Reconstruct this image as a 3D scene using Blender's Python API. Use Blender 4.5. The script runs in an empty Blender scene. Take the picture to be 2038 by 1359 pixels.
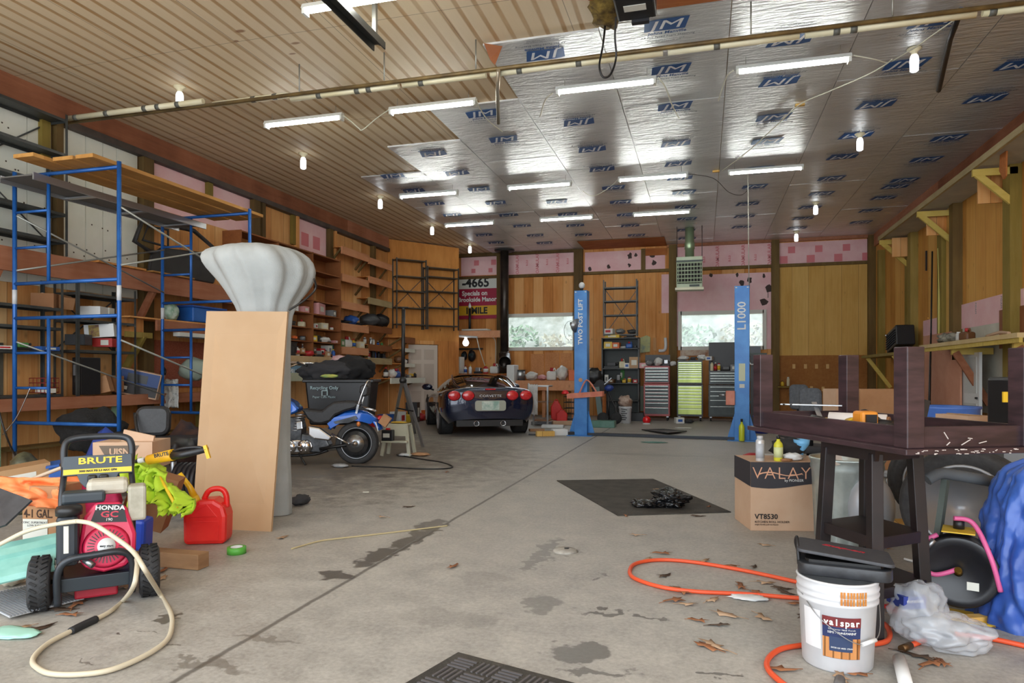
import bpy, bmesh, math, random
from mathutils import Vector, Matrix, Euler, noise
R=math.radians; PI=math.pi
V=Vector
SC=bpy.context.scene; COL=SC.collection
random.seed(7)
# ---------------- camera ----------------
F=1360.; TH=math.atan(381/F); CH=1.22; sT,cT=math.sin(TH),math.cos(TH)
cd=bpy.data.cameras.new('camera'); cam=bpy.data.objects.new('camera',cd); COL.objects.link(cam)
cam.location=(0,0,CH); cam.rotation_euler=(PI/2,0,TH)
cd.sensor_width=36; cd.lens=36*F/2038; cd.shift_y=64.5/2038; cd.clip_start=.05; cd.clip_end=300
SC.camera=cam
# ---------------- world, light, exposure ----------------
w=bpy.data.worlds.new('sky'); SC.world=w; w.use_nodes=True
bg=w.node_tree.nodes['Background']; bg.inputs[0].default_value=(.86,.93,1,1); bg.inputs[1].default_value=3.05
def area(name,loc,rot,sx,sy,power,colr,parent=None):
    l=bpy.data.lights.new(name,'AREA'); l.shape='RECTANGLE'; l.size=sx; l.size_y=sy; l.energy=power; l.color=colr
    o=bpy.data.objects.new(name,l); COL.objects.link(o); o.location=loc; o.rotation_euler=rot
    if parent: o.parent=parent
    return o
# daylight comes from the sky through the open front of the building and the two back windows; portals only guide the sampling
def portal(loc,rot,sx,sy):
    o=area('sky_portal',loc,rot,sx,sy,1,(1,1,1)); o.data.cycles.is_portal=True
portal((-2,-1.2,2.45),(R(90),0,0),12.6,4.9)
portal((-4.7,20.05,2.48),(R(-90),0,0),2.0,.95)
portal((.48,20.05,2.44),(R(-90),0,0),2.15,.93)
SC.view_settings.view_transform='Standard'; SC.view_settings.look='None'; SC.view_settings.gamma=1
SC.view_settings.use_curve_mapping=False; SC.view_settings.exposure=0.58
cy=SC.cycles; cy.max_bounces=7; cy.diffuse_bounces=4; cy.glossy_bounces=3; cy.transmission_bounces=4; cy.transparent_max_bounces=8; cy.caustics_reflective=False; cy.caustics_refractive=False
# ---------------- place from the measured view ----------------
def P(u,v,X=None,Y=None,Z=None,d=None):
    a=(u-1019)/F; b=(744-v)/F; r=V((a*cT-sT,a*sT+cT,b))
    if X is not None: t=X/r.x
    elif Y is not None: t=Y/r.y
    elif Z is not None: t=(Z-CH)/r.z
    else: t=d
    return V((0,0,CH))+r*t
# ---------------- materials ----------------
def lin(h):
    h=h.lstrip('#'); o=[]
    for i in (0,2,4):
        x=int(h[i:i+2],16)/255; o.append(x/12.92 if x<=.04045 else ((x+.055)/1.055)**2.4)
    return (*o,1)
MT={}
def newmat(n):
    m=bpy.data.materials.new(n); m.use_nodes=True; return m,m.node_tree,m.node_tree.nodes['Principled BSDF']
def N(nt,t,**k):
    n=nt.nodes.new(t)
    for a,b in k.items():
        if a.startswith('i'): 
            s=a[1:]; n.inputs[int(s) if s.isdigit() else s.replace('_',' ')].default_value=b
        else: setattr(n,a,b)
    return n
def coords(nt,sc=(1,1,1)):
    tc=N(nt,'ShaderNodeTexCoord'); mp=N(nt,'ShaderNodeMapping'); mp.inputs['Scale'].default_value=sc
    nt.links.new(tc.outputs['Object'],mp.inputs[0]); return mp.outputs[0]
def ntex(nt,co,scale,detail=4,rough=.6):
    n=N(nt,'ShaderNodeTexNoise'); n.inputs['Scale'].default_value=scale; n.inputs['Detail'].default_value=detail; n.inputs['Roughness'].default_value=rough
    nt.links.new(co,n.inputs['Vector']); return n.outputs[0]
def ramp(nt,fac,stops):
    r=N(nt,'ShaderNodeValToRGB'); e=r.color_ramp.elements
    while len(e)<len(stops): e.new(.5)
    for i,(p,c) in enumerate(stops): e[i].position=p; e[i].color=c if not isinstance(c,str) else lin(c)
    nt.links.new(fac,r.inputs[0]); return r.outputs[0]
def mix(nt,fac,a,b,mode='MIX'):
    m=N(nt,'ShaderNodeMix',data_type='RGBA',blend_type=mode)
    for s,x in ((0,fac),(6,a),(7,b)):
        if isinstance(x,(int,float)): m.inputs[s].default_value=x
        elif isinstance(x,str): m.inputs[s].default_value=lin(x)
        elif isinstance(x,tuple): m.inputs[s].default_value=x
        else: nt.links.new(x,m.inputs[s])
    return m.outputs[2]
def math_(nt,op,a,b=None,c=None):
    m=N(nt,'ShaderNodeMath',operation=op)
    for s,x in enumerate((a,b,c)):
        if x is None: continue
        if isinstance(x,(int,float)): m.inputs[s].default_value=x
        else: nt.links.new(x,m.inputs[s])
    return m.outputs[0]
def bumpit(nt,b,h,st,dist=.01):
    n=N(nt,'ShaderNodeBump'); n.inputs['Strength'].default_value=st; n.inputs['Distance'].default_value=dist
    nt.links.new(h,n.inputs['Height']); nt.links.new(n.outputs[0],b.inputs['Normal'])
def mat(n,c,rough=.5,metal=0,c2=None,sc=6,st=(1,1,1),lo=.35,hi=.7,bump=0,coat=0,emit=0,alpha=1,trans=0,spec=.5,bsc=None):
    if n in MT: return MT[n]
    m,nt,b=newmat(n); b.inputs['Roughness'].default_value=rough; b.inputs['Metallic'].default_value=metal
    b.inputs['Base Color'].default_value=lin(c); b.inputs['Coat Weight'].default_value=coat; b.inputs['Alpha'].default_value=alpha
    b.inputs['Transmission Weight'].default_value=trans; b.inputs['Specular IOR Level'].default_value=spec
    if emit: b.inputs['Emission Color'].default_value=lin(c); b.inputs['Emission Strength'].default_value=emit
    if c2 or bump:
        co=coords(nt,st); t=ntex(nt,co,sc)
        if c2: nt.links.new(ramp(nt,t,[(lo,c),(hi,c2)]),b.inputs['Base Color'])
        if bump: bumpit(nt,b,t if not bsc else ntex(nt,co,bsc),bump)
    MT[n]=m; return m
def ply(n,cs,ax=0,bw=.3,gz=(14,14,.9),knots=.5,seam='#5a3a1c',off=0.):
    """plywood / boards: tone changes board by board along axis ax, grain runs up the sheet"""
    if n in MT: return MT[n]
    m,nt,b=newmat(n); b.inputs['Roughness'].default_value=.7; b.inputs['Specular IOR Level'].default_value=.25
    co=coords(nt); sp=N(nt,'ShaderNodeSeparateXYZ'); nt.links.new(co,sp.inputs[0])
    x=math_(nt,'ADD',math_(nt,'DIVIDE',sp.outputs[ax],bw),off+.37); fl=math_(nt,'FLOOR',x); fr=math_(nt,'FRACT',x)
    wn=N(nt,'ShaderNodeTexWhiteNoise',noise_dimensions='1D'); nt.links.new(fl,wn.inputs['W'])
    co2=coords(nt,gz); g=ntex(nt,co2,1.6,6,.65); co3=coords(nt,(1.2,1.2,.5)); big=ntex(nt,co3,1.3,3)
    f=math_(nt,'ADD',math_(nt,'MULTIPLY',wn.outputs[0],.45),math_(nt,'MULTIPLY',g,.55)); f=math_(nt,'ADD',f,math_(nt,'MULTIPLY',math_(nt,'SUBTRACT',big,.5),.7))
    k=len(cs); c=ramp(nt,f,[(.12+.7*i/(k-1),cs[i]) for i in range(k)])
    kn=N(nt,'ShaderNodeTexVoronoi'); kn.inputs['Scale'].default_value=1.0; nt.links.new(coords(nt,(4,4,2.2)),kn.inputs['Vector'])
    kf=ramp(nt,kn.outputs['Distance'],[(.0,(1,1,1,1)),(.13,(0,0,0,1))]); c=mix(nt,math_(nt,'MULTIPLY',kf,knots),c,seam)
    if bw<5:
        e=math_(nt,'LESS_THAN',fr,.018/bw*.35); c=mix(nt,math_(nt,'MULTIPLY',e,.75),c,seam)
    nt.links.new(c,b.inputs['Base Color']); bumpit(nt,b,g,.25); MT[n]=m; return m
# ---------------- mesh builder ----------------
class M:
    def __init__(s): s.v=[]; s.f=[]; s.mi=[]; s.sm=[]
    def add(s,vs,fs,mi=0,sm=False):
        b=len(s.v); s.v+= [tuple(p) for p in vs]; s.f+=[[i+b for i in f] for f in fs]; s.mi+=[mi]*len(fs); s.sm+=[sm]*len(fs); return s
    def box(s,c,sz,rot=None,mi=0,taper=1.):
        hx,hy,hz=sz[0]/2,sz[1]/2,sz[2]/2; m=Matrix.Identity(3) if rot is None else (Euler(rot).to_matrix() if isinstance(rot,(tuple,list)) else rot)
        vs=[]
        for z in (-1,1):
            t=taper if z>0 else 1
            for x,y in ((-1,-1),(1,-1),(1,1),(-1,1)): vs.append(V(c)+m@V((x*hx*t,y*hy*t,z*hz)))
        return s.add(vs,[(3,2,1,0),(4,5,6,7),(0,1,5,4),(1,2,6,5),(2,3,7,6),(3,0,4,7)],mi)
    def b2(s,p,q,mi=0): 
        return s.box([(a+b)/2 for a,b in zip(p,q)],[abs(b-a) for a,b in zip(p,q)],None,mi)
    def bar(s,a,b,w,h,mi=0,up=(0,0,1)):
        a,b=V(a),V(b); z=(b-a); L=z.length; z.normalize(); u=V(up)
        if abs(z.dot(u))>.98: u=V((0,1,0))
        x=u.cross(z).normalized(); y=z.cross(x); m=Matrix((x,y,z)).transposed()
        return s.box((a+b)/2,(w,h,L),m,mi)
    def tube(s,pts,r,n=8,mi=0,closed=False,caps=True,sm=True):
        pts=[V(p) for p in pts]; k=len(pts); rs=r if isinstance(r,(list,tuple)) else [r]*k; vs=[]; nrm=None
        for i,p in enumerate(pts):
            if closed: t=pts[(i+1)%k]-pts[i-1]
            else: t=pts[min(i+1,k-1)]-pts[max(i-1,0)]
            t.normalize()
            if nrm is None:
                nrm=t.orthogonal().normalized()
            nrm=(nrm-t*nrm.dot(t)); nrm=nrm.normalized() if nrm.length>1e-6 else t.orthogonal().normalized()
            bn=t.cross(nrm)
            for j in range(n):
                a=2*PI*j/n; vs.append(p+(nrm*math.cos(a)+bn*math.sin(a))*rs[i])
        fs=[]
        for i in range(k if closed else k-1):
            for j in range(n):
                a=i*n+j; b=i*n+(j+1)%n; c=((i+1)%k)*n+(j+1)%n; d=((i+1)%k)*n+j; fs.append((a,b,c,d))
        s.add(vs,fs,mi,sm)
        if caps and not closed:
            b=len(s.v)-len(vs); s.f.append([b+j for j in range(n)][::-1]); s.f.append([b+(k-1)*n+j for j in range(n)]); s.mi+=[mi]*2; s.sm+=[False]*2
        return s
    def cyl(s,a,b,r,r2=None,n=16,mi=0): return s.tube([a,b],[r,r if r2 is None else r2],n,mi)
    def lathe(s,prof,c=(0,0,0),rot=None,n=24,mi=0,sm=True,sq=1.):
        m=Matrix.Identity(3) if rot is None else (Euler(rot).to_matrix() if isinstance(rot,(tuple,list)) else rot); vs=[];fs=[]
        for r,z in prof:
            for j in range(n):
                a=2*PI*j/n; vs.append(V(c)+m@V((r*math.cos(a),r*math.sin(a)*sq,z)))
        for i in range(len(prof)-1):
            for j in range(n): fs.append((i*n+j,i*n+(j+1)%n,(i+1)*n+(j+1)%n,(i+1)*n+j))
        if prof[0][0]>1e-5: fs.append(tuple(range(n))[::-1])
        if prof[-1][0]>1e-5: fs.append(tuple((len(prof)-1)*n+j for j in range(n)))
        return s.add(vs,fs,mi,sm)
    def prism(s,poly,z0,z1,m=None,mi=0,sm=False):
        """poly in local xy, extruded along local z; m is a 4x4"""
        m=m or Matrix.Identity(4); n=len(poly); vs=[m@V((x,y,z0)) for x,y in poly]+[m@V((x,y,z1)) for x,y in poly]
        a=sum(poly[i][0]*poly[(i+1)%n][1]-poly[(i+1)%n][0]*poly[i][1] for i in range(n))
        fs=[tuple(range(n))[::-1],tuple(range(n,2*n))]
        s.add(vs,fs,mi,False); b=len(s.v)-2*n
        for i in range(n):
            j=(i+1)%n; s.f.append([b+i,b+j,b+n+j,b+n+i]); s.mi.append(mi); s.sm.append(sm)
        return s
    def grid(s,nu,nv,fn,mi=0,sm=True):
        vs=[fn(i/nu,j/nv) for j in range(nv+1) for i in range(nu+1)]
        return s.add(vs,[(j*(nu+1)+i,j*(nu+1)+i+1,(j+1)*(nu+1)+i+1,(j+1)*(nu+1)+i) for j in range(nv) for i in range(nu)],mi,sm)
    def blob(s,c,sz,amp=.15,fr=2.,seed=0,sub=3,mi=0,flat=None,rot=None,sharp=False,sm=True):
        bm=bmesh.new(); bmesh.ops.create_icosphere(bm,subdivisions=sub,radius=1); off=V((seed*3.7,seed*1.3,seed*2.1)); m=Euler(rot).to_matrix() if rot else Matrix.Identity(3)
        vs=[]
        for x in bm.verts:
            q=x.co; nn=noise.noise(q*fr+off)+.5*noise.noise(q*fr*2.3+off)
            if sharp: nn=abs(nn)*2-.5
            k=1+amp*nn; y=V((q.x*k*sz[0]/2,q.y*k*sz[1]/2,q.z*k*sz[2]/2)); y=V(c)+m@y
            if flat is not None and y.z<flat: y.z=flat+ (y.z-flat)*.02
            vs.append(y)
        fs=[[v.index for v in f.verts] for f in bm.faces]; bm.free(); return s.add(vs,fs,mi,sm)
    def build(s,name,mats,parent=None,bev=0,sub=0,solid=0,world=True):
        me=bpy.data.meshes.new(name); o=bpy.data.objects.new(name,me); COL.objects.link(o)
        if not isinstance(mats,(list,tuple)): mats=[mats]
        for x in mats: me.materials.append(x)
        if parent is not None:
            o.parent=parent
            if world and 'WM' in parent: 
                m=Matrix([parent['WM'][i*4:i*4+4] for i in range(4)]).inverted(); s.v=[tuple(m@V(p)) for p in s.v]
            if 'WM' in parent and world: o['WM']=list(parent['WM'])
        me.from_pydata(s.v,[],s.f)
        me.polygons.foreach_set('material_index',s.mi); me.polygons.foreach_set('use_smooth',s.sm); me.update()
        if solid: mo=o.modifiers.new('solid','SOLIDIFY'); mo.thickness=solid; mo.offset=0
        if bev: mo=o.modifiers.new('bevel','BEVEL'); mo.width=bev; mo.segments=2; mo.limit_method='ANGLE'; mo.angle_limit=R(40)
        if sub: mo=o.modifiers.new('sub','SUBSURF'); mo.levels=sub; mo.render_levels=sub
        return o
def thing(name,label,cat,loc=(0,0,0),rz=0,group=None,rot=None):
    o=bpy.data.objects.new(name,None); COL.objects.link(o); o.location=loc; e=rot or (0,0,rz); o.rotation_euler=e; o.empty_display_size=.1
    mm=Matrix.Translation(loc)@Euler(e).to_matrix().to_4x4(); o['WM']=[x for r in mm for x in r]
    o['label']=label; o['category']=cat
    if group: o['group']=group
    return o
def tag(o,label,cat,group=None,kind=None):
    o['label']=label; o['category']=cat
    if group: o['group']=group
    if kind: o['kind']=kind
    return o
def struct(name,m,mats,**k): o=m.build(name,mats,**k); o['kind']='structure'; return o
def dup(root,loc,rz=None,label=None):
    r=root.copy(); COL.objects.link(r); r.location=loc
    if rz is not None: r.rotation_euler=(0,0,rz)
    if label: r['label']=label
    for ch in list(root.children):
        c=ch.copy(); COL.objects.link(c); c.parent=r
        for g in list(ch.children): d=g.copy(); COL.objects.link(d); d.parent=c
    return r
_tx={}
def text(name,s,size,mt,parent=None,M4=None,ext=.001,ital=0,align='CENTER',bold=.0,sx=1.,world=True,space=1.):
    """lettering as a mesh; M4 places it (text lies in local xy, faces +z)"""
    key=(s,size,ext,ital,align,bold,space)
    if key not in _tx:
        c=bpy.data.curves.new(name,'FONT'); c.body=s; c.size=size; c.extrude=ext; c.shear=ital; c.align_x=align; c.align_y='CENTER'; c.offset=bold; c.resolution_u=2; c.space_character=space
        t=bpy.data.objects.new(name,c); COL.objects.link(t); dg=bpy.context.evaluated_depsgraph_get(); me=bpy.data.meshes.new_from_object(t.evaluated_get(dg))
        _tx[key]=[(list(v.co)) for v in me.vertices],[list(p.vertices) for p in me.polygons]; bpy.data.objects.remove(t); bpy.data.meshes.remove(me)
    vs,fs=_tx[key]; M4=M4 or Matrix.Identity(4)
    m=M(); m.add([M4@V((p[0]*sx,p[1],p[2])) for p in vs],fs); return m.build(name,mt,parent,world=world)
def frame(o,x,y):
    """4x4 with origin o, local x and y directions"""
    x=V(x).normalized(); y=V(y); y=(y-x*y.dot(x)).normalized(); z=x.cross(y); m=Matrix((x,y,z)).transposed().to_4x4(); m.translation=V(o); return m
def bez(pts,n=10,closed=False):
    """catmull-rom through pts"""
    pts=[V(p) for p in pts]; k=len(pts); out=[]
    for i in range(k if closed else k-1):
        p0=pts[(i-1)%k] if (closed or i>0) else pts[0]; p1=pts[i]; p2=pts[(i+1)%k]; p3=pts[(i+2)%k] if (closed or i<k-2) else pts[-1]
        for j in range(n):
            t=j/n; out.append(.5*((2*p1)+(p2-p0)*t+(2*p0-5*p1+4*p2-p3)*t*t+(3*p1-p0-3*p2+p3)*t**3))
    if not closed: out.append(pts[-1])
    return out
def rrect(w,h,r,n=4):
    o=[]
    for cx,cy,a0 in ((w/2-r,h/2-r,0),(-w/2+r,h/2-r,PI/2),(-w/2+r,-h/2+r,PI),(w/2-r,-h/2+r,1.5*PI)):
        for i in range(n+1): a=a0+PI/2*i/n; o.append((cx+r*math.cos(a),cy+r*math.sin(a)))
    return o

RX=V((cT,sT,0)); FX=V((-sT,cT,0))
def Q(u,v,d): return P(u,v,d=d)
def bq(m,u0,v0,u1,v1,d,dep,a=0,mi=0,tilt=0):
    """box whose front face spans the given view rectangle at distance d; a = yaw from the view plane"""
    c=Q((u0+u1)/2,(v0+v1)/2,d); w=(u1-u0)*d/F/max(.5,math.cos(a)); h=(v1-v0)*d/F
    r=Matrix.Rotation(TH+a,3,'Z')@Matrix.Rotation(tilt,3,'Y'); m.box(c+r@V((0,dep/2,0)),(w,dep,h),r,mi); return r,c
def shade(*a): return mat(*a)
MCARD=mat('cardboard','#a97c55',.8,c2='#b98d66',sc=3); MCARD2=mat('dark cardboard','#8c6140',.85,c2='#9c704c',sc=3); MCARD3=mat('pale cardboard','#c4a184',.8,c2='#cdae92',sc=3)
MBP=mat('black plastic','#1b1b1d',.4); MBR=mat('black rubber','#222223',.75,bump=.3,sc=60); MCH=mat('chrome','#d5d7da',.12,1); MSTE=mat('steel','#9a9c9e',.35,.9); MWH=mat('white plastic','#dcdedd',.45); MRED=mat('red plastic','#c51f22',.4); MYEL=mat('yellow plastic','#d9b12a',.45)
MPAP=mat('paper label','#d9d9ce',.6); MBLU=mat('blue plastic','#2a55a5',.45); MGRY=mat('grey plastic','#6f7274',.5); MDGR=mat('dark grey cloth','#39393c',.9); MGRN=mat('green plastic','#3f9a4a',.5)
def lathe_item(name,label,cat,p,prof,mt,cap=None,capm=None,group=None,n=18,**k):
    """upright round thing standing at p"""
    t=thing(name,label,cat,p,0,group); M().lathe(prof,p,n=n).build(k.get('body','body'),mt,t)
    if cap: M().lathe(cap,p,n=n).build(k.get('capn','cap'),capm or MBP,t)
    return t
def bottle(label,p,h,r,mt,capm=None,name='bottle',cat='bottle',band=None,group=None):
    t=lathe_item(name,label,cat,p,[(r*.9,0),(r,h*.04),(r,h*.62),(r*.85,h*.7),(r*.38,h*.8),(r*.36,h*.88)],mt,[(r*.42,h*.87),(r*.42,h),(0,h)],capm or MWH,group,14)
    if band: M().lathe([(r*1.01,h*.15),(r*1.01,h*.55)],p,n=14).build('label_band',band,t)
    return t
def can_(label,p,h,r,mt,capm=None,name='spray_can',cat='can',band=None,group=None):
    t=lathe_item(name,label,cat,p,[(r*.95,0),(r,h*.02),(r,h*.8),(r*.7,h*.86)],mt,[(r*.72,h*.85),(r*.7,h*.99),(0,h)],capm or MWH,group,14)
    if band: M().lathe([(r*1.01,h*.12),(r*1.01,h*.7)],p,n=14).build('label_band',band,t)
    return t
def carton(name,label,cat,u0,v0,u1,v1,d,dep,a=0,mt=None,tilt=0,flap=True,group=None):
    t=thing(name,label,cat,Q((u0+u1)/2,v1,d),0,group); m=M(); r,c=bq(m,u0,v0,u1,v1,d,dep,a,0,tilt); m.build('carton',mt or MCARD,t)
    w=(u1-u0)*d/F/max(.5,math.cos(a)); h=(v1-v0)*d/F
    if flap: M().box(c+r@V((0,dep/2,h/2+.003)),(w*.1,dep,.004),r).build('tape_strip',mat('packing tape','#b8986f',.3),t)
    return t,r,c,w,h
def rag(name,label,cat,p,sz,mt,amp=.35,fr=2.2,seed=1,sub=3,group=None,rot=None):
    o=M().blob((p[0],p[1],p[2]+sz[2]/2),sz,amp,fr,seed,sub,flat=p[2]+.002,rot=rot).build(name,mt); return tag(o,label,cat,group)
def flr(u,v,z=.0): 
    q=P(u,v,Z=z); return q

CM={'tan':'#b08a60','brown':'#6f4a2c','white':'#dcdcd6','black':'#1d1d1f','grey':'#7b7d7e','red':'#b5262a','blue':'#2c5ba8','yellow':'#d6b12c','green':'#4d8a4a','orange':'#d8692c','silver':'#a9acae','cream':'#d8cfae','pink':'#d79a9a','teal':'#4f9a92','dark grey':'#3b3c3e','purple':'#5a4470','lime':'#b5cf4a','maroon':'#6d2028'}
def cm(c): return mat(c+' item',CM[c],.45 if c!='silver' else .3,.8 if c=='silver' else 0)
ORD='first second third fourth fifth sixth seventh eighth ninth tenth eleventh twelfth thirteenth fourteenth fifteenth sixteenth'.split()
NAMES={'bx':('carton','box'),'bt':('bottle','bottle'),'cn':('tin_can','can'),'rg':('rag','cloth'),'jg':('jug','jug'),'tb':('storage_bin','bin'),'tl':('hand_tool','tool'),'bk':('book','book'),'sp':('cord_spool','spool')}
def clutter(spec,place,a,b,dep=.2,seed=1):
    """row of separate things from a to b (left to right as seen); spec: kind:colour:width x height in cm"""
    rnd=random.Random(seed); a,b=V(a),V(b); ax=(b-a).normalized(); ay=V((0,0,1)).cross(ax); L=(b-a).length; it=spec.split(); ws=[float(s.split(':')[2].split('x')[0])/100 for s in it]; gap=max(.0,(L-sum(ws))/max(1,len(it))); x=gap/2; rm0=Matrix((ax,ay,V((0,0,1)))).transposed()
    for i,s in enumerate(it):
        k,c,wh=s.split(':'); c=c.replace('_',' '); w,h=[float(q)/100 for q in wh.split('x')]; p=a+ax*(x+w/2)+ay*rnd.uniform(-.02,.05); x+=w+gap; nm,cat=NAMES[k]; ml=cm(c); lab='%s %s, %s from the left on %s'%(c,{'bx':'box','bt':'bottle','cn':'tin','rg':'rag','jg':'jug','tb':'bin','tl':'tool','bk':'book','sp':'spool'}[k],ORD[i] if i<16 else 'last',place)
        rm=rm0@Matrix.Rotation(rnd.uniform(-.25,.25),3,'Z'); dp=min(dep,w*1.2+.03)
        if k=='bx':
            t=thing(nm,lab,cat,p); M().box(p+V((0,0,h/2)),(w,dp,h),rm).build('body',ml,t); M().box(p+rm@V((0,-dp/2-.001,h*.5)),(w*.55,.002,h*.45),rm).build('label',MPAP if c!='white' else cm(rnd.choice(['blue','red','grey'])),t)
        elif k=='bt':
            bottle(lab,p,h,w/2,ml,cm(rnd.choice(['white','black','red','yellow'])),band=cm(rnd.choice(['white','blue','yellow','red'])) if rnd.random()<.5 else None)
        elif k=='cn': can_(lab,p,h,w/2,ml,cm(rnd.choice(['white','silver','red'])),'tin_can','can',cm(rnd.choice(['white','blue','yellow'])) if rnd.random()<.5 else None)
        elif k=='rg': tag(M().blob(p+V((0,0,h/2)),(w,dp,h),.35,2.4,seed+i,3,flat=p.z+.001,rot=(0,0,rnd.random())).build(nm,ml),lab,cat)
        elif k=='jg':
            t=thing(nm,lab,cat,p); M().box(p+V((0,0,h*.36)),(w,dp*.8,h*.72),rm).build('body',ml,t,bev=w*.18); M().cyl(p+V((0,0,h*.7)),p+V((0,0,h)),w*.16).build('cap',cm('red' if c!='red' else 'black'),t); M().tube(bez([p+rm@V((w*.1,0,h*.75)),p+rm@V((w*.3,0,h*.95)),p+rm@V((w*.42,0,h*.6))],4),w*.06,6).build('handle',ml,t)
        elif k=='tb':
            t=thing(nm,lab,cat,p); M().box(p+V((0,0,h*.45)),(w*.92,dp*.9,h*.9),rm).build('bin_body',ml,t,bev=.008); M().box(p+V((0,0,h*.94)),(w,dp,h*.1),rm).build('rim',ml,t)
        elif k=='tl':
            t=thing(nm,lab,cat,p); M().box(p+V((0,0,h*.6)),(w*.6,dp*.5,h*.6),rm).build('body',ml,t,bev=.012); M().box(p+V((0,0,h*.16)),(w,dp*.5,h*.3),rm).build('base',cm('black'),t,bev=.006); M().cyl(p+rm@V((w*.25,0,h*.6)),p+rm@V((w*.5,-.02,h*.75)),w*.08).build('handle',cm('black'),t)
        elif k=='bk': t=thing(nm,lab,cat,p); M().box(p+V((0,0,h/2)),(w,dp*.7,h),rm0).build('cover',ml,t); M().box(p+V((0,0,h/2+.003)),(w*.8,dp*.68,h*.99),rm0).build('pages',MPAP,t)
        elif k=='sp': t=thing(nm,lab,cat,p); M().lathe([(w/2,0),(w/2,.01),(w*.3,.012),(w*.3,h-.012),(w/2,h-.01),(w/2,h)],p).build('spool',cm('black'),t); M().lathe([(w*.42,.012),(w*.42,h-.012)],p).build('cord',ml,t)
# ================= SETTING =================
XL,XR,YB,ZC=-8.24,4.34,19.9,4.9
def concrete():
    m,nt,b=newmat('concrete floor'); co=coords(nt); L=nt.links
    n1=ntex(nt,co,.55,5,.6); n2=ntex(nt,co,4.5,7,.7); n3=ntex(nt,co,40,4,.7)
    c=ramp(nt,n1,[(.3,'#8d8983'),(.5,'#a5a199'),(.7,'#b5b1a8')]); c=mix(nt,.55,c,ramp(nt,n2,[(.3,'#77736c'),(.52,'#a9a59d'),(.72,'#c4c0b6')])); c=mix(nt,.22,c,ramp(nt,n3,[(.35,'#6d6962'),(.65,'#cfccc4')]))
    sp=N(nt,'ShaderNodeSeparateXYZ'); L.new(co,sp.inputs[0])
    # rust-brown ground-in dirt in the left bay by the motorcycle
    gx=N(nt,'ShaderNodeMapping'); gx.inputs['Scale'].default_value=(1/4.2,1/4.5,0); gx.inputs['Location'].default_value=(6.2/4.2,-8.6/4.5,0); L.new(co,gx.inputs[0])
    ln=N(nt,'ShaderNodeVectorMath',operation='LENGTH'); L.new(gx.outputs[0],ln.inputs[0])
    q=math_(nt,'ADD',ln.outputs['Value'],math_(nt,'MULTIPLY',math_(nt,'SUBTRACT',n2,.5),1.1)); q=ramp(nt,q,[(.55,(1,1,1,1)),(1.05,(0,0,0,1))])
    c=mix(nt,math_(nt,'MULTIPLY',q,.8),c,ramp(nt,n2,[(.35,'#3a322a'),(.55,'#63574b'),(.75,'#7d6b58')]))
    # dark damp stains: x,y,radius x,radius y,rotation,strength
    wob=N(nt,'ShaderNodeTexNoise'); wob.inputs['Scale'].default_value=9; wob.inputs['Detail'].default_value=5; L.new(co,wob.inputs['Vector'])
    wv=N(nt,'ShaderNodeVectorMath',operation='SUBTRACT'); L.new(wob.outputs['Color'],wv.inputs[0]); wv.inputs[1].default_value=(.5,.5,.5)
    ws=N(nt,'ShaderNodeVectorMath',operation='SCALE'); ws.inputs['Scale'].default_value=.36; L.new(wv.outputs[0],ws.inputs[0])
    wc=N(nt,'ShaderNodeVectorMath',operation='ADD'); L.new(co,wc.inputs[0]); L.new(ws.outputs[0],wc.inputs[1])
    tot=None
    for u,v,rx,ry,st in STAINS:
        p=P(u,v,Z=0); mp=N(nt,'ShaderNodeMapping'); mp.inputs['Scale'].default_value=(1/rx,1/ry,0); mp.inputs['Location'].default_value=(-p.x/rx,-p.y/ry,0); L.new(wc.outputs[0],mp.inputs[0])
        l=N(nt,'ShaderNodeVectorMath',operation='LENGTH'); L.new(mp.outputs[0],l.inputs[0])
        r=math_(nt,'MULTIPLY',ramp(nt,l.outputs['Value'],[(.8,(1,1,1,1)),(1,(0,0,0,1))]),st)
        tot=r if tot is None else math_(nt,'MAXIMUM',tot,r)
    c=mix(nt,tot,c,'#4a443c')
    # saw-cut joint
    d=math_(nt,'ABSOLUTE',math_(nt,'ADD',math_(nt,'ADD',sp.outputs[0],2.02),math_(nt,'MULTIPLY',math_(nt,'SUBTRACT',n2,.5),.03)))
    j=ramp(nt,d,[(.008,(1,1,1,1)),(.02,(0,0,0,1))]); c=mix(nt,math_(nt,'MULTIPLY',j,.75),c,'#4b463f')
    d2=math_(nt,'ABSOLUTE',math_(nt,'SUBTRACT',sp.outputs[1],13.9)); j2=ramp(nt,d2,[(.008,(1,1,1,1)),(.02,(0,0,0,1))]); c=mix(nt,math_(nt,'MULTIPLY',j2,.6),c,'#4b463f')
    L.new(c,b.inputs['Base Color']); rr=ramp(nt,n2,[(.3,(.42,.42,.42,1)),(.7,(.75,.75,.75,1))]); rr2=mix(nt,tot,rr,(.3,.3,.3,1)); L.new(rr2,b.inputs['Roughness'])
    b.inputs['Specular IOR Level'].default_value=.5; bumpit(nt,b,math_(nt,'SUBTRACT',math_(nt,'MULTIPLY',n3,.4),math_(nt,'MULTIPLY',j,1.)),.25,.01); return m
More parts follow.
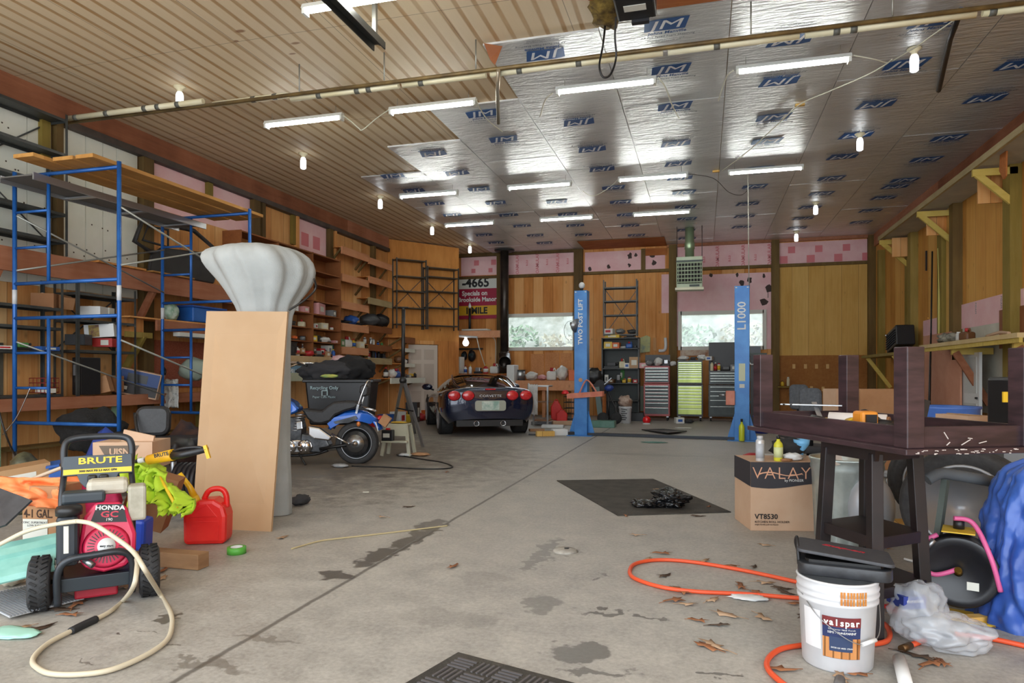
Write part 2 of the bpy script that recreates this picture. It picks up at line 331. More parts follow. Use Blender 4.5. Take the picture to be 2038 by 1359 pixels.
STAINS=[(830,1068,.10,.42,.85),(755,1105,.11,.30,.85),(672,1144,.13,.12,.85),(800,1090,.06,.3,.7),(860,1043,.12,.22,.7),(1200,1218,.13,.035,.85),(1292,1228,.05,.03,.85),(1195,1150,.035,.03,.8),(1150,1300,.13,.10,.8),(1185,1340,.15,.05,.8),
 (1430,1345,.09,.03,.8),(1085,1200,.12,.13,.55),(1080,1100,.06,.5,.55),(1125,1097,.13,.06,.35),(335,1230,.055,.06,.8),(295,1255,.03,.012,.7),(235,1268,.035,.02,.8),(168,1316,.05,.014,.6),(420,1320,.22,.05,.5),(520,1270,.2,.04,.45),(330,1290,.02,.01,.7),(1320,1010,.3,.2,.25),
 (1000,968,.2,.5,.18),(1300,866,1.2,.18,.22),(1290,905,1.1,.15,.22),(1240,858,.5,.25,.2),(900,1230,.3,.12,.22),(960,1150,.2,.15,.2)]
MF=concrete()
struct('floor',M().b2((XL-.2,-1.5,-.2),(XR+.2,YB+.1,0)),MF)
struct('ground',M().b2((-30,20.1,.2),(30,26,.4)).add([(-30,26,.4),(30,26,.4),(30,29,3.6),(-30,29,3.9),(-30,36,5),(30,36,5)],[(0,1,2,3),(3,2,5,4)]),mat('wet grass','#5e6254',.9,c2='#8e9086',sc=2))
# wood ceiling: grooved pine boards running front to back
def tng():
    m,nt,b=newmat('grooved pine ceiling'); b.inputs['Roughness'].default_value=.6; co=coords(nt); L=nt.links; sp=N(nt,'ShaderNodeSeparateXYZ'); L.new(co,sp.inputs[0])
    nz=ntex(nt,coords(nt,(3,.7,1)),1.5,4); nf=ntex(nt,coords(nt,(30,3,1)),1.5,4); big=ntex(nt,co,.5,3)
    x=math_(nt,'FRACT',math_(nt,'ADD',math_(nt,'DIVIDE',sp.outputs[0],.19),math_(nt,'MULTIPLY',math_(nt,'SUBTRACT',nz,.5),.06)))
    s=math_(nt,'ABSOLUTE',math_(nt,'SUBTRACT',x,.5)); sf=ramp(nt,s,[(.09,(1,1,1,1)),(.17,(0,0,0,1))])
    k=math_(nt,'MULTIPLY',sf,math_(nt,'MULTIPLY_ADD',nz,1.3,.1))
    base=mix(nt,nf,'#dcc9a6','#ecdcbe'); base=mix(nt,big,base,'#dfc9a6'); c=mix(nt,k,base,'#ad8552')
    # sheet joints
    for ax,wd,o in ((0,1.22,.1),(1,2.44,.35)):
        y=math_(nt,'FRACT',math_(nt,'ADD',math_(nt,'DIVIDE',sp.outputs[ax],wd),o)); e=math_(nt,'LESS_THAN',y,.008/wd); c=mix(nt,math_(nt,'MULTIPLY',e,.6),c,'#5b4128')
    kn=N(nt,'ShaderNodeTexVoronoi'); kn.inputs['Scale'].default_value=1; L.new(coords(nt,(1.3,1.3,1)),kn.inputs[0]); c=mix(nt,ramp(nt,kn.outputs['Distance'],[(.01,(1,1,1,1)),(.03,(0,0,0,1))]),c,'#3a4a33')
    for u,v,rx,ry in ((478,62,.09,.045),(470,82,.05,.035),(588,86,.09,.04),(582,107,.07,.03)):
        p=P(u,v,Z=ZC); mp=N(nt,'ShaderNodeMapping'); mp.inputs['Scale'].default_value=(1/rx,1/ry,0); mp.inputs['Location'].default_value=(-p.x/rx,-p.y/ry,0); L.new(co,mp.inputs[0])
        l=N(nt,'ShaderNodeVectorMath',operation='LENGTH'); L.new(mp.outputs[0],l.inputs[0]); c=mix(nt,ramp(nt,math_(nt,'ADD',l.outputs['Value'],math_(nt,'MULTIPLY',nz,.4)),[(.6,(.8,.8,.8,1)),(1.3,(0,0,0,1))]),c,'#8a5a32')
    L.new(c,b.inputs['Base Color']); bumpit(nt,b,math_(nt,'SUBTRACT',1,sf),.3,.01); return m
struct('ceiling',M().b2((XL-.2,-1.2,ZC),(XR+.2,YB+.1,ZC+.12)),tng())
def foil():
    m,nt,b=newmat('foil facing'); b.inputs['Metallic'].default_value=.62; L=nt.links
    co=coords(nt,(1,2.2,1)); a=ntex(nt,co,2.4,5,.55); c2=ntex(nt,coords(nt,(1.5,9,1)),2.6,3,.6); c=mix(nt,a,'#cfd0d0','#ecedec'); L.new(c,b.inputs['Base Color'])
    b.inputs['Roughness'].default_value=.4; c3=ntex(nt,coords(nt,(1,1.6,1)),9,5,.6); bumpit(nt,b,math_(nt,'ADD',math_(nt,'ADD',a,math_(nt,'MULTIPLY',c2,.9)),math_(nt,'MULTIPLY',c3,.35)),.8,.03); return m
FO=foil()
MLOGO=mat('logo blue','#23528c',.5); MINK=mat('grey print','#6f7680',.6); MWP=mat('logo white','#e4e6ea',.5)
cols=[(-6.15,-4.92,11.5),(-4.92,-3.66,10.08),(-3.66,-2.37,8.8),(-2.37,-1.07,7.24),(-1.07,.27,7.0),(.27,1.6,2.0),(1.6,2.95,2.0),(2.95,4.3,2.0)]
LG={0:[(11.54,0),(12.58,1),(13.66,1),(14.75,1),(15.9,0),(17.1,1),(18.2,1)],1:[(10.55,1),(11.69,1),(12.82,0),(13.95,0),(15.1,1),(16.3,1),(17.5,0),(18.6,0)],2:[(9.12,0),(10.2,0),(14.2,0),(15.4,0),(16.6,1),(17.8,1),(18.9,1)],
 3:[(7.62,1),(9.8,1),(11.04,1),(12.16,1),(13.43,0),(14.6,0),(15.8,0),(17.0,1),(18.2,0)],4:[(7.31,0),(8.4,0),(9.58,0),(11.13,1),(12.2,1),(13.1,1),(14.16,0),(15.4,0),(16.6,0),(17.9,1),(19,1)],5:[(8.01,1),(9.11,1),(10.37,0),(11.4,0),(12.9,0),(14.1,0),(15.5,1),(16.7,1),(17.9,1)],
 6:[(7.98,0),(9.01,0),(10.25,1),(11.49,1),(12.57,1),(13.9,0),(15.01,0),(16.19,1),(17.3,1),(18.4,1)],7:[(7.0,1),(8.2,1),(9.38,1),(10.42,1),(12.0,0),(13.1,0),(14.4,0),(14.85,1),(15.74,1),(16.89,1),(18.1,0)]}
lm=None; proto={}
def logo_mesh(parent,x,y,flip):
    """blue slanted block with white J M and lines of lettering, printed on the facing (seen from below)"""
    global proto
    if not proto:
        tmp=M(); fx=Matrix.Rotation(PI,4,'X')
        tmp.prism([(-.19,-.09),(-.17,.08),(-.07,.1),(.24,.1),(.19,-.09)],0,.002,fx)
        a=tmp.build('printed_logo',[MLOGO,MWP,MINK],None)
        me=a.data; vs=[v.co.copy() for v in me.vertices]; fs=[list(p.vertices) for p in me.polygons]; mi=[0]*len(fs)
        def addt(s,size,px,py,k,it=.3,bold=.0,sx=1):
            o=text('t',s,size,MWP,None,None,.0005,it,'CENTER',bold,sx); b=len(vs)
            for v in o.data.vertices: vs.append(fx@V((v.co.x+px,v.co.y+py,v.co.z+.0035)))
            for p in o.data.polygons: fs.append([q+b for q in p.vertices]); mi.append(k)
            bpy.data.objects.remove(o)
        addt('JM',.2,.01,.0,1,.25,.0,1.45); addt('Johns Manville',.062,.02,-.125,0,.2,.001); addt('AP Foil Faced Foam Sheathing',.042,.02,-.19,2,.2); addt('polyisocyanurate foam insulation board',.022,.0,-.245,2); addt('for use in walls and under roofs',.022,.0,-.275,2)
        me2=bpy.data.meshes.new('printed_logo'); me2.from_pydata([tuple(v) for v in vs],[],fs); me2.polygons.foreach_set('material_index',mi)
        for q in (MLOGO,MWP,MINK): me2.materials.append(q)
        bpy.data.objects.remove(a); proto['me']=me2
    o=bpy.data.objects.new('printed_logo',proto['me']); COL.objects.link(o); o.parent=parent; o.location=(x,y,ZC-.03); o.rotation_euler=(0,0,(PI if flip else 0)+random.uniform(-.02,.02)); o.scale=(1.12,1.25,1)
for i,(x0,x1,y0) in enumerate(cols):
    m=M(); y=y0; k=0
    while y<YB-.1:
        y1=min(y+2.44,YB); z=ZC-.02-.003*((i+k)%2)
        if i==4 and y1>YB-.5: y1=YB-.05
        m.b2((x0+.004,y+.004,z),(x1-.004,y1-.004,ZC)); y=y1; k+=1
    o=struct('ceiling',m,FO)
    for yy,fl in LG[i]: logo_mesh(o,(x0+x1)/2,yy,fl)
# torn hole by the wall, open joists near the camera
MJ=ply('red framing lumber',['#7d4420','#a5602f','#c07a42'],0,9,(1.5,14,14),.3)
MRB=ply('reddish beam lumber',['#7a4a33','#9c6447','#b98063'],1,9,(9,.8,9),.3)
struct('trim_1',M().b2((-3.35,18.6,4.86),(-1.0,YB-.02,4.868)),MJ)
mm=M(); mm.b2((-1.07,2,4.868),(.25,6.98,4.885))
for k in range(5): mm.b2((-1.05,2.6+k*.95,4.76),(.24,2.64+k*.95,4.87))
struct('trim_2',mm,MJ)
# back wall
PLY1=ply('orange plywood back wall',['#ae6c34','#cf8a48','#e0a262','#e8b47a'],0,.3)
PLY2=ply('yellow plywood',['#b48a3e','#cfa356','#e0ba70'],0,.41,knots=.3)
PLY3=ply('plywood left wall',['#a56a36','#cd9054','#dea86a','#e8c088'],1,.41)
PLY4=ply('plywood right wall',['#a87030','#cd9246','#dba456','#e6b868'],1,.41)
PLYD=ply('knotty plywood closet',['#b57436','#d8964f','#e4aa66'],0,9,(6,6,1.2),.9)
POST=ply('treated post',['#4a3820','#6b5530','#87703f'],0,9,(9,9,.8),.4)
POSTG=ply('weathered post',['#6b5a28','#8a7636','#a68f52'],0,9,(9,9,.8),.6)
PK='#e9aab0'
MPK=mat('pink foam board','#edbcbf',.75,c2='#f5d0d0',sc=2.5); MPKP=mat('pink print','#dd8288',.7); MTD=mat('torn dark foam','#4d3f3c',.9)
W1=(-5.72,-3.68,1.99,2.96); W2=(-.62,1.59,1.96,2.91)
m=M(); y0,y1=YB,YB+.12
for x0,x1,z0,z1 in ((XL-.2,W1[0],0,ZC),(W1[0],W1[1],0,W1[2]),(W1[0],W1[1],W1[3],ZC),(W1[1],W2[0],0,ZC),(W2[0],W2[1],0,W2[2]),(W2[0],W2[1],W2[3],ZC),(W2[1],XR+.2,0,ZC)): m.b2((x0,y0,z0),(x1,y1,z1))
struct('wall_back',m,PLY1)
def wallpanel(side,x0,x1,z0,z1,mt,th=.015,name=None):
    m=M()
    if side=='back': m.b2((x0,YB-th,z0),(x1,YB,z1))
    elif side=='left': m.b2((XL,x0,z0),(XL+th,x1,z1))
    else: m.b2((XR-th,x0,z0),(XR,x1,z1))
    return struct(name or 'wall_'+side,m,mt)
tn=[2]
def trim(p,q,mt,**k):
    tn[0]+=1; return struct('trim_%d'%tn[0],M().b2(p,q),mt,**k)
def fprint(parent,x,z,s,kind,side='back',th=.02):
    """red print on the foam boards: filled square, or upright lettering"""
    fr=frame((x,YB-th,z),(1,0,0),(0,0,1)) if side=='back' else (frame((XL+th,x,z),(0,1,0),(0,0,1)) if side=='left' else frame((XR-th,x,z),(0,-1,0),(0,0,1)))
    if kind=='sq':
        m=M(); m.prism([(-s/2,-s/2),(s/2,-s/2),(s/2,s/2),(-s/2,s/2)],0,.002,fr); m.build('print',MPKP,parent)
    else: text('print',kind,s,MPKP,parent,fr@Matrix.Rotation(PI/2,4,'Z'),.001,0,'CENTER',.003)
a=wallpanel('back',-7.2,-6.02,4.24,4.84,MPK); [fprint(a,x,4.62,.16,'sq') for x in (-6.7,-6.15)]; [fprint(a,x,4.38,.13,'sq') for x in (-6.8,-6.25)]
a=wallpanel('back',-5.85,-3.66,4.22,4.82,MPK); [fprint(a,-5.4+i*.62,4.5,.13,'FOAMULAR') for i in range(4)]; [fprint(a,-5.1+i*.62,4.55,.08,'R-5.0') for i in range(3)]
a=wallpanel('back',-3.35,-1.72,4.18,4.78,MPK); a=wallpanel('back',-1.6,-1.05,4.18,4.6,MPK)
a=wallpanel('back',-.72,1.78,4.14,4.8,MPK); [fprint(a,-.3+i*.68,4.45,.13,'FOAMULAR') for i in range(4)]; [fprint(a,.02+i*.68,4.42,.08,'R-5.0') for i in range(3)]
a=wallpanel('back',1.98,4.3,4.1,4.78,MPK); [fprint(a,2.3+i*.68,4.58,.18,'sq') for i in range(3)]; [fprint(a,2.1+i*.68,4.32,.2,'sq') for i in range(4)]
a=wallpanel('back',-.72,W2[0],2.0,4.0,MPK); wallpanel('back',-1.15,-.92,2.95,4.05,MPK)
a=wallpanel('back',W2[0],1.78,2.98,4.0,MPK)
wallpanel('back',W2[1]+.08,1.78,1.9,2.98,MPK)
m=M(); random.seed(3)
for (x,z,s) in ((1.02,3.72,.1),(1.22,3.8,.08),(1.0,3.3,.1),(1.72,3.55,.1),(1.6,3.2,.12),(-3.2,4.3,.06),(-2.65,4.33,.06),(-2.05,4.35,.06),(-2.05,4.62,.09),(-1.88,4.63,.06),(-1.35,4.4,.08),(-1.4,4.62,.09),(.9,3.95,.06),(.2,3.98,.06),(1.6,3.9,.06)):
    p=[]; n=9
    for i in range(n): t=2*PI*i/n; r=s*(.6+.7*random.random()); p.append((r*math.cos(t)*.8,r*math.sin(t)))
    m.prism(p,0,.004,frame((x,YB-.0155,z),(1,0,0),(0,0,1)))
for x,z0,z1 in ((1.0,2.98,3.7),(1.22,3.55,3.8),(1.7,3.3,3.55)): m.b2((x-.008,YB-.019,z0),(x+.008,YB-.0155,z1))
struct('trim_30',m,MTD)
tn[0]=30
trim((-7.3,YB-.1,4.12),(XR,YB,4.2),POST); trim((-7.3,YB-.12,4.8),(-3.4,YB,ZC),POST); trim((-.98,YB-.1,4.8),(XR,YB,4.88),MRB)
for x0,x1 in ((-6.02,-5.86),(-3.66,-3.4),(-.94,-.72),(1.78,1.98),(4.16,4.34)): trim((x0,YB-.14,0),(x1,YB,4.86),POST)
trim((-1.72,YB-.08,4.2),(-1.6,YB,4.8),POST); trim((-1.6,YB-.06,4.6),(-1.0,YB,4.8),MJ)
wallpanel('back',-6.0,-5.86,2.9,4.12,MPK,.02); wallpanel('back',2.0,4.16,1.72,4.12,PLY2,.02); wallpanel('back',2.0,4.16,0,1.72,ply('dark OSB sheet',['#7d4a1e','#9a6430','#b07b42'],0,9,(9,9,9),.8),.03)
OSB=ply('OSB offcuts',['#b06f3c','#d69a68','#e9bb8d'],0,9,(16,16,16),.4)
for x0,x1,z1 in ((-4.98,-4.58,1.82),(-4.55,-4.12,1.86),(-4.08,-3.75,1.84)): wallpanel('back',x0,x1,1.1,z1,OSB,.02)
# windows
MWF=mat('white window frame','#d9d6cc',.5); 
def glassmat():
    m,nt,b=newmat('dusty window glass'); t=N(nt,'ShaderNodeBsdfTransparent'); t.inputs[0].default_value=(.96,.98,.98,1); d=N(nt,'ShaderNodeBsdfTranslucent'); d.inputs[0].default_value=(.9,.94,.96,1)
    g=N(nt,'ShaderNodeBsdfGlossy'); g.inputs['Roughness'].default_value=.08; x=N(nt,'ShaderNodeMixShader'); x.inputs[0].default_value=.06; y=N(nt,'ShaderNodeMixShader'); y.inputs[0].default_value=.05
    L=nt.links; L.new(t.outputs[0],x.inputs[1]); L.new(d.outputs[0],x.inputs[2]); L.new(x.outputs[0],y.inputs[1]); L.new(g.outputs[0],y.inputs[2]); L.new(y.outputs[0],nt.nodes['Material Output'].inputs[0]); return m
MG=glassmat()
for k,(x0,x1,z0,z1) in enumerate((W1,W2)):
    f=M(); t=.07
    for p,q in (((x0-t,YB-.05,z0-t),(x0+.03,YB+.1,z1+t)),((x1-.03,YB-.05,z0-t),(x1+t,YB+.1,z1+t)),((x0,YB-.05,z1-.03),(x1,YB+.1,z1+t)),((x0,YB-.05,z0-t),(x1,YB+.1,z0+.03))): f.b2(p,q)
    o=struct('window_%d'%(k+1),f,MWF); M().b2((x0,YB+.05,z0),(x1,YB+.056,z1)).build('pane',MG,o)
# greenery outside
MLF=[mat('hedge leaves','#2c4a30',.8,c2='#5f7f5a',sc=5),mat('pale shrub leaves','#4f6d4e',.8,c2='#84997a',sc=5),mat('dry brush','#7d8068',.9,c2='#a6a490',sc=4)]
random.seed(5)
for i in range(7):
    x=-9+i*2.1; m=M(); z0=.4
    for j in range(700):
        a=random.random()*2*PI; rr=random.random()**.5*1.0; px=x+rr*math.cos(a); pz=z0+random.random()*(2.3+.3*math.sin(i*1.7)); py=24.6+rr*math.sin(a)*.8; s=.07+random.random()*.09
        d=V((random.uniform(-1,1),random.uniform(-1,1),random.uniform(-1,1))).normalized(); e=d.orthogonal().normalized(); c=V((px,py,pz)); m.add([c-d*s,c+e*s*.5,c+d*s,c-e*s*.5],[(0,1,2,3)])
    t=thing('shrub','leafy green shrub growing on the bank outside behind the two back windows','shrub',(x,24.6,.4),0,'shrubs outside the back windows')
    m.build('foliage',MLF[i%3],t); M().cyl((x,24.6,.4),(x+.1,24.6,1.9),.05,.02,8).build('stem',mat('bark','#5e5040',.9),t)
# ---------- left wall ----------
struct('wall_left',M().b2((XL-.15,-1.2,0),(XL,YB+.1,ZC)),PLY3)
MWB=mat('whitewashed boards','#d9dccd',.7,c2='#e9eade',sc=1.5); MDK=mat('dark seam','#4a3d2c',.9)
m=M(); y=3.0; i=0
for y1 in (4.2,5.4,5.9,6.65,6.95,7.2,7.5,7.78,8.02,8.4): m.b2((XL,y+.006,2.35),(XL+.022+.002*(i%2),y1-.006,4.55)); y=y1; i+=1
o=struct('wall_left',m,MWB); m=M(); random.seed(8)
for k in range(60): yy=random.uniform(5.5,8.3); zz=random.choice([2.9,3.3,3.75,4.2])+random.uniform(-.08,.08); m.box((XL+.026,yy,zz),(.003,.018,.018))
m.build('nail_heads',MDK,o)
wallpanel('left',8.62,11.05,3.8,4.62,MPK,.02); a=wallpanel('left',12.55,13.75,3.85,4.6,MPK,.02); [fprint(a,x,4.1,.28,'sq','left') for x in (12.9,13.35)]
wallpanel('left',8.6,12.5,2.4,3.8,PLY3,.018)
tn[0]=50
trim((XL,-1,4.6),(XL+.05,16.9,ZC),MRB)
MTR=mat('dark angle rail','#3b3430',.6,c2='#5a4b42',sc=3); MBK=mat('black enamel','#1c1b1b',.4); MSL=mat('dark steel shelving','#2e302f',.45,c2='#454744',sc=4)
m=M(); m.b2((XL,7.1,4.5),(XL+.13,16.8,4.52)); m.b2((XL+.12,7.1,4.52),(XL+.13,16.8,4.59)); struct('trim_52',m,MTR); tn[0]=52
for y0,y1 in ((6.98,7.08),(8.42,8.62),(11.05,11.24),(11.3,11.4),(12.46,12.54),(13.76,13.9),(14.0,14.06),(15.9,16.0)): trim((XL,y0,0 if y1-y0>.15 else 2.6),(XL+.12,y1,4.58),PLY1 if y1-y0<.09 else POST)
for y0,z0 in ((6.8,3.95),(9.85,3.95),(12.35,3.9)): trim((XL+.02,y0,z0),(XL+.09,y0+.12,4.5),POSTG)
# closet in knotty plywood across the back left corner
fr=frame((XL,16.93,0),(1.46,1.6,0),(0,0,1)); m=M(); Ld=math.hypot(1.46,1.6)
m.prism([(0,2.15),(Ld,2.15),(Ld,4.84),(0,4.88)],-.02,0,fr); struct('wall_closet',m,PLYD)
m=M(); m.prism([(0,0),(.55,0),(.55,2.05),(1.5,2.05),(1.5,0),(Ld,0),(Ld,2.15),(0,2.15)],-.02,0,fr); struct('wall_closet',m,PLY1)
MDR=mat('white door paint','#d6cabd',.5)
d=struct('door_1',M().prism([(.57,.01),(1.48,.01),(1.48,2.03),(.57,2.03)],-.045,.012,fr),MDR); m=M()
for x in (.68,1.07):
    for z0,z1 in ((.2,.75),(.88,1.5),(1.62,1.9)): m.prism([(x,z0),(x+.3,z0),(x+.3,z1),(x,z1)],.012,.02,fr)
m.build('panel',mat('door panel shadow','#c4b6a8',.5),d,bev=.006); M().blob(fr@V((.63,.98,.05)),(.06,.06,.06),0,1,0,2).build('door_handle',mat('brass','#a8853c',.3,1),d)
for x in (.5,1.5): 
    m=M(); m.prism([(x,0),(x+.09,0),(x+.09,2.14),(x,2.14)],0,.03,fr); tn[0]+=1; struct('trim_%d'%tn[0],m,PLY1)
# ---------- right wall ----------
struct('wall_right',M().b2((XR,-1.2,0),(XR+.15,YB,ZC)),PLY4)
a=wallpanel('right',10.6,13.55,2.0,2.42,MPK,.02); b=wallpanel('right',10.4,13.5,.6,2.0,mat('grey foam board','#c4c2b4',.8,c2='#d8d6ca',sc=2),.02)
for y in (11.1,11.9,12.9): text('print','FOAM',.07,mat('faint grey print','#8b8d90',.8),a,frame((XR-.021,y,2.3),(0,0,-1),(0,-1,0)))
wallpanel('right',14.3,15.7,1.95,2.3,MPK,.02); wallpanel('right',16.2,17.1,2.0,2.28,MPK,.02)
MHB=mat('brown hardboard','#8a5334',.5,c2='#9c6240',sc=2); MHB2=mat('tan hardboard','#c3876a',.6,c2='#cf9679',sc=3)
wallpanel('right',10.75,11.95,1.6,2.18,MHB,.03)
trim((XR-.05,-1,4.55),(XR,YB,ZC),MRB)
for y0,y1,z0 in ((11.25,11.5,0),(14.15,14.4,0),(16.1,16.3,0),(13.55,13.75,0),(18.8,18.95,0),(8.4,8.6,0)): trim((XR-.15,y0,z0),(XR,y1,4.3),POSTG if y1>13.9 or y0<12 else POST)
trim((XR-.08,16.6,2.3),(XR,16.8,4.25),POSTG); trim((XR-.09,13.95,0),(XR,14.1,4.25),PLY2)
# ---------- fittings on the ceiling ----------
MWE=mat('white enamel','#e4e6df',.35); MTUBE=mat('fluorescent tube glass','#f4f7f2',.3,emit=42); MCORD=mat('white cord','#d9d7c4',.6)
MCFL=mat('lamp glass','#eef1f4',.3,emit=3); MCER=mat('ivory lampholder','#d8cfae',.5)
FL=[(-5.33,8.33,'near the left edge over the bare pine'),(-3.42,8.34,'where the pine boards meet the foil'),(-1.15,8.31,'below the second row of blue logos'),(.97,8.31,'nearest the right side'),(-5.16,12.39,'over the stepped corner of pine boards'),(-2.94,12.37,'in the mirror-bright strip of foil'),(-.87,12.39,'left of the small wooden splice block'),(1.02,12.48,'beside the hanging lift cable'),
 (-5.26,15.1,'farthest left, near the closet'),(-2.97,15.13,'above the stove pipe bay'),(-.88,15.2,'above the unit heater bay'),(-3.1,5.8,'at the top edge of the picture')]
def light_fixture(x,y,where):
    t=thing('fluorescent_light','white fluorescent strip light, '+where,'ceiling light',(x,y,4.72),0,'fluorescent strip lights under the ceiling')
    m=M(); m.prism([(-.055,.0),(.055,.0),(.03,.05),(-.03,.05)],-.61,.61,frame((x,y,4.72),(0,1,0),(0,0,1))); m.build('housing',MWE,t)
    M().cyl((x-.57,y,4.7),(x+.57,y,4.7),.016,n=10).build('tube',MTUBE,t)
    for s in (-1,1):
        M().box((x+s*.59,y,4.7),(.03,.09,.06)).build('end_cap',MWE,t); M().tube([(x+s*.5,y,4.77),(x+s*.5,y,ZC-.02)],.003,5).build('chain',mat('zinc','#9a9a92',.4,.8),t)
for a_ in FL: light_fixture(*a_)
BL=[(-6.46,7.28,'just behind the long pipe, nearest left'),(-6.43,10.04,'second from the front along the left row'),(-6.44,12.88,'third along the left row, by the foil corner'),(-6.42,15.64,'fourth along the left row, over the slatted shelves'),(-6.36,18.29,'last of the left row, by the red sign'),
 (2.28,8.61,'nearest of the right row, beside the knotted cord'),(2.29,11.43,'second of the right row, over a sooty patch'),(2.3,15.75,'third of the right row'),(2.29,18.82,'last of the right row, by the back wall')]
def bulb(x,y,where):
    z=ZC if x<0 else ZC-.025
    t=thing('light_bulb','white spiral bulb in ivory ceiling lampholder, '+where,'light bulb',(x,y,z),0,'bulbs in ceiling lampholders')
    M().lathe([(.075,0),(.075,-.012),(.05,-.03),(.03,-.05),(.03,-.075)],(x,y,z),n=20).build('lampholder',MCER,t)
    m=M(); m.lathe([(.028,-.07),(.04,-.09),(.046,-.12)],(x,y,z),n=16)
    pts=[(x+.032*math.cos(a*.7),y+.032*math.sin(a*.7),z-.12-.0052*a) for a in range(26)]; 
    m.lathe([(.046,-.12),(.048,-.14),(.045,-.25),(.03,-.262),(0,-.262)],(x,y,z),n=12,sm=False); m.build('bulb',MCFL,t)
for a_ in BL: bulb(*a_)
# cords looped between the strip lights
def cord(name,label,pts,r=.008,mt=None,cat='cord',n=8,group=None):
    o=M().tube(bez(pts,n),r,6).build(name,mt or MCORD); return tag(o,label,cat,group)
cord('light_cable','white cord with a hanging loop between two strip lights over the pine boards',[P(683,230,Z=4.73),P(700,243,Z=4.66),P(714,255,Z=4.55),P(722,258,Z=4.52),P(750,235,Z=4.68),P(775,218,Z=4.73)])
cord('light_cable','white cord curling from the right end of the strip light at the foil edge',[P(948,198,Z=4.73),P(955,215,Z=4.7),P(972,240,Z=4.82),P(1000,262,Z=4.85)])
cord('light_cable','white cord trailing from the strip light right of the black cable loop',[P(1310,154,Z=4.74),P(1325,175,Z=4.66),P(1338,210,Z=4.72),P(1352,236,Z=4.85)])
cord('light_cable','short white cord at the left end of that strip light near the loop',[P(1100,185,Z=4.72),P(1085,200,Z=4.7),P(1075,232,Z=4.85)])
cord('light_cable','white cord dropping from the left end of the rightmost near strip light',[P(1460,140,Z=4.72),P(1445,155,Z=4.7),P(1430,200,Z=4.86)])
cord('light_cable','long white cord stretched diagonally over the foil past a small wood block',[P(1698,110,Z=4.74),P(1740,118,Z=4.7),P(1765,125,Z=4.72),P(1775,118,Z=4.7),P(1760,130,Z=4.72),P(1720,152,Z=4.74),P(1650,182,Z=4.78),P(1592,208,Z=4.84),P(1545,250,Z=4.84),P(1490,300,Z=4.84),P(1437,340,Z=4.86)])
cord('light_cable','white cord running from the pipe down to the knot at the right bulb',[P(1925,22,Z=4.6),P(1870,60,Z=4.6),P(1820,95,Z=4.66),P(1775,122,Z=4.72)])
cord('light_cable','thin white cord sagging left of the far centre strip light',[P(1230,357,Z=4.72),P(1210,375,Z=4.68),P(1180,390,Z=4.72),P(1160,380,Z=4.85)],.006)
cord('light_cable','thin dark wire sagging toward the hanging lift cable',[P(1370,346,Z=4.74),P(1420,355,Z=4.78),P(1450,382,Z=4.74),P(1475,388,Z=4.74),P(1490,376,Z=4.84)],.006,mat('dark cord','#4a4844',.6))
cord('extension_cable','black cord hanging in a long loop below the ceiling opener',[P(1205,45,Z=4.82),P(1200,90,Z=4.5),P(1193,130,Z=4.4),P(1200,153,Z=4.3),P(1215,148,Z=4.3),P(1226,115,Z=4.4),P(1224,70,Z=4.6),P(1228,15,Z=4.8)],.011,MBK)
o=M().tube([P(1912,20,Z=4.6),P(1890,80,Z=4.8),P(1868,180,Z=4.84)],.03,8).build('service_cable',MBK); tag(o,'thick black cable lying diagonally along the foil at the upper right','cable')
for u,v,lb in ((1592,209,'small wooden block pinning the white cord to the foil'),(1425,341,'small brown splice block where thin wires meet on the foil')):
    p=P(u,v,Z=4.86); o=M().box(p,(.12,.05,.03)).build('wood_block',PLY2); tag(o,lb,'wood block')
# long pipe with a white sleeve
def pz(u,v,z=4.55): return P(u,v,Z=z)
t=thing('ceiling_pipe','long dark pipe with white wrapping and black bands crossing under the ceiling','pipe',(-2.2,7.1,4.55))
M().cyl((-8.15,7.1,4.53),(4.3,7.1,4.53),.022,n=10).build('pipe',mat('oily brown pipe','#54442c',.5,.3,c2='#8a7346',sc=3),t)
m=M(); 
for a_,b_ in ((-8.0,-5.9),(-5.85,-4.8),(-4.75,-3.35),(-3.3,-2.3),(-2.25,-.4),(-.35,.9),(.95,2.4),(2.45,4.2)): m.cyl((a_,7.16 if a_>-6 else 7.04,4.56 if a_<-5 else 4.51),(b_,7.16 if a_>-6 else 7.04,4.56 if a_<-5 else 4.51),.034,n=10)
m.build('sleeve',mat('yellowed white sleeve','#e2dcc0',.5,c2='#cfc49a',sc=1.2),t)
m=M(); [m.cyl((x,7.16 if x>-5.9 else 7.04,4.56 if x<-4.9 else 4.51),(x+.06,7.16 if x>-5.9 else 7.04,4.56 if x<-4.9 else 4.51),.037,n=10) for x in (-7.9,-7.4,-6.8,-6.6,-6.3,-5.3,-5.0,-4.4,-3.9,-3.75,-3.1,-1.95,-1.3,.1,1.2,1.35,2.5,3.0,3.3)]; m.build('tape_band',mat('grey tape','#5c5c54',.5),t)
m=M(); [m.tube([(x,7.1,4.56),(x,7.1,4.88)],.008,5) for x in (-4.6,-3.5,-2.4,.45,1.7)]; m.build('hanger_chain',mat('zinc','#9a9a92',.4,.8),t)
o=M().tube([P(992,140,Z=4.5),P(990,180,Z=4.4),P(992,246,Z=4.15)],.022,6).build('foil_strip',mat('crumpled foil','#b9b19e',.3,.8,bump=.6)); tag(o,'narrow torn strip of foil facing hanging down beside the pipe','foil strip')
o=M().add([P(963,86,Z=4.86),P(1000,92,Z=4.86),P(985,130,Z=4.6),P(975,118,Z=4.7)],[(0,1,2,3)]).build('torn_flap',MHB,solid=.004); tag(o,'rust-brown torn corner flap of foam board hanging at the foil edge','torn board')
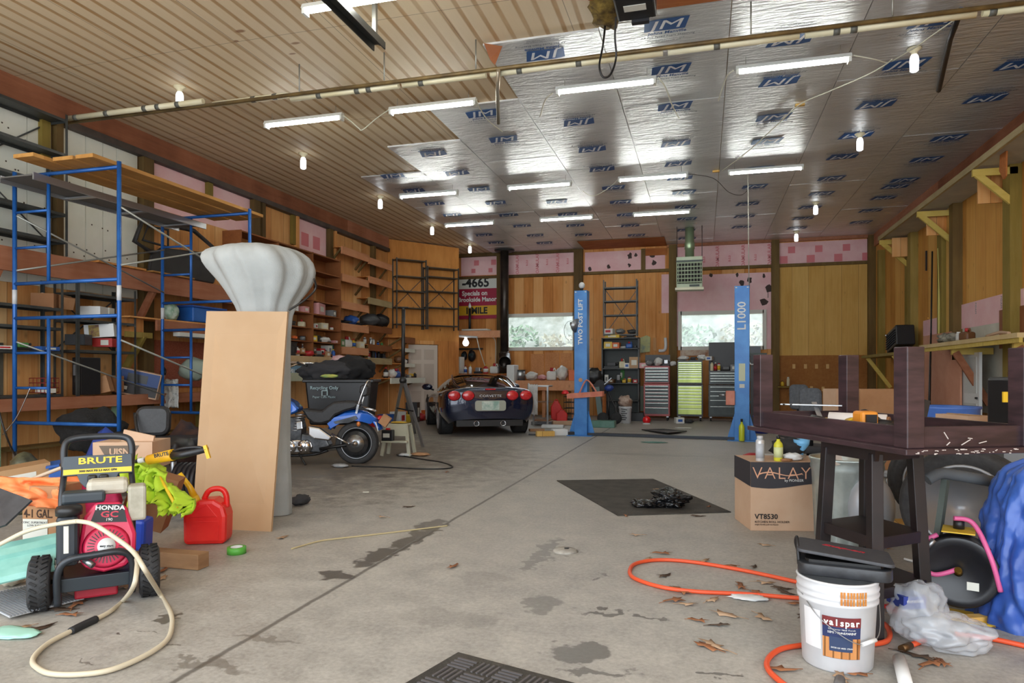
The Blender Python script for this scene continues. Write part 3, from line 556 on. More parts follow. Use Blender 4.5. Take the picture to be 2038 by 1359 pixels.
# door track hanging at the top
t=thing('door_track','dark steel overhead door track hanging below the pine ceiling','door track',P(690,50,Z=4.5))
a,b=P(640,-30,Z=4.5),P(722,92,Z=4.5); b=V((a.x,b.y,4.5)); m=M(); m.bar(a-V((0,1,0)),b,.12,.012); m.bar(a+V((-.06,-1,-.03)),b+V((-.06,0,-.03)),.012,.07); m.bar(a+V((.06,-1,-.03)),b+V((.06,0,-.03)),.012,.07); m.build('rail',mat('galvanised dark','#5a5a56',.4,.7),t)
m=M(); m.box(b+V((0,-.1,.03)),(.05,.3,.05)); m.box(b+V((0,-.1,.2)),(.04,.04,.4)); m.build('bracket',mat('zinc','#9a9a92',.4,.8),t)
# garage opener
p=P(1266,18,Z=4.6); t=thing('garage_opener','black garage door opener motor box hung in the open joist bay','door opener',p)
M().box(p+V((0,-.1,.05)),(.36,.42,.2)).build('housing',MBK,t,bev=.02); m=M(); m.box(p+V((0,-.12,-.052)),(.2,.1,.004)); m.build('label',mat('paper label','#d9d9ce',.6),t); M().box(p+V((.03,.12,-.05)),(.16,.06,.05)).build('lamp_lens',mat('dark lens','#2a2a2c',.2),t)
m=M(); [m.bar(p+V((s*.15,-.1,.15)),p+V((s*.15,-.1,.29)),.03,.01) for s in (-1,1)]; m.build('hanger_strap',mat('zinc','#9a9a92',.4,.8),t)
o=M().blob(P(1206,22,Z=4.8),(.3,.7,.16),.35,3,2).build('insulation',mat('yellow-brown fibre insulation','#8d7434',.95,c2='#3f3018',sc=12,bump=1)); tag(o,'dark yellow-brown fibre insulation tuft bulging from the open joist bay','insulation')
# unit heater
t=thing('unit_heater','pale green gas unit heater hung from the ceiling with a louvred front','heater',(-.45,17.9,3.7))
hx,hy=P(1372,540,Y=17.4).x,17.4; z1=P(1372,520,Y=hy).z; z0=P(1372,572,Y=hy).z; hw=.31
MGH=mat('pale green enamel','#a9b89a',.45,c2='#c3cdb2',sc=3); MDG=mat('dark louvre','#37423c',.5)
m=M(); m.b2((hx-hw,hy,z0),(hx+hw,hy+.6,z1+.12)); m.build('cabinet',MGH,t,bev=.01)
m=M(); m.b2((hx-hw+.02,hy-.012,z0+.1),(hx+hw-.02,hy-.002,z1-.02)); m.build('heat_exchanger',mat('dark cavity','#2a2724',.8),t)
m=M()
for i in range(6): z=z0+.13+i*(z1-z0-.17)/5; m.box((hx,hy-.04,z),(hw*2-.04,.06,.012),(R(25),0,0))
for i in range(8): x=hx-hw+.05+i*(2*hw-.1)/7; m.box((x,hy-.03,(z0+z1)/2+.04),(.012,.05,z1-z0-.14))
m.build('louvre',MGH,t); m=M(); m.b2((hx-hw-.03,hy-.05,z0-.06),(hx+hw+.03,hy+.3,z0)); m.build('drip_tray',mat('cream enamel','#dcd8bc',.5),t)
m=M(); m.b2((hx-hw-.01,hy-.02,z1-.01),(hx+hw+.01,hy+.0,z1+.03)); m.b2((hx+.0,hy-.015,z0+.02),(hx+.24,hy-.004,z0+.07)); m.build('trim_band',MDG,t)
m=M(); m.lathe([(.11,0),(.11,.25),(.13,.26),(.12,.3),(.13,.33),(.12,.36),(.13,.4),(.11,.42),(.11,ZC-z1-.12)],(hx,hy+.3,z1+.1),n=20); m.build('flue',mat('galvanised flue','#9db08e',.35,.6),t)
m=M(); [m.tube([(hx+s*.3,hy+.1,z1),(hx+s*.3,hy+.1,ZC)],.008,6) for s in (-1,1)]; m.build('hanger_rod',MBK,t)
# stove pipe on back wall with big elbow
t=thing('stove_pipe','tall black stove pipe rising to the ceiling and ending in a wide open elbow','stove pipe',(-5.5,19.2,2))
sx=P(1004,600,Y=19.3).x; zb=P(1004,700,Y=19.3).z; MSP=mat('black stove pipe','#2b2725',.35,.5,c2='#4a4038',sc=2)
M().tube([(sx,19.3,zb),(sx,19.3,ZC-.02)],.125,20).build('pipe',MSP,t); M().lathe([(.28,0),(.3,.03),(.2,.05)],(sx,19.3,ZC-.08),n=20).build('collar',mat('black flange','#232322',.5),t)
m=M(); m.tube(bez([(sx,19.3,zb+.02),(sx,19.3,zb-.12),(sx+.08,19.1,zb-.28),(sx+.14,18.85,zb-.32)],5),[.125]*3+[.17]*13,20,caps=False); m.tube([(sx,19.3,zb-.2),(sx-.02,19.3,zb-.62)],[.17,.13],20); m.build('elbow',MSP,t,solid=.01)
# red and yellow sign on back wall
sg=thing('advertising_sign','large red and yellow roadside sign reading 4665 and MILE leaning against the back wall','sign',(-6.5,19.85,3))
zt,zb_=P(960,549,Y=19.85).z,P(960,634,Y=19.85).z; x0,x1=-7.6,P(1001,590,Y=19.85).x; MRD=mat('sign crimson','#a0153a',.5)
M().b2((x0,19.82,zb_),(x1,19.86,zt)).build('board',MRD,sg)
def zz(v): return P(960,v,Y=19.82).z
M().b2((x0,19.815,zz(574)),(P(996,560,Y=19.82).x,19.819,zt-.01)).build('white_panel',mat('sign white','#d8dbd2',.5),sg); M().b2((x0,19.815,zz(627)),(P(997,610,Y=19.82).x,19.819,zz(608))).build('yellow_panel',mat('sign yellow','#d8a821',.5),sg)
def bt(s,u,v,h,mt,it=0,al='RIGHT',bo=.0,sx=1): text('lettering',s,h,mt,sg,frame(P(u,v,Y=19.812),(1,0,0),(0,0,1)),.001,it,al,bo,sx)
MKT=mat('black print','#17181a',.5); MWT=mat('white print','#e8e8e4',.5)
bt('-4665',974,562,.4,MKT,0,'RIGHT',.012,.95); bt('Specials on',970,583,.2,MWT,0,'RIGHT',.006,.92); bt('Brookside Manor',988,595,.19,MWT,0,'RIGHT',.006,.92); bt('1 MILE',970,618,.27,MKT,0,'RIGHT',.01,.95)
# ================= RIGHT FOREGROUND =================
def W2(xc,zc,z): return V((0,0,z))+RX*xc+FX*zc
MDW=mat('dark stained wood','#2b2024',.38,c2='#4a3539',sc=3,st=(1,1,6)); MDW2=mat('black stained wood','#141113',.42,c2='#251b1d',sc=5); MSCR=mat('pale scratch','#c9bfb8',.7)
# coffee table turned upside down
Fc=W2(1.66,2.87,0); e1=(RX*-.2+FX*1.27); e2=(RX*.64+FX*.1); e2=(e2-e1*(e2.dot(e1)/e1.length_squared)); zt=.88
t=thing('coffee_table','dark stained coffee table lying upside down with its four square legs pointing up','table',Fc+V((0,0,zt)))
ctr=Fc+(e1+e2)/2; u1,u2=e1.normalized(),e2.normalized(); rt=Matrix((u2,u1,V((0,0,1)))).transposed(); L1,L2=e1.length,e2.length
M().box(ctr+V((0,0,zt+.0125)),(L2+.05,L1+.05,.025),rt).build('tabletop',MDW,t,bev=.004)
for i,(a,b,w,l) in enumerate(((0,-1,L2-.1,.022),(0,1,L2-.1,.022),(-1,0,.022,L1-.1),(1,0,.022,L1-.1))):
    c=ctr+u2*(a*(L2/2-.03))+u1*(b*(L1/2-.03)); M().box(c+V((0,0,zt+.07)),(w,l,.09),rt).build('apron',MDW,t,bev=.002)
for a in (-1,1):
    for b in (-1,1):
        c=ctr+u2*(a*(L2/2-.042))+u1*(b*(L1/2-.042)); M().box(c+V((0,0,zt+.24)),(.083,.083,.43),rt).build('leg',MDW,t,bev=.004)
m=M(); random.seed(2)
for k in range(46):
    c=Fc+e2*random.uniform(.02,1)+u1*-.0265+V((0,0,zt+random.uniform(.002,.023))); m.box(c,(random.uniform(.004,.02),.001,.003),rt.to_3x3())
for k in range(5): 
    c=Fc+e2*random.uniform(.25,.6)-u1*.0+V((0,0,zt+random.uniform(.04,.1))); m.box(c+u1*.0,(random.uniform(.02,.05),.003,.003),rt@Matrix.Rotation(random.uniform(-1,1),3,'Y'))
m.build('scratch',MSCR,t)
ct_on=zt+.026
# square stand below it
t=thing('bar_stand','black square wooden stand with splayed legs and two shelves under the upturned table','stand',W2(1.77,3.38,0))
lp=[(1.66,3.12),(1.57,3.5),(1.98,3.27),(1.89,3.65)]; cx,cz=1.775,3.385
for x,z in lp:
    a=W2(x,z,0); b=W2(cx+(x-cx)*.8,cz+(z-cz)*.8,zt-.03); M().bar(a,b,.055,.055,up=FX).build('leg',MDW2,t,bev=.003)
def quadbox(k,z,th): 
    m=M(); ps=[(cx+(x-cx)*k,cz+(y-cz)*k) for x,y in (lp[0],lp[2],lp[3],lp[1])]; m.add([W2(x,y,z-th) for x,y in ps]+[W2(x,y,z) for x,y in ps],[(0,3,2,1),(4,5,6,7),(0,1,5,4),(1,2,6,5),(2,3,7,6),(3,0,4,7)]); return m
quadbox(.95,zt-.002,.06).build('top_rail',MDW2,t); quadbox(1.0,.47,.055).build('shelf',MDW2,t,bev=.003); quadbox(1.08,.24,.05).build('shelf',MDW2,t,bev=.003)
# things on the upturned table
def on(u,v): return P(u,v,Z=ct_on)
t=thing('drywall_square','perforated aluminium T-square leaning on the upturned table','T-square',Q(1600,835,4.0)); MALU=mat('aluminium','#b9babb',.35,.8)
m=M(); m.bar(Q(1554,804,4.25),Q(1676,807,4.1),.006,.075,up=FX); m.build('head',MALU,t); M().bar(Q(1620,800,4.18),Q(1648,870,3.98),.03,.004,up=FX).build('blade',MALU,t)
m=M(); [m.box(Q(1560+i*14,805+i*.2,4.19-.0),(.008,.012,.008),Matrix.Rotation(TH,3,'Z')) for i in range(8)]; m.build('holes',MBK,t)
t=thing('cordless_drill','yellow and black cordless drill lying on the upturned table','drill',on(1640,855))
m=M(); m.cyl(Q(1612,836,3.85),Q(1640,846,3.8),.035,.045); m.build('chuck',MBP,t); m=M(); m.cyl(Q(1640,846,3.8),Q(1672,852,3.75),.045,.04); m.build('motor_body',MYEL,t,bev=.003); M().bar(Q(1668,852,3.75),Q(1680,868,3.7),.04,.05).build('grip',MBP,t)
t=thing('circular_saw','yellow and black cordless saw lying beside the white roll on the upturned table','saw',on(1700,860)); p=Q(1702,858,3.5)
M().cyl(p+FX*-.03,p+FX*.03,.07,n=20).build('blade_guard',MYEL,t); M().box(p+RX*.1+V((0,0,-.0)),(.16,.09,.07),Matrix.Rotation(TH,3,'Z')).build('motor_body',MBP,t,bev=.015); m=M(); m.tube(bez([p+RX*.0+V((0,0,.06)),p+RX*.05+V((0,0,.1)),p+RX*.14+V((0,0,.04))],5),.014,8); m.build('handle',MBP,t)
t=thing('paper_roll','white cardboard-wrapped roll lying across the upturned table','roll',Q(1690,835,3.9)); M().cyl(Q(1650,842,3.75),Q(1765,848,3.6),.062,n=20).build('roll',mat('white roll','#e4ded8',.6),t)
M().cyl(Q(1765,848,3.6),Q(1772,848,3.59),.05,n=20).build('core',MCARD2,t)
t=thing('impact_driver','orange and black battery power tool standing on the upturned table','power tool',on(1728,865)); p=Q(1722,842,3.35)
m=M(); m.box(p,(.085,.1,.12),Matrix.Rotation(TH,3,'Z')); m.build('battery_housing',mat('orange trim','#d98a2b',.5),t,bev=.015); M().box(p+FX*-.053,(.05,.02,.09),Matrix.Rotation(TH,3,'Z')).build('grille',MBP,t); m=M(); m.cyl(p+RX*.04+V((0,0,-.01)),p+RX*.17+V((0,0,-.02)),.035,.028); m.build('nose',MBP,t)
t=thing('battery_charger','black battery pack beside the orange tool on the upturned table','battery',on(1760,868)); M().box(Q(1756,856,3.2),(.13,.1,.06),Matrix.Rotation(TH,3,'Z')).build('case',MBP,t,bev=.01); M().box(Q(1756,856,3.14)-FX*.0,(.05,.02,.03),Matrix.Rotation(TH,3,'Z')).build('latch',MGRY,t)
t=thing('white_trim_strip','white square trim strip lying slanted across the right side of the upturned table','trim strip',Q(1900,870,3.1)); M().bar(Q(1827,886,3.02),Q(1994,857,3.0),.028,.028).build('strip',MWH,t)
t=thing('pistol_clamp','orange and black clamp lying inside the right side of the upturned table','clamp',Q(1850,855,3.7)); M().box(Q(1850,856,3.7),(.1,.05,.03),Matrix.Rotation(TH,3,'Z')).build('jaw',mat('orange jaw','#dc6a3b',.5),t,bev=.005); M().bar(Q(1828,860,3.75),Q(1842,796,3.75),.045,.03).build('handle',MBP,t)
t=thing('spray_nozzle','small white plastic nozzle standing on the left corner of the upturned table','nozzle',on(1583,840)); m=M(); m.cyl(Q(1583,838,4.1),Q(1583,828,4.1),.022,.012); m.build('tip',MWH,t); M().box(Q(1586,839,4.1),(.06,.03,.02)).build('base',MWH,t,bev=.004)
# valspar pail with a tool bag on it
bc=W2((1666-1019)*2.9/F,2.9,0); t=thing('paint_pail','white five gallon paint pail with a deck stain label and orange drips','bucket',bc)
MPL=mat('dirty white plastic','#d5d6d8',.45,c2='#c2c3c6',sc=4); rb,rt_=.137,.158
M().lathe([(rb-.006,0),(rb,.008),(rb+.018*.75,.27),(rb+.018*.75+.007,.275),(rb+.0215,.285),(rb+.014,.292),(rb+.022,.3),(rb+.024,.31),(rb+.016,.316),(rb+.022,.325),(rb+.024,.335),(rb+.018,.342),(rt_,.36),(rt_+.004,.365),(rt_,.37),(rt_-.006,.37),(rb-.005,.02),(0,.02)],bc,n=48).build('pail',MPL,t)
def curved(m,c,a0,a1,z0,z1,rf,n=10,mi=0):
    vs=[]
    for z in (z0,z1):
        for i in range(n+1):
            a=a0+(a1-a0)*i/n; r=rf(z); vs.append(V((c[0]+r*math.cos(a),c[1]+r*math.sin(a),c[2]+z)))
    m.add(vs,[(i,i+1,n+2+i,n+1+i) for i in range(n)],mi,True)
rf=lambda z: rb+.0135*z/.27+.0012; tc=math.atan2(-bc.y,-bc.x)+.12
m=M(); curved(m,bc,tc-.5,tc+.5,.065,.235,rf); m.build('label',mat('label navy','#27335c',.4),t)
rf=lambda z: rb+.0135*z/.27+.002; m=M(); curved(m,bc,tc-.5,tc+.5,.195,.235,rf); m.build('label_brick',mat('label brick red','#7c2a2b',.5,c2='#5a1f24',sc=14),t)
m=M(); curved(m,bc,tc-.5,tc+.5,.066,.15,rf); m.build('label_deck',ply('label deck','#b97a45 #c98b55 #a86a3a'.split(),0,.03),t)
rf=lambda z: rb+.0135*z/.27+.003; m=M(); curved(m,bc,tc-.32,tc+.28,.095,.155,rf); m.build('label_panel',mat('label slate','#31405f',.4),t)
def ctext(s,h,z,da,mt,bo=0,r0=.0045):
    k=0
    for ch,w in zip(s,[.62]*len(s)):
        a=tc+da+(-(len(s)-1)/2+k)*h*.5/rb; k+=1
        if ch==' ': continue
        r=rb+.0135*z/.27+r0; o=V((bc.x+r*math.cos(a),bc.y+r*math.sin(a),z)); text('lettering',ch,h,mt,t,frame(o,(-math.sin(a),math.cos(a),0),(0,0,1)),.0005,0,'CENTER',bo)
ctext('valspar',.036,.213,0,MWT,.001); ctext('SEMI-TRANSPARENT',.0125,.172,0,MWT); ctext('Contractor Wood Finish',.0085,.186,0,MWT); ctext('EXTERIOR WOOD STAIN',.008,.11,0,MWT)
m=M(); curved(m,bc,tc-1.1,tc-.55,.09,.25,lambda z:rb+.0135*z/.27+.0015); m.build('text_panel',mat('label white','#e6e6e8',.5),t)
m=M(); random.seed(6)
for zz_ in (.302,.33):
    for k in range(9): a=tc-.05+k*.075+random.uniform(-.01,.01); curved(m,bc,a,a+.05,zz_-.014,zz_+.012,lambda z:rb+.0262,2)
m.build('stain_drip',mat('orange stain','#b06a24',.5,c2='#cf8a3a',sc=9),t)
m=M(); m.tube(bez([bc+RX*-.155+V((0,0,.3))+FX*0,bc+RX*-.12-FX*.115+V((0,0,.22)),bc+RX*-.0-FX*.165+V((0,0,.14)),bc+RX*.11-FX*.125+V((0,0,.16)),bc+RX*.165-FX*.02+V((0,0,.3))],8),.002,6); m.build('bail',MSTE,t); M().cyl(bc+RX*.02-FX*.168+V((0,0,.137)),bc+RX*.085-FX*.15+V((0,0,.15)),.0085,n=10).build('grip',MWH,t)
# tool bag
bp=W2((1683-1019)*2.95/F,2.97,.372); t=thing('tool_bag','flat black fabric carry case with red lettering lying on top of the paint pail','bag',bp); rz=TH+.12; rm=Matrix.Rotation(rz-.55,3,'Z'); 
MBGF=mat('black vinyl','#26272a',.4,c2='#34363a',sc=20,bump=.15)
fr=Matrix.Translation(bp)@rm.to_4x4(); poly=rrect(.36,.33,.05,4); m=M(); m.prism(poly,0,.05,fr,sm=True); m.build('case_body',MBGF,t,bev=.006)
fl=fr@Matrix.Translation((-.0,.0,.075))@Matrix.Rotation(R(5),4,'Y')@Matrix.Rotation(R(-4),4,'X'); m=M(); m.prism(rrect(.37,.34,.03,3),-.006,.008,fl,sm=True); m.build('lid_flap',mat('charcoal nylon','#3b3c40',.6,c2='#46474b',sc=30),t,bev=.003)
text('lettering','Snap-on',.052,mat('red print','#b62233',.5),t,fl@Matrix.Translation((0,.04,.0088))@Matrix.Rotation(R(-10),4,'Z'),.0005,.2,'CENTER',.002)
m=M(); m.tube(bez([fr@V((-.17,-.02,.03)),fr@V((-.19,-.03,.1)),fr@V((-.185,-.06,.135)),fr@V((-.18,-.1,.1)),fr@V((-.175,-.11,.03))],6),.007,8); m.build('handle',MBP,t)
M().prism(rrect(.3,.27,.03,3),.05,.062,fr).build('inner_lining',MBK,t)
# VALAY carton
cb=P(1494,1056,Z=0); yaw=TH-.05; r=Matrix.Rotation(yaw,3,'Z'); ux=r@V((1,0,0)); uy=r@V((0,1,0)); bw,bh,bd=.62,.535,.45
t=thing('vanity_carton','large printed cardboard carton with a dark wavy band standing on the floor','cardboard box',cb)
M().box(cb+ux*bw/2+uy*bd/2+V((0,0,bh/2)),(bw,bd,bh),r).build('carton',MCARD3,t,bev=.003); fr=frame(cb+V((0,0,bh))-uy*.0015,ux,(0,0,1)); fr2=frame(cb+V((0,0,bh))-ux*.0015+uy*bd,-uy,(0,0,1))
MVB=mat('printed charcoal band','#353338',.6); MVC=mat('peach print','#e0a988',.6); m=M(); n=14
m.prism([(0,0)]+[(bw*i/n,-.185-.02*math.sin(i/n*PI*1.6+.4)) for i in range(n+1)]+[(bw,0)],0,.002,fr); m.prism([(bd*0,0),(0,-.18),(bd,-.19),(bd,0)],0,.002,fr2); m.build('printed_band',MVB,t)
text('lettering','VALAY',.135,MVC,t,fr@Matrix.Translation((.235,-.09,.003)),.0005,0,'CENTER',-.002,1.0,space=1.15); m=M(); m.prism([(.06,-.1)]+[(.06+.03*i,-.088+.014*math.sin(i*.6)) for i in range(12)]+[(.4,-.1)]+[(.39-.03*i,-.096+.012*math.sin((11-i)*.6)) for i in range(11)],.003,.004,fr); m.build('swoosh',MVC,t)
text('lettering','by PIONEER',.028,MWT,t,fr@Matrix.Translation((.33,-.142,.003)),.0005); text('lettering','VT8530',.055,MKT,t,fr@Matrix.Translation((.03,-.425,.003)),.0005,0,'LEFT',.001); text('lettering','KITCHEN ROLL HOLDER',.024,MKT,t,fr@Matrix.Translation((.03,-.465,.003)),.0005,0,'LEFT'); text('lettering','single handle pull-out faucet',.016,MKT,t,fr@Matrix.Translation((.03,-.485,.003)),.0005,0,'LEFT')
top=cb+V((0,0,bh))
def onb(a,b): return top+ux*a+uy*b
t=can_('white spray can with grey cap standing on the dark-banded carton','0'and onb(.09,.06),.2,.033,mat('silver white paint','#cfd2d4',.3,.3),mat('grey cap','#b9bcbf',.4),band=mat('pale print','#b7bcc2',.5))
t=bottle('yellow-labelled black spray bottle standing on the dark-banded carton',onb(.235,.07),.2,.035,mat('yellow bottle','#d3cf3a',.4),MBP,band=mat('white green label','#cfd6a0',.5))
p=onb(.46,.2); t=thing('funnel','light blue plastic funnel on the dark-banded carton','funnel',p); M().lathe([(.012,0),(.018,.06),(.06,.12),(.065,.16),(.058,.158),(.014,.062)],p,n=20).build('funnel',mat('sky blue plastic','#6fb0dd',.4),t)
rag('work_glove','crumpled black work glove heap on the dark-banded carton',  'glove',onb(.37,.25),(.26,.2,.17),MBR,.3,3,4)
rag('paper_towel','crumpled white tissue beside the blue funnel on the carton','tissue',onb(.35,.1),(.16,.1,.06),MWH,.4,4,5)
rag('leather_scrap','tan leather scrap by the yellow bottle on the carton','scrap',onb(.28,.04),(.1,.05,.025),MCARD2,.4,4,6)
# galvanised trash can with a carton flap in front
tc_=W2((1692-1019)*4.9/F,4.95,0); MGV=mat('galvanised steel','#aab5b2',.35,.7,c2='#c6cfcc',sc=6); t=thing('trash_can','ribbed galvanised steel trash can standing behind the dark stand','trash can',tc_)
n=72; pr=[(0.205,0),(.205,.02),(.21,.04),(.235,.52),(.245,.55),(.24,.58),(.25,.6),(.255,.61),(.25,.62),(.235,.61),(.2,.04),(0,.03)]; vs=[];fs=[]
for r_,z in pr:
    for j in range(n): a=2*PI*j/n; rr=r_+(.006*(1 if (j//2)%2 else -1) if .03<z<.5 and r_>.205 else 0); vs.append(tc_+V((rr*math.cos(a),rr*math.sin(a),z)))
for i in range(len(pr)-1):
    for j in range(n): fs.append((i*n+j,i*n+(j+1)%n,(i+1)*n+(j+1)%n,(i+1)*n+j))
m=M().add(vs,fs,0,True); m.build('can_body',MGV,t); m=M(); hp=tc_-FX*.235+RX*.08; m.tube(bez([hp+V((0,0,.5)),hp+V((.0,0,.42))-FX*.02,hp+RX*.07+V((0,0,.4))-FX*.02,hp+RX*.08+V((0,0,.5))],5),.006,6); m.build('handle',MSTE,t)
t=thing('aluminium_angle','perforated aluminium strip standing in the galvanised trash can','metal strip',Q(1660,900,4.9)); M().bar(Q(1672,925,4.75),Q(1648,868,4.85),.06,.004,up=FX).build('strip',MALU,t)
o=M().bar(Q(1722,885,4.95),Q(1728,990,4.8),.05,.03).build('wood_offcut',MCARD3); tag(o,'short pale board standing in the galvanised trash can','board')
rag('plastic_sheet','clear crumpled plastic sheet on the floor behind the stand','plastic sheet',P(1800,955,Z=0),(.5,.4,.12),mat('clear plastic film','#c9ced4',.2,alpha=.6),.4,4,8)
# blue drum and cartons behind
p=W2((1890-1019)*6.1/F,6.2,0); t=thing('plastic_drum','large blue plastic drum with open rim behind the upturned table','drum',p); M().lathe([(.27,0),(.29,.02),(.29,.3),(.3,.32),(.29,.34),(.29,.6),(.3,.62),(.29,.64),(.285,.9),(.3,.915),(.3,.93),(.27,.925),(.26,.6),(0,.6)],p,n=40).build('drum',mat('blue drum plastic','#3d64b0',.4,c2='#5479c0',sc=4),t)
t,r,c,w_,h_=carton('cardboard_box','open tan cardboard box with two white labels stacked by the tires','cardboard box',1925,878,1992,952,4.5,.35,0,MCARD3); [M().box(c+r@V((-.03,-.002,dz)),(.15,.002,.03),r).build('white_label',MPAP,t) for dz in (.085,.035)]
carton('cardboard_box','tan cardboard box on top, right of the blue drum','cardboard box',1925,828,1980,876,4.5,.3,.1,MCARD3)
carton('cardboard_box','flat cardboard sheet carton standing behind the table legs against the rear sheathing','cardboard box',1712,774,1790,938,8.5,.15,0,MCARD,flap=False)
t,r,c,w_,h_=carton('cardboard_box','narrow white-edged carton beside the wide flat carton','cardboard box',1662,774,1690,936,8.6,.25,.2,MCARD3,flap=False)
# wheels with alloy rims
MTY=mat('tyre rubber','#2a2a2b',.7,c2='#3a3a3b',sc=30,bump=.3); MAL=mat('alloy rim','#b9bcc0',.35,.3)
def wheel(label,c,ax,r=.33,w=.24,rimr=.22,tilt=0):
    ax=V(ax).normalized(); t=thing('car_wheel',label,'wheel',c); rm=ax.to_track_quat('Z','Y').to_matrix()
    M().lathe([(rimr,-w*.42),(r*.88,-w*.5),(r*.97,-w*.42),(r,-w*.3),(r,-w*.17),(r*.985,-w*.16),(r*.985,-w*.14),(r,-w*.13),(r,w*.13),(r*.985,w*.14),(r*.985,w*.16),(r,w*.17),(r,w*.3),(r*.97,w*.42),(r*.88,w*.5),(rimr,w*.42)],c,rm,40).build('tyre',MTY,t)
    m=M(); m.lathe([(rimr*1.02,w*.44),(rimr*.98,w*.46),(rimr*.9,w*.4),(rimr*.86,w*.1),(rimr*.84,-w*.4)],c,rm,36); m.build('rim',MAL,t)
    m=M()
    m.lathe([(0,w*.3),(.05,w*.3),(.06,w*.25),(.06,w*.1)],c,rm,20)
    for k in range(5):
        a=2*PI*k/5; d=rm@V((math.cos(a),math.sin(a),0)); s=rm@V((-math.sin(a),math.cos(a),0)); p0=c+d*.045+ax*w*.24; p1=c+d*rimr*.92+ax*w*.34; m.bar(p0,p1,.05,.03,up=ax)
    m.build('spokes',MAL,t); return t
wheel('alloy car wheel standing upright, largest beside the blue tarp',Q(1925,1008,4.0),-FX*.7-RX*.72+V((0,0,.1)),.34,.25,.24)
wheel('alloy car wheel behind the others, showing its face below the upturned table',Q(1858,955,5.6),-FX*.9-RX*.4,.33,.24,.23)
wheel('alloy car wheel lying on the first one beside the cartons',Q(1912,918,5.0),-FX*.8-RX*.55+V((0,0,.25)),.33,.2,.24)
o=M().tube(bez([Q(1845,955,3.6),Q(1870,942,3.6),Q(1900,945,3.6),Q(1940,952,3.6),Q(1975,958,3.65)],5),.03,10).build('padded_bar',mat('grey foam tube','#5d6164',.8)); tag(o,'grey padded bar running in front of the car wheels','padded bar')
t=thing('metal_stand','grey metal stand leg in front of the largest car wheel','stand',Q(1872,1100,3.6)); M().bar(Q(1882,955,3.6),Q(1862,1100,3.55),.03,.03).build('leg',mat('grey green steel','#5d6660',.5,.3),t); M().bar(Q(1850,1090,3.9),Q(1975,1100,3.8),.03,.03).build('foot_bar',MBK,t)
p=P(1760,1010,Z=.0); t=thing('steel_dome','round grey steel dome leaning behind the stand','dome',p); M().blob(W2((1750-1019)*4.6/F,4.7,.3),(.3,.2,.44),0,1,0,3).build('dome',mat('pale grey paint','#a9aeb5',.35,.2),t)
for u,v,l,w_,lb,mt in ((1775,1042,.4,.22,'pale flat board lying on the floor behind the stand',PLY2),(1800,1060,.36,.15,'paint-flecked wooden board on the floor under the stand',MCARD3)):
    o=M().box(P(u,v,Z=.02),(l,w_,.03),(0,0,TH+.1)).build('wood_board',mt); tag(o,lb,'board')
rag('black_bag','black plastic bag heap on the floor under the largest wheel','bag',P(1960,1100,Z=0),(.4,.3,.2),MBP,.35,3,3)
# blue tarp thing
MTA=mat('blue tarpaulin','#2c4d9c',.35,c2='#4d73c4',sc=3,bump=.6); cp=W2((2092-1019)*3.3/F,3.35,0); t=thing('blue_tarp','blue tarpaulin draped over a tall load at the right edge','tarp',cp)
def tf(a,b):
    th=2*PI*a; z=1.0-.99*b if b>0 else 1.0; z=.82*(1-b); r=.13+.10*b+.05*math.sin(b*2.5); nn=noise.noise(V((math.cos(th)*2,math.sin(th)*2,z*2.2))); fold=.03*abs(math.sin(th*4.5+nn*6))*(b*.7+.3)+.03*noise.noise(V((math.cos(th)*5,math.sin(th)*5,z*9)))+.014*abs(noise.noise(V((math.cos(th)*13,math.sin(th)*13,z*20)))); 
    if b<.12: r*=max(.02,math.sin(b/.12*PI/2))
    return cp+V(((r+fold+.04*nn)*math.cos(th),(r+fold+.04*nn)*math.sin(th),z))
M().grid(150,70,tf).build('tarp_sheet',MTA,t)
# hose reel
rc=Q(1908,1134,3.42); ax=(-FX*.82-RX*.57).normalized(); sd=V((0,0,1)).cross(ax).normalized(); t=thing('hose_reel','black steel hose reel wound with pink hose on a yellow stand','hose reel',V((rc.x,rc.y,0))); rm=ax.to_track_quat('Z','Y').to_matrix(); MRL=mat('black reel steel','#17171a',.3,c2='#222226',sc=5)
for s in (-1,1): 
    M().lathe([(0,-.004+s*.05),(.12,-.004+s*.05),(.13,-.004+s*.06),(.165,-.004+s*.062),(.175,s*.055),(.175,s*.05),(.12,s*.045),(0,s*.045)],rc,rm,40).build('side_disc',MRL,t)
MPKH=mat('pink hose rubber','#d65f92',.45); m=M()
for k in range(7):
    zz_=-.036+.012*k; m.tube([rc+rm@V(((.13+.012*(k%2))*math.cos(a*PI/16),(.13+.012*(k%2))*math.sin(a*PI/16),zz_)) for a in range(32)],.0095,8,closed=True)
m.build('wound_hose',MPKH,t)
m=M(); m.tube(bez([rc+ax*.07+V((0,0,.02)),rc+ax*.08-sd*.1+V((0,0,-.02)),rc+ax*.08-sd*.17+V((0,0,.03)),rc+ax*.07-sd*.16+V((0,0,.12)),rc-sd*.09+V((0,0,.17))+ax*.03],8),.012,8); m.tube(bez([rc-sd*.02+V((0,0,.26))+ax*.02,rc+sd*.06+V((0,0,.24)),rc+sd*.13+V((0,0,.1))+ax*.07,rc+sd*.17+V((0,0,-.06))+ax*.07],8),.012,8); m.build('loose_hose',MPKH,t)
M().cyl(rc+ax*.06,rc+ax*.085+V((0,0,.02)),.02,.016).build('hub_fitting',mat('brass','#a8853c',.3,1),t); M().box(rc+ax*.053+sd*.06+V((0,0,-.06)),(.05,.002,.04),ax.to_track_quat('Y','Z').to_matrix()).build('data_plate',MPAP,t)
M().cyl(rc+ax*.07-sd*.14+V((0,0,.1)),rc+ax*.065-sd*.1+V((0,0,.15)),.014,n=10).build('coupling',MSTE,t)
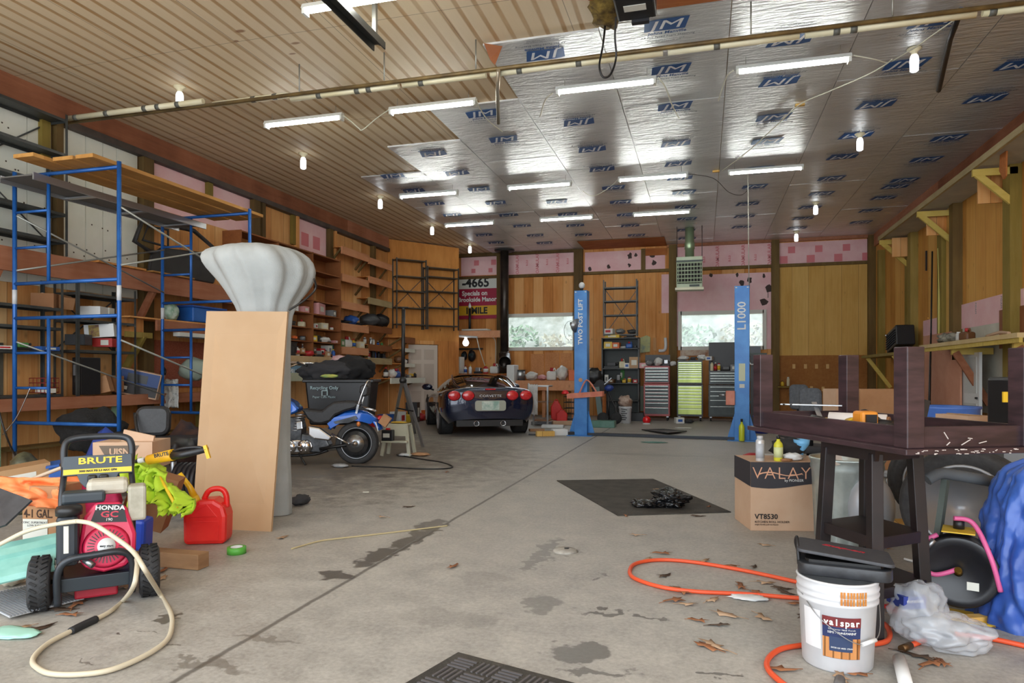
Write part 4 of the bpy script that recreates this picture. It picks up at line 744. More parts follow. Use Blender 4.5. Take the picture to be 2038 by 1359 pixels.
m=M(); m.box(V((rc.x,rc.y,.012))+ax*.0,(.3,.18,.006),Matrix((sd,ax,V((0,0,1)))).transposed()); m.build('base_plate',MYEL,t); m=M(); m.bar(rc-ax*.08+V((0,0,-.2)),rc-ax*.08+V((0,0,.2)),.06,.006,up=ax); m.box(rc+V((0,0,.2)),(.14,.17,.006),Matrix((sd,ax,V((0,0,1)))).transposed()); m.build('bracket',MYEL,t); M().cyl(rc+V((0,0,.2))-ax*.02,rc+V((0,0,.25))-ax*.02,.025,n=14).build('swivel_guide',MBP,t)
# blue box, pails of odd stuff near reel
t,r,c,w_,h_=carton('deck_box','small blue printed box lying under the stand beside the clear bag','box',1797,1187,1845,1212,3.1,.12,.1,mat('blue carton print','#2b3d8f',.5),flap=False); text('lettering','duration',.024,MWT,t,frame(c-r@V((0,.002,-.008)),r@V((1,0,0)),(0,0,1)),.0005)
o=M().bar(P(1920,1232,Z=.02),P(2010,1228,Z=.02),.05,.03).build('wood_block',PLY2); tag(o,'short wooden slat on the floor in front of the hose reel','wood block')
# clear plastic bag
MCP=mat('clear bag film','#dfe4ea',.12,alpha=.38,bump=1.0,sc=6,spec=1.0); t=M(); q=P(1880,1285,Z=0)
o=M(); o.blob(q+V((0,0,.07)),(.38,.3,.17),.3,1.6,11,5,flat=.004); o.blob(q+RX*-.07+FX*.08+V((0,0,.13)),(.24,.22,.27),.3,1.7,12,4,flat=.004); o=o.build('plastic_bag',MCP); tag(o,'crumpled clear plastic bag lying on the floor before the hose reel','plastic bag')
o=M().tube([P(1790,1312,Z=.028),P(1806,1375,Z=.028)],.026,20).build('pvc_pipe',MWH); tag(o,'short white plastic pipe lying on the floor at the bottom edge','pipe')
o=M().tube([P(1672,1352,Z=.02),P(1665,1385,Z=.02)],.02,12).build('metal_tube',MGRY); tag(o,'grey tube end on the floor below the paint pail','tube')
# orange air hose
MOH=mat('orange hose rubber','#e0552e',.45)
def hose(label,pts,r=.012,mt=MOH,name='air_hose',z=.013): 
    o=M().tube(bez([P(u,v,Z=z) for u,v in pts],8),r,8).build(name,mt); return tag(o,label,'hose')
t=thing('air_hose','orange air hose looping over the floor and around the paint pail','hose',P(1400,1120,Z=0))
segs=[[(1640,1172),(1586,1158),(1485,1136),(1384,1119),(1316,1114),(1269,1120),(1254,1133),(1262,1150),(1316,1168),(1384,1177),(1485,1182),(1587,1190),(1640,1194)],[(1640,1278),(1594,1284),(1553,1292),(1529,1311),(1529,1332),(1553,1356),(1580,1375)],[(1700,1285),(1734,1282),(1764,1276),(1771,1261),(1764,1245),(1751,1237),(1735,1230)]]
for s in segs: M().tube(bez([P(u,v,Z=.013) for u,v in s],8),.012,8).build('hose_run',MOH,t)
hose('orange air hose running right from the hose reel to the picture edge',[(1800,1165),(1859,1179),(1896,1192),(1949,1204),(2002,1200),(2060,1175)])
hose('orange air hose coming out of the clear plastic bag to the right edge',[(1900,1262),(1933,1265),(1988,1274),(2060,1290)])
t=thing('hose_end','orange hose end with a brass coupling left of the clear bag','hose',P(1800,1290,Z=0)); M().tube([P(1812,1284,Z=.014),P(1840,1274,Z=.014)],.012,8).build('hose_run',MOH,t); M().tube([P(1794,1291,Z=.016),P(1812,1284,Z=.016)],.016,10).build('coupling',mat('tarnished brass','#6b5136',.4,.8),t)
# floor mats
MRM=mat('worn rubber mat','#37342f',.85,c2='#4a463f',sc=7,bump=.8,bsc=60)
A_,B_,C_,D_=[P(u,v,Z=0) for u,v in ((1108,957),(1230,1027),(1455,1020),(1300,954))]
m=M(); m.add([A_,B_,C_,D_]+[p+V((0,0,.009)) for p in (A_,B_,C_,D_)],[(3,2,1,0),(4,5,6,7),(0,1,5,4),(1,2,6,5),(2,3,7,6),(3,0,4,7)]); o=m.build('floor_mat',MRM); tag(o,'dark rectangular mat lying askew in the middle of the floor','floor mat')
A_=P(912,1301,Z=0); dr=(P(1130,1359,Z=0)-A_).normalized(); dl=(V((-dr.y,dr.x,0))); dl=dl if dl.y<0 else -dl
fr=frame(A_,dr,-dl if False else dl); t=thing('ribbed_mat','grey ribbed rubber mat with a parquet pattern at the bottom edge','floor mat',A_)
fr=Matrix((dr.to_4d()*1,dl.to_4d(),V((0,0,1,0)),V((0,0,0,1)))).transposed(); 
def mx(a,b,z): return A_+dr*a+dl*b+V((0,0,z))
m=M(); m.add([mx(a,b,z) for z in (0,.008) for a,b in ((0,0),(0,.7),(1.1,.7),(1.1,0))],[(0,1,2,3),(7,6,5,4),(0,1,5,4),(1,2,6,5),(2,3,7,6),(3,0,4,7)]); m.build('mat_base',MRM,t); m=M(); s=.11
for i in range(9):
    for j in range(6):
        for k in range(4):
            a0=.04+i*s; b0=.04+j*s; w=.009
            if (i+j)%2: c=mx(a0+.012+k*.025+w/2,b0+s/2-.005,.011); L_=(w,s-.014)
            else: c=mx(a0+s/2-.005,b0+.012+k*.025+w/2,.011); L_=(s-.014,w)
            m.box(c,(L_[0],L_[1],.006),Matrix((dr,dl,V((0,0,1)))).transposed())
m.build('raised_ribs',mat('grey rubber rib','#5b5757',.8),t)
m=M(); q=P(1333,1008,Z=.01); m.blob(q+V((0,0,.07)),(.32,.26,.17),.3,1.8,21,5,flat=.012,sharp=True); m.blob(q-RX*.2+V((0,0,.03)),(.28,.2,.07),.3,1.8,22,4,flat=.012,sharp=True); o=m.build('trash_bag',mat('glossy black film','#121315',.18,bump=.8,sc=8)); tag(o,'crumpled glossy black plastic bag lying on the dark mat','plastic bag')
# ================= LEFT FOREGROUND =================
# pressure washer
wl,wr=P(85,1212,Z=0),P(293,1183,Z=0); wx=(wr-wl).normalized(); wy=V((-wx.y,wx.x,0)); wc=(wl+wr)/2+V((0,0,0)); 
t=thing('pressure_washer','red and black petrol pressure washer with a yellow-striped panel standing on two tyres','pressure washer',wc)
def wq(x,y,z): return wc+wx*x+wy*y+V((0,0,z))
rw=Matrix((wx,wy,V((0,0,1)))).transposed(); MHR=mat('crimson engine paint','#c8224a',.35,c2='#d83a5c',sc=4); MFR=mat('black frame tube','#1d2126',.35,c2='#2e333a',sc=6)
hw_=(wr-wl).length/2+.01; rm=wx.to_track_quat('Z','Y').to_matrix()
for s in (-1,1):
    c=wq(s*(hw_),0,.135); w=M().lathe([(.06,-.045),(.115,-.05),(.13,-.042),(.135,-.02),(.135,.02),(.13,.042),(.115,.05),(.06,.045)],c,rm,36).build('tyre',MTY,t)
    m=M()
    for k in range(26):
        for q,off in ((-.022,0),(.022,.12)):
            a=2*PI*k/26+off; d=rm@V((math.cos(a),math.sin(a),0)); m.box(c+d*.135+wx*q,(.034,.012,.016),Matrix((wx,d.cross(wx),d)).transposed()@Matrix.Rotation(.6*(1 if q>0 else -1),3,'Z'))
    m.build('tread',MBR,w); M().lathe([(0,-.03),(.06,-.03),(.062,.03),(0,.03)],c,rm,20).build('hub',MGRY,w)
M().cyl(wq(-hw_,0,.135),wq(hw_,0,.135),.012).build('axle',MBK,t)
m=M(); m.tube(bez([wq(-.165,-.12,.04),wq(-.165,-.13,.2),wq(-.12,-.14,.27),wq(0,-.145,.285),wq(.11,-.14,.285),wq(.165,-.13,.23),wq(.165,-.12,.06)],6),.018,10); m.build('front_guard',MFR,t)
M().box(wq(0,-.08,.13),(.33,.04,.07),rw).build('front_plate',mat('dark plate','#2c3338',.45,.3),t,bev=.004); M().box(wq(0,.08,.15),(.32,.34,.02),rw).build('deck',MBK,t)
M().box(wq(.0,.1,.08),(.2,.25,.1),rw).build('pump_housing',mat('red pump paint','#a3162c',.5),t,bev=.01)
m=M()
for s in (-1,1): m.tube([wq(s*.165,.0,.12),wq(s*.172,.2,.55),wq(s*.16,.26,.7)],.016,10)
m.build('upright_frame',MFR,t); m=M(); m.tube(bez([wq(-.16,.26,.68),wq(-.165,.29,.8),wq(-.13,.31,.85),wq(0,.315,.86),wq(.13,.31,.85),wq(.165,.29,.8),wq(.16,.26,.68)],6),.019,12); m.build('handle',MFR,t)
fr=frame(wq(0,.235,.70),wx,(wy*.3+V((0,0,1)))); pn=M(); pn.prism([(-.17,-.05),(-.1,-.05),(-.085,-.09),(-.06,-.12),(.06,-.12),(.085,-.09),(.1,-.05),(.17,-.05),(.165,.06),(-.165,.06)],-.01,.01,fr); pn=pn.build('console_panel',mat('slate panel','#3a444c',.4),t,bev=.003)
m=M(); m.prism([(-.165,-.015),(.165,-.015),(.165,-.045),(.09,-.042),(-.09,-.042),(-.165,-.045)],.01,.012,fr); m.build('yellow_stripe',mat('label yellow','#e0c53a',.5),pn); text('lettering','BRUTE',.05,mat('label yellow','#e0c53a',.5),pn,fr@Matrix.Translation((.01,.028,.011)),.001,0,'CENTER',.0012,1.45); text('lettering','3000 MAX PSI 2.3 MAX GPM',.015,MKT,pn,fr@Matrix.Translation((0,-.028,.0125)),.0005,0,'CENTER',.0008)
for s in (-1,1): M().box(wq(s*.028,.2,.61),(.045,.05,.09),rw).build('holster',MBK,t,bev=.01)
# engine
ec=wq(.05,-.06,.34); ef=frame(ec,wx*.98+V((0,0,-.08)),V((0,0,1))+wy*.28)
pf=[(-.13,-.08),(-.09,-.14),(0,-.165),(.1,-.14),(.14,-.08),(.135,.03),(.08,.17),(.04,.2),(-.07,.2),(-.12,.12)]
en=M().prism(pf,-.12,.0,ef).build('engine_shroud',MHR,t,bev=.02)
m=M(); m.lathe([(.112,0),(.1,.015),(.095,.018),(0,.02)],(0,0,0),None,36); m.v=[tuple(ef@V((p[0],p[1]-.035,p[2]))) for p in m.v]; m.build('starter_cover',MHR,en)
m=M()
for k in range(30):
    a=2*PI*k/30; r=Matrix.Rotation(a,4,'Z'); m.box((0,0,0),(.032,.0045,.004)); 
    for q in range(8): i=len(m.v)-8+q; p=r@V((m.v[i][0]+.072,m.v[i][1],m.v[i][2])); m.v[i]=tuple(ef@V((p.x,p.y-.035,p.z+.0195)))
m.build('vent_slot',MBK,en)
m=M(); m.lathe([(.042,.018),(.042,.024),(0,.026)],(0,0,0),None,24); m.v=[tuple(ef@V((p[0],p[1]-.035,p[2]))) for p in m.v]; m.build('starter_disc',MWH,en); text('lettering','easy start',.016,MKT,en,ef@Matrix.Translation((0,-.035,.0265)),.0005,0,'CENTER',.0005)
m=M(); m.prism([(-.085,.09),(.085,.09),(.06,.185),(-.06,.185)],0,.004,ef); m.build('name_plate',MKT,en); text('lettering','HONDA',.032,MWT,en,ef@Matrix.Translation((0,.165,.005)),.0005,0,'CENTER',.001,1.15); text('lettering','GC',.045,mat('print red','#c8344a',.5),en,ef@Matrix.Translation((0,.13,.005)),.0005,0,'CENTER',.001,1.3); text('lettering','190',.022,MWT,en,ef@Matrix.Translation((0,.103,.005)),.0005)
af=M().box(wq(-.125,-.05,.36),(.1,.12,.26),rw).build('air_filter_housing',mat('dark slate plastic','#262b31',.4),t,bev=.02); M().box(wq(-.13,-.112,.37),(.022,.003,.14),rw).build('caution_label',MPAP,af)
m=M(); m.lathe([(.06,0),(.062,.03),(.055,.045),(0,.05)],wq(-.12,-.07,.49),None,20); m.build('fuel_cap',MBP,t); M().box(wq(-.06,.06,.56),(.2,.13,.06),rw).build('air_cleaner',mat('slate cover','#343c42',.45),t,bev=.015)
M().box(wq(.05,.12,.6),(.2,.14,.08),rw).build('fuel_tank',mat('weathered ivory plastic','#c9c4b4',.55,c2='#b4ab98',sc=6),t,bev=.025); M().box(wq(.19,.06,.51),(.09,.14,.19),rw).build('muffler_guard',mat('pitted grey guard','#b9b5a4',.6,c2='#98927f',sc=9),t,bev=.015)
m=M(); m.cyl(wq(-.05,-.12,.26),wq(-.01,-.15,.23),.016); m.build('dipstick',MSTE,t)
# pressure hose and lance
MHC=mat('cream hose','#cfc4ab',.5)
t=thing('pressure_hose','cream pressure hose looping from the washer over the floor at lower left','hose',P(200,1330,Z=0))
pts=[Q(154,1037,3.45),Q(185,1043,3.42),Q(225,1067,3.4),Q(265,1098,3.35),Q(291,1138,3.25)]+[P(u,v,Z=.014) for u,v in ((319,1183),(339,1218),(342,1247),(330,1276),(286,1306),(220,1333),(154,1342),(99,1340),(73,1328),(65,1315),(75,1298),(99,1278),(141,1256),(191,1232),(220,1216),(246,1194))]+[Q(266,1166,3.2),Q(273,1126,3.3),Q(272,1112,3.5)]
M().tube(bez(pts,8),.0115,8).build('hose_run',MHC,t); M().tube(bez([P(141,1256,Z=.016),P(165,1244,Z=.016),P(191,1232,Z=.016)],5),.018,10).build('hose_sleeve',mat('black wrap','#222326',.6),t)
o=M().tube(bez([Q(-30,1095,3.5),Q(0,1083,3.5),Q(53,1057,3.5),Q(111,1043,3.5),Q(154,1037,3.45)],6),.0115,8).build('supply_hose',MHC); tag(o,'cream hose coming from the left edge to the washer engine','hose')
o=M().tube(bez([Q(-20,988,4.2),Q(60,955,4.25),Q(140,925,4.3),Q(200,912,4.3),Q(250,917,4.3)],6),.012,8).build('hose',mat('tan hose','#c0ad94',.5)); tag(o,'tan hose lying over the orange jacket behind the washer','hose')
t=thing('spray_lance','yellow and black pressure washer gun resting across the washer handle','spray gun',Q(340,915,4.15)); M().tube([Q(120,925,4.25),Q(240,922,4.22),Q(296,914,4.2)],.01,8).build('lance',MBK,t); M().cyl(Q(276,917,4.2),Q(288,915,4.2),.016).build('collar',MWH,t)
M().cyl(Q(296,915,4.2),Q(345,905,4.15),.03,.036,n=12).build('grip_sleeve',mat('safety yellow','#e8b020',.4),t); m=M(); m.tube([Q(343,907,4.15),Q(365,905,4.12),Q(412,893,4.1)],[.028,.024,.02],10); m.build('gun_body',MBP,t); m=M(); m.tube(bez([Q(345,898,4.15),Q(365,892,4.12),Q(395,890,4.1),Q(412,896,4.1)],5),.009,8); m.build('lever',MBP,t); m=M(); m.bar(Q(408,886,4.09),Q(416,912,4.09),.018,.02); m.build('trigger_guard',mat('safety yellow','#e8b020',.4),t)
text('lettering','BRUTE',.03,MKT,t,frame(Q(321,905,4.1)-FX*.0,RX+V((0,0,.2)),(0,0,1)),.0005,0,'CENTER',.001)
# gas can
gc=P(400,1086,Z=0)+FX*.12; t=thing('gas_can','red plastic petrol can with a yellow spout standing by the leaning board','gas can',gc); rg=TH+.12; g=Matrix.Translation(gc)@Matrix.Rotation(rg,4,'Z'); MGC=mat('red can plastic','#d91c1a',.35,c2='#e63128',sc=5)
fr=g@Matrix.Rotation(PI/2,4,'X'); body=[(-.145,.01),(-.12,0),(.12,0),(.145,.01),(.15,.2),(.13,.275),(.06,.32),(-.04,.315),(-.12,.26),(-.148,.2)]
M().prism(body,-.1,.1,fr).build('can_body',MGC,t,bev=.03)
m=M(); m.tube(bez([fr@V((-.03,.31,0)),fr@V((.0,.365,0)),fr@V((.05,.385,0)),fr@V((.1,.375,0)),fr@V((.125,.33,0)),fr@V((.13,.25,0))],6),.02,10); m.build('handle',MGC,t)
M().cyl(fr@V((-.075,.28,0)),fr@V((-.1,.33,0)),.03,.03,n=16).build('cap_ring',MYEL,t); m=M(); m.tube([fr@V((-.095,.32,0)),fr@V((-.13,.4,0)),fr@V((-.2,.5,0))],[.027,.02,.016],12); m.build('spout',mat('yellow spout','#e6b81e',.4),t)
m=M(); m.prism([(-.09,.03),(.1,.03),(.1,.17),(-.09,.17)],.1,.104,fr); m.prism([(-.11,.2),(.02,.29),(.09,.2)],.098,.104,fr); m.build('embossed_panel',MGC,t,bev=.004)
# tape roll, lumber
p=P(471,1101,Z=0); t=thing('tape_roll','green masking tape roll lying on the floor beside the petrol can','tape',p); M().lathe([(.04,0),(.062,0),(.062,.045),(.04,.045),(.04,0)],p,n=28).build('roll',mat('green tape','#57a83f',.5),t); M().lathe([(.037,.001),(.04,.001),(.04,.046),(.037,.046),(.037,.001)],p,n=28).build('core',MWH,t)
a=P(282,1112,Z=.06); b=P(396,1122,Z=.045); t_=M(); a=P(275,1110,Z=.05)+FX*.05; b=P(398,1120,Z=.05)+FX*.05; t_.bar(a,b,.1,.095); o=t_.build('lumber_block',mat('weathered lumber','#8a6748',.75,c2='#ab865f',sc=3,st=(1,1,4)),bev=.003); tag(o,'weathered wooden block lying on the floor before the petrol can','lumber')
# particle board sheet, leaning
bl,br=P(382,1050,Z=0),P(539,1058,Z=0); ux=(br-bl).normalized(); 
t=thing('particle_board','tall tan particle board sheet standing on edge in front of the covered load','board',(bl+br)/2)
TL=Q(411,619,5.44); TR=Q(572,620,5.5); m=M(); nrm=(TL-bl).cross(ux).normalized(); 
if nrm.dot(FX)<0: nrm=-nrm
m.add([bl,br,TR,TL]+[p+nrm*.022 for p in (bl,br,TR,TL)],[(0,1,2,3),(7,6,5,4),(0,4,5,1),(1,5,6,2),(2,6,7,3),(3,7,4,0)]); m.build('board',mat('tan particle board','#b3926d',.7,c2='#bb9c79',sc=1.5),t)
# covered load behind it
MCV=mat('grey canvas cover','#9da19f',.8,c2='#b5b9b7',sc=2,bump=.3,bsc=90); d0=5.95
t=thing('covered_load','tall load under a grey canvas cover gathered wide at the top, behind the board','covered load',W2((520-1019)*d0/F,d0,0))
prof=[(v,r*d0/F,u) for v,r,u in ((1022,32,549),(1000,33,549),(940,32,548),(880,30,546),(800,38,540),(700,42,532),(620,48,528),(595,66,531),(565,86,535),(535,99,531),(512,98,518),(498,80,512),(490,52,507),(487,20,505),(487,0,505))]
vs=[];n=64; m=M()
for k,(v,r,u) in enumerate(prof):
    for j in range(n):
        a=2*PI*j/n; top=max(0,(800-v)/300); f=1+.05*math.sin(a*11+k*.15)*min(1,top+.3)+.03*math.sin(a*27+k*.4)*min(1,top)+.10*noise.noise(V((math.cos(a)*1.5,math.sin(a)*1.5,v*.006))); c=Q(u,v,d0); x=math.cos(a)*r*f; y=math.sin(a)*r*f*.8
        sp_=0
        if 487<v<600 and math.cos(a)<-.75: sp_=-.09*max(0,(-math.cos(a)-.75)*4)*(1 if v<540 else .2)
        vs.append(c+RX*(x+sp_)+FX*y)
fs=[(i*n+j,i*n+(j+1)%n,(i+1)*n+(j+1)%n,(i+1)*n+j) for i in range(len(prof)-1) for j in range(n)]
m.add(vs,fs,0,True); o=m.build('canvas_cover',MCV,t,sub=1)
def cvp(u,v,off=.0): 
    return None
m=M(); c=Q(545,570,4.78); 
m=M(); m.tube(bez([Q(625,555,5.0),Q(628,575,5.05),Q(605,598,5.0),Q(575,617,4.95)],5),.008,6); m.build('hem_cord',MBK,t)
carpet=rag('black_cloth','dark cloth crumpled on the floor at the foot of the covered load','cloth',P(562,1020,Z=0)+FX*.35+RX*.05,(.16,.2,.1),MDGR,.35,2,9)
# boxes and heaps behind the washer
t,r,c,w_,h_=carton('cardboard_box','printed cardboard box marked 4-1 GAL beside the washer','cardboard box',42,1008,118,1080,4.1,.35,-.1,MCARD)
fx=frame(c-r@V((0,.002,0))+V((0,0,h_/2)),r@V((1,0,0)),(0,0,1)); text('lettering','4-1 GAL.',.07,mat('box print brown','#3a2214',.7),t,fx@Matrix.Translation((-w_/2+.01,-.045,0)),.0005,0,'LEFT',.001,.72); m=M(); m.prism([(-w_/2+.005,-.075),(.05,-.075),(.05,-.2),(-w_/2+.005,-.2)],0,.002,fx); m.build('paper_label',MPAP,t); text('lettering','CONC. SUPERTREAT\nLOW SUDS',.018,MKT,t,fx@Matrix.Translation((-.035,-.105,.0025)),.0005); 
carton('cardboard_box','open cardboard box stacked on the 4-1 GAL box under the orange jacket','cardboard box',56,968,118,1007,4.15,.3,-.1,MCARD,flap=False)
t,r,c,w_,h_=carton('cardboard_box','tilted brown cardboard box hanging between the washer and the petrol can','cardboard box',255,945,335,1052,4.6,.22,.25,MCARD2,tilt=.32); 
m=M(); fx=frame(c-r@V((0,.003,0)),r@V((1,0,0)),r@V((0,0,1))); text('lettering','handle with care',.022,mat('box print brown','#3a2214',.7),t,fx@Matrix.Translation((.03,.0,.002)),.0005)
t,r,c,w_,h_=carton('cardboard_box','tan printed cardboard box with dark trapezoid print behind the washer handle','cardboard box',188,880,300,935,5.2,.35,.1,MCARD3); fx=frame(c-r@V((0,.002,0)),r@V((1,0,0)),r@V((0,0,1))); m=M(); m.prism([(-.17,.08),(.12,.08),(.05,-.04),(-.1,-.04)],0,.002,fx); m.build('printed_trapezoid',mat('dim print','#6b5e50',.7),t); text('lettering','UlSN',.07,MCARD3,t,fx@Matrix.Translation((-.02,.03,.0025)),.0005,0,'CENTER',.002)
m=M(); base=P(65,1000,d=4.1)
MOJ=mat('orange nylon','#f08040',.6,c2='#f59660',sc=5,bump=.5); MMG=mat('magenta fabric','#b81a4c',.7,c2='#d4285c',sc=4,bump=.4); MHV=mat('hi-vis yellow fabric','#c4e33a',.7,c2='#a9cf2c',sc=5,bump=.4)
def sheet(name,label,cat,u0,v0,u1,v1,d,dep,mt,seed,amp=.06,n=26,slant=0,th=.008):
    """loose crumpled cloth, hung or heaped, spanning the given area"""
    m=M()
    def f(a,b):
        u=u0+(u1-u0)*a+slant*b; v=v0+(v1-v0)*b; nz=noise.noise(V((a*3,b*3,seed)))+.5*noise.noise(V((a*7,b*7,seed+5))); ed=.25*noise.noise(V((a*4,b*4,seed+9)))
        return Q(u+ed*(u1-u0)*.5*(1-abs(2*a-1)+.3),v+ed*(v1-v0)*.4,d+dep*(b-.5)*-1+nz*amp)
    m.grid(n,n,f); return tag(m.build(name,mt,solid=th),label,cat)
sheet('orange_jacket','crumpled orange safety jacket draped over the boxes left of the washer','jacket',-20,950,128,1010,4.15,.15,MOJ,3,.1)
t=thing('canvas_bag','orange and magenta fabric bag hanging behind the washer console','bag',Q(185,985,4.3)); M().blob(Q(185,995,4.4),(.44,.16,.32),.15,1.8,4,4).build('bag_body',MMG,t); M().blob(Q(150,962,4.4),(.2,.13,.12),.2,2,5,3).build('orange_top',MOJ,t); M().blob(Q(232,965,4.4),(.1,.12,.11),.2,2,6,3).build('orange_top',MOJ,t)
t=thing('hi_vis_shirt','lime hi-vis shirt hung over the spray lance and down over the tilted box','shirt',Q(300,960,4.3))
def shf(pts,wd,seed):
    m=M(); P_=bez(pts,8); k=len(P_)
    def f(a,b):
        c=P_[min(k-1,int(round(b*(k-1))))]; w=wd*(.7+.5*math.sin(b*3)+.35*noise.noise(V((b*5,seed,(a>.5)*3)))); n1=noise.noise(V((a*5,b*6,seed))); n2=noise.noise(V((a*11,b*12,seed+4)))
        return c+RX*((a-.5)*w*1.6+.03*n1)+FX*(.07*n1+.03*n2+.05*math.sin(a*12+b*4))+V((0,0,.04*n2-.03*abs(a-.5)))
    m.grid(22,k-1,f); return m
shf([Q(215,918,4.3),Q(245,912,4.28),Q(275,925,4.25),Q(285,960,4.2),Q(300,995,4.15)],.11,1).build('shirt_body',MHV,t,solid=.006); shf([Q(290,930,4.25),Q(320,965,4.2),Q(345,1000,4.15),Q(350,1018,4.12)],.1,2).build('sleeve',MHV,t,solid=.006); M().tube([Q(318,950,4.19),Q(338,985,4.14),Q(352,1012,4.1)],.01,8).build('reflective_tape',mat('yellow tape','#e8c22a',.4),t)
o=M().add([Q(-10,968,3.9),Q(64,996,3.8),Q(12,1045,3.7),Q(-30,1060,3.7)],[(0,1,2,3)]).build('dusty_black_sheet',mat('dusty black panel','#2f3033',.5,c2='#47484b',sc=6),solid=.012); tag(o,'dusty black panel slanting in from the left edge','panel')
t=thing('plastic_sheet_stack','stack of pale teal corrugated plastic panels lying left of the washer','panel',P(50,1130,Z=0)); MTL=mat('pale teal plastic','#8fc4b8',.4,c2='#6fa89c',sc=4)
pr=[(-.12,0),(-.1,.02),(-.05,.02),(-.04,.0),(.04,0),(.05,.02),(.1,.02),(.12,0),(.12,-.01),(.1,.01),(.05,.01),(.04,-.01),(-.04,-.01),(-.05,.01),(-.1,.01),(-.12,-.01)]
for k,(a,b) in enumerate(((Q(-60,1140,3.5),Q(112,1100,3.65)),(Q(-60,1125,3.7),Q(115,1090,3.85)))): 
    z=(b-a).normalized(); x=(FX+V((0,0,.7))); x=(x-z*x.dot(z)).normalized(); y=z.cross(x); f=Matrix((x,y,z)).transposed().to_4x4(); f.translation=a; M().prism(pr,0,(b-a).length,f).build('corrugated_sheet',MTL,t)
o=M().box(P(55,1190,Z=.02),(.5,.34,.012),(0,0,TH-.6)).build('ribbed_grille',mat('white ribbed grille','#c2c5c8',.5)); tag(o,'white ribbed metal grille lying under the left washer tyre','grille'); g0=o
m=M(); [m.box(P(55,1190,Z=.028)+Matrix.Rotation(TH-.6,3,'Z')@V((0,-.16+i*.0155,0)),(.49,.006,.006),(0,0,TH-.6)) for i in range(21)]; b_=m.build('rib',mat('grille shadow gap','#7d8186',.6),g0)  # raised dark bars stand in for the shaded gaps of the grille
rag('work_glove','pale work glove lying on the floor under the teal panels','glove',P(25,1165,Z=0),(.1,.14,.08),mat('ivory cloth','#d8d0bb',.8),.35,2,3)
rag('teal_rag','pale teal cloth lying on the floor at the left edge','rag',P(20,1262,Z=0),(.3,.14,.02),mat('mint cloth','#a8ddcc',.8),.3,2,5)
o=M().box(P(275,1060,d=4.3)+V((0,0,-.0)),(.14,.12,.2),(.1,.1,TH)).build('blue_bin',mat('blue bin plastic','#2f4fc0',.4),bev=.02); tag(o,'small blue plastic bin partly hidden behind the washer','bin')
t=thing('corrugated_drum','round pile of ribbed black discs standing between shirt and board','drum',Q(368,945,4.9)); 
for k in range(6): M().lathe([(.13,0),(.15,.006),(.15,.03),(.13,.036)],Q(378,955,5.75)+RX*(-.1+.04*k),(0,PI/2,TH),28).build('ribbed_disc',mat('dark ribbed plastic','#252326',.45,c2='#3a373a',sc=4),t)
# ================= CAR =================
ca=R(12); hd=(FX*math.cos(ca)-RX*math.sin(ca)); rt=(RX*math.cos(ca)+FX*math.sin(ca)); co_=W2((976-1019)*13.15/F,13.15,0)
def cq(x,y,z): return co_+rt*x+hd*y+V((0,0,z))
MPT=mat('midnight blue paint','#0b1530',.18,.3,c2='#0d1a3a',sc=2,coat=1); MGL=mat('tinted car glass','#0c0f12',.05,coat=.6); MTL_=mat('tail lamp red','#c01322',.2,coat=1,c2='#d92a33',sc=20)
t=thing('sports_car','midnight blue two-door sports car parked nose-in, rear and round red tail lamps facing out','car',co_)
ST=[(0.,[(0.66,.36),(.76,.45),(.80,.62),(.79,.78),(.73,.90),(.4,.945),(0,.955)]),(.06,[(.72,.30),(.84,.42),(.87,.62),(.86,.80),(.79,.925),(.42,.965),(0,.975)]),(.25,[(.78,.25),(.91,.42),(.93,.62),(.925,.82),(.84,.935),(.45,.97),(0,.975)]),(.9,[(.84,.2),(.93,.42),(.935,.62),(.93,.80),(.84,.90),(.5,.93),(0,.93)]),
 (1.6,[(.8,.18),(.88,.42),(.9,.62),(.89,.76),(.8,.85),(.5,.87),(0,.87)]),(2.6,[(.8,.18),(.88,.42),(.89,.6),(.88,.74),(.8,.82),(.5,.84),(0,.85)]),(3.5,[(.82,.18),(.91,.4),(.92,.58),(.9,.70),(.8,.77),(.5,.77),(0,.76)]),(4.15,[(.75,.18),(.86,.34),(.87,.48),(.83,.58),(.7,.63),(.4,.63),(0,.62)]),(4.5,[(.5,.2),(.66,.3),(.66,.38),(.62,.44),(.5,.48),(.3,.49),(0,.49)])]
m=M(); vs=[];n=0
for y,p in ST:
    q=[(-a,b) for a,b in p]+[(a,b) for a,b in p[::-1][1:]]; n=len(q); vs+=[cq(a,y,b) for a,b in q]
fs=[(i*n+j,(i+1)*n+j,(i+1)*n+j+1,i*n+j+1) for i in range(len(ST)-1) for j in range(n-1)]+[tuple(range(n))]
m.add(vs,fs,0,True); bd=m.build('body',MPT,t,sub=2)
GS=[(.42,.52,.93,.50),(.75,.66,1.03,.56),(1.2,.74,1.14,.56),(1.65,.77,1.2,.52),(2.05,.78,1.21,.5),(2.4,.78,1.17,.5),(2.85,.77,1.02,.55),(3.25,.7,.86,.6)]
def ghouse(s0,s1,mt,name,grow=0,sides=True,top=True):
    m=M(); vs=[]
    for y,w,z,w2 in GS[s0:s1]:
        q=[(-w,.84),(-(w+w2)/2-.03,(z+.84)/2+.01),(-w2,z-.03),(-w2*.5,z-.006),(0,z),(w2*.5,z-.006),(w2,z-.03),((w+w2)/2+.03,(z+.84)/2+.01),(w,.84)]
        vs+=[cq(a*(1+grow),y,b+grow*1.) for a,b in q]
    n=9; cols=[j for j in range(8) if (sides and j in(0,1,6,7)) or (top and j in (2,3,4,5))]
    m.add(vs,[(i*n+j,(i+1)*n+j,(i+1)*n+j+1,i*n+j+1) for i in range(s1-s0-1) for j in cols],0,True); return m.build(name,mt,t,sub=1)
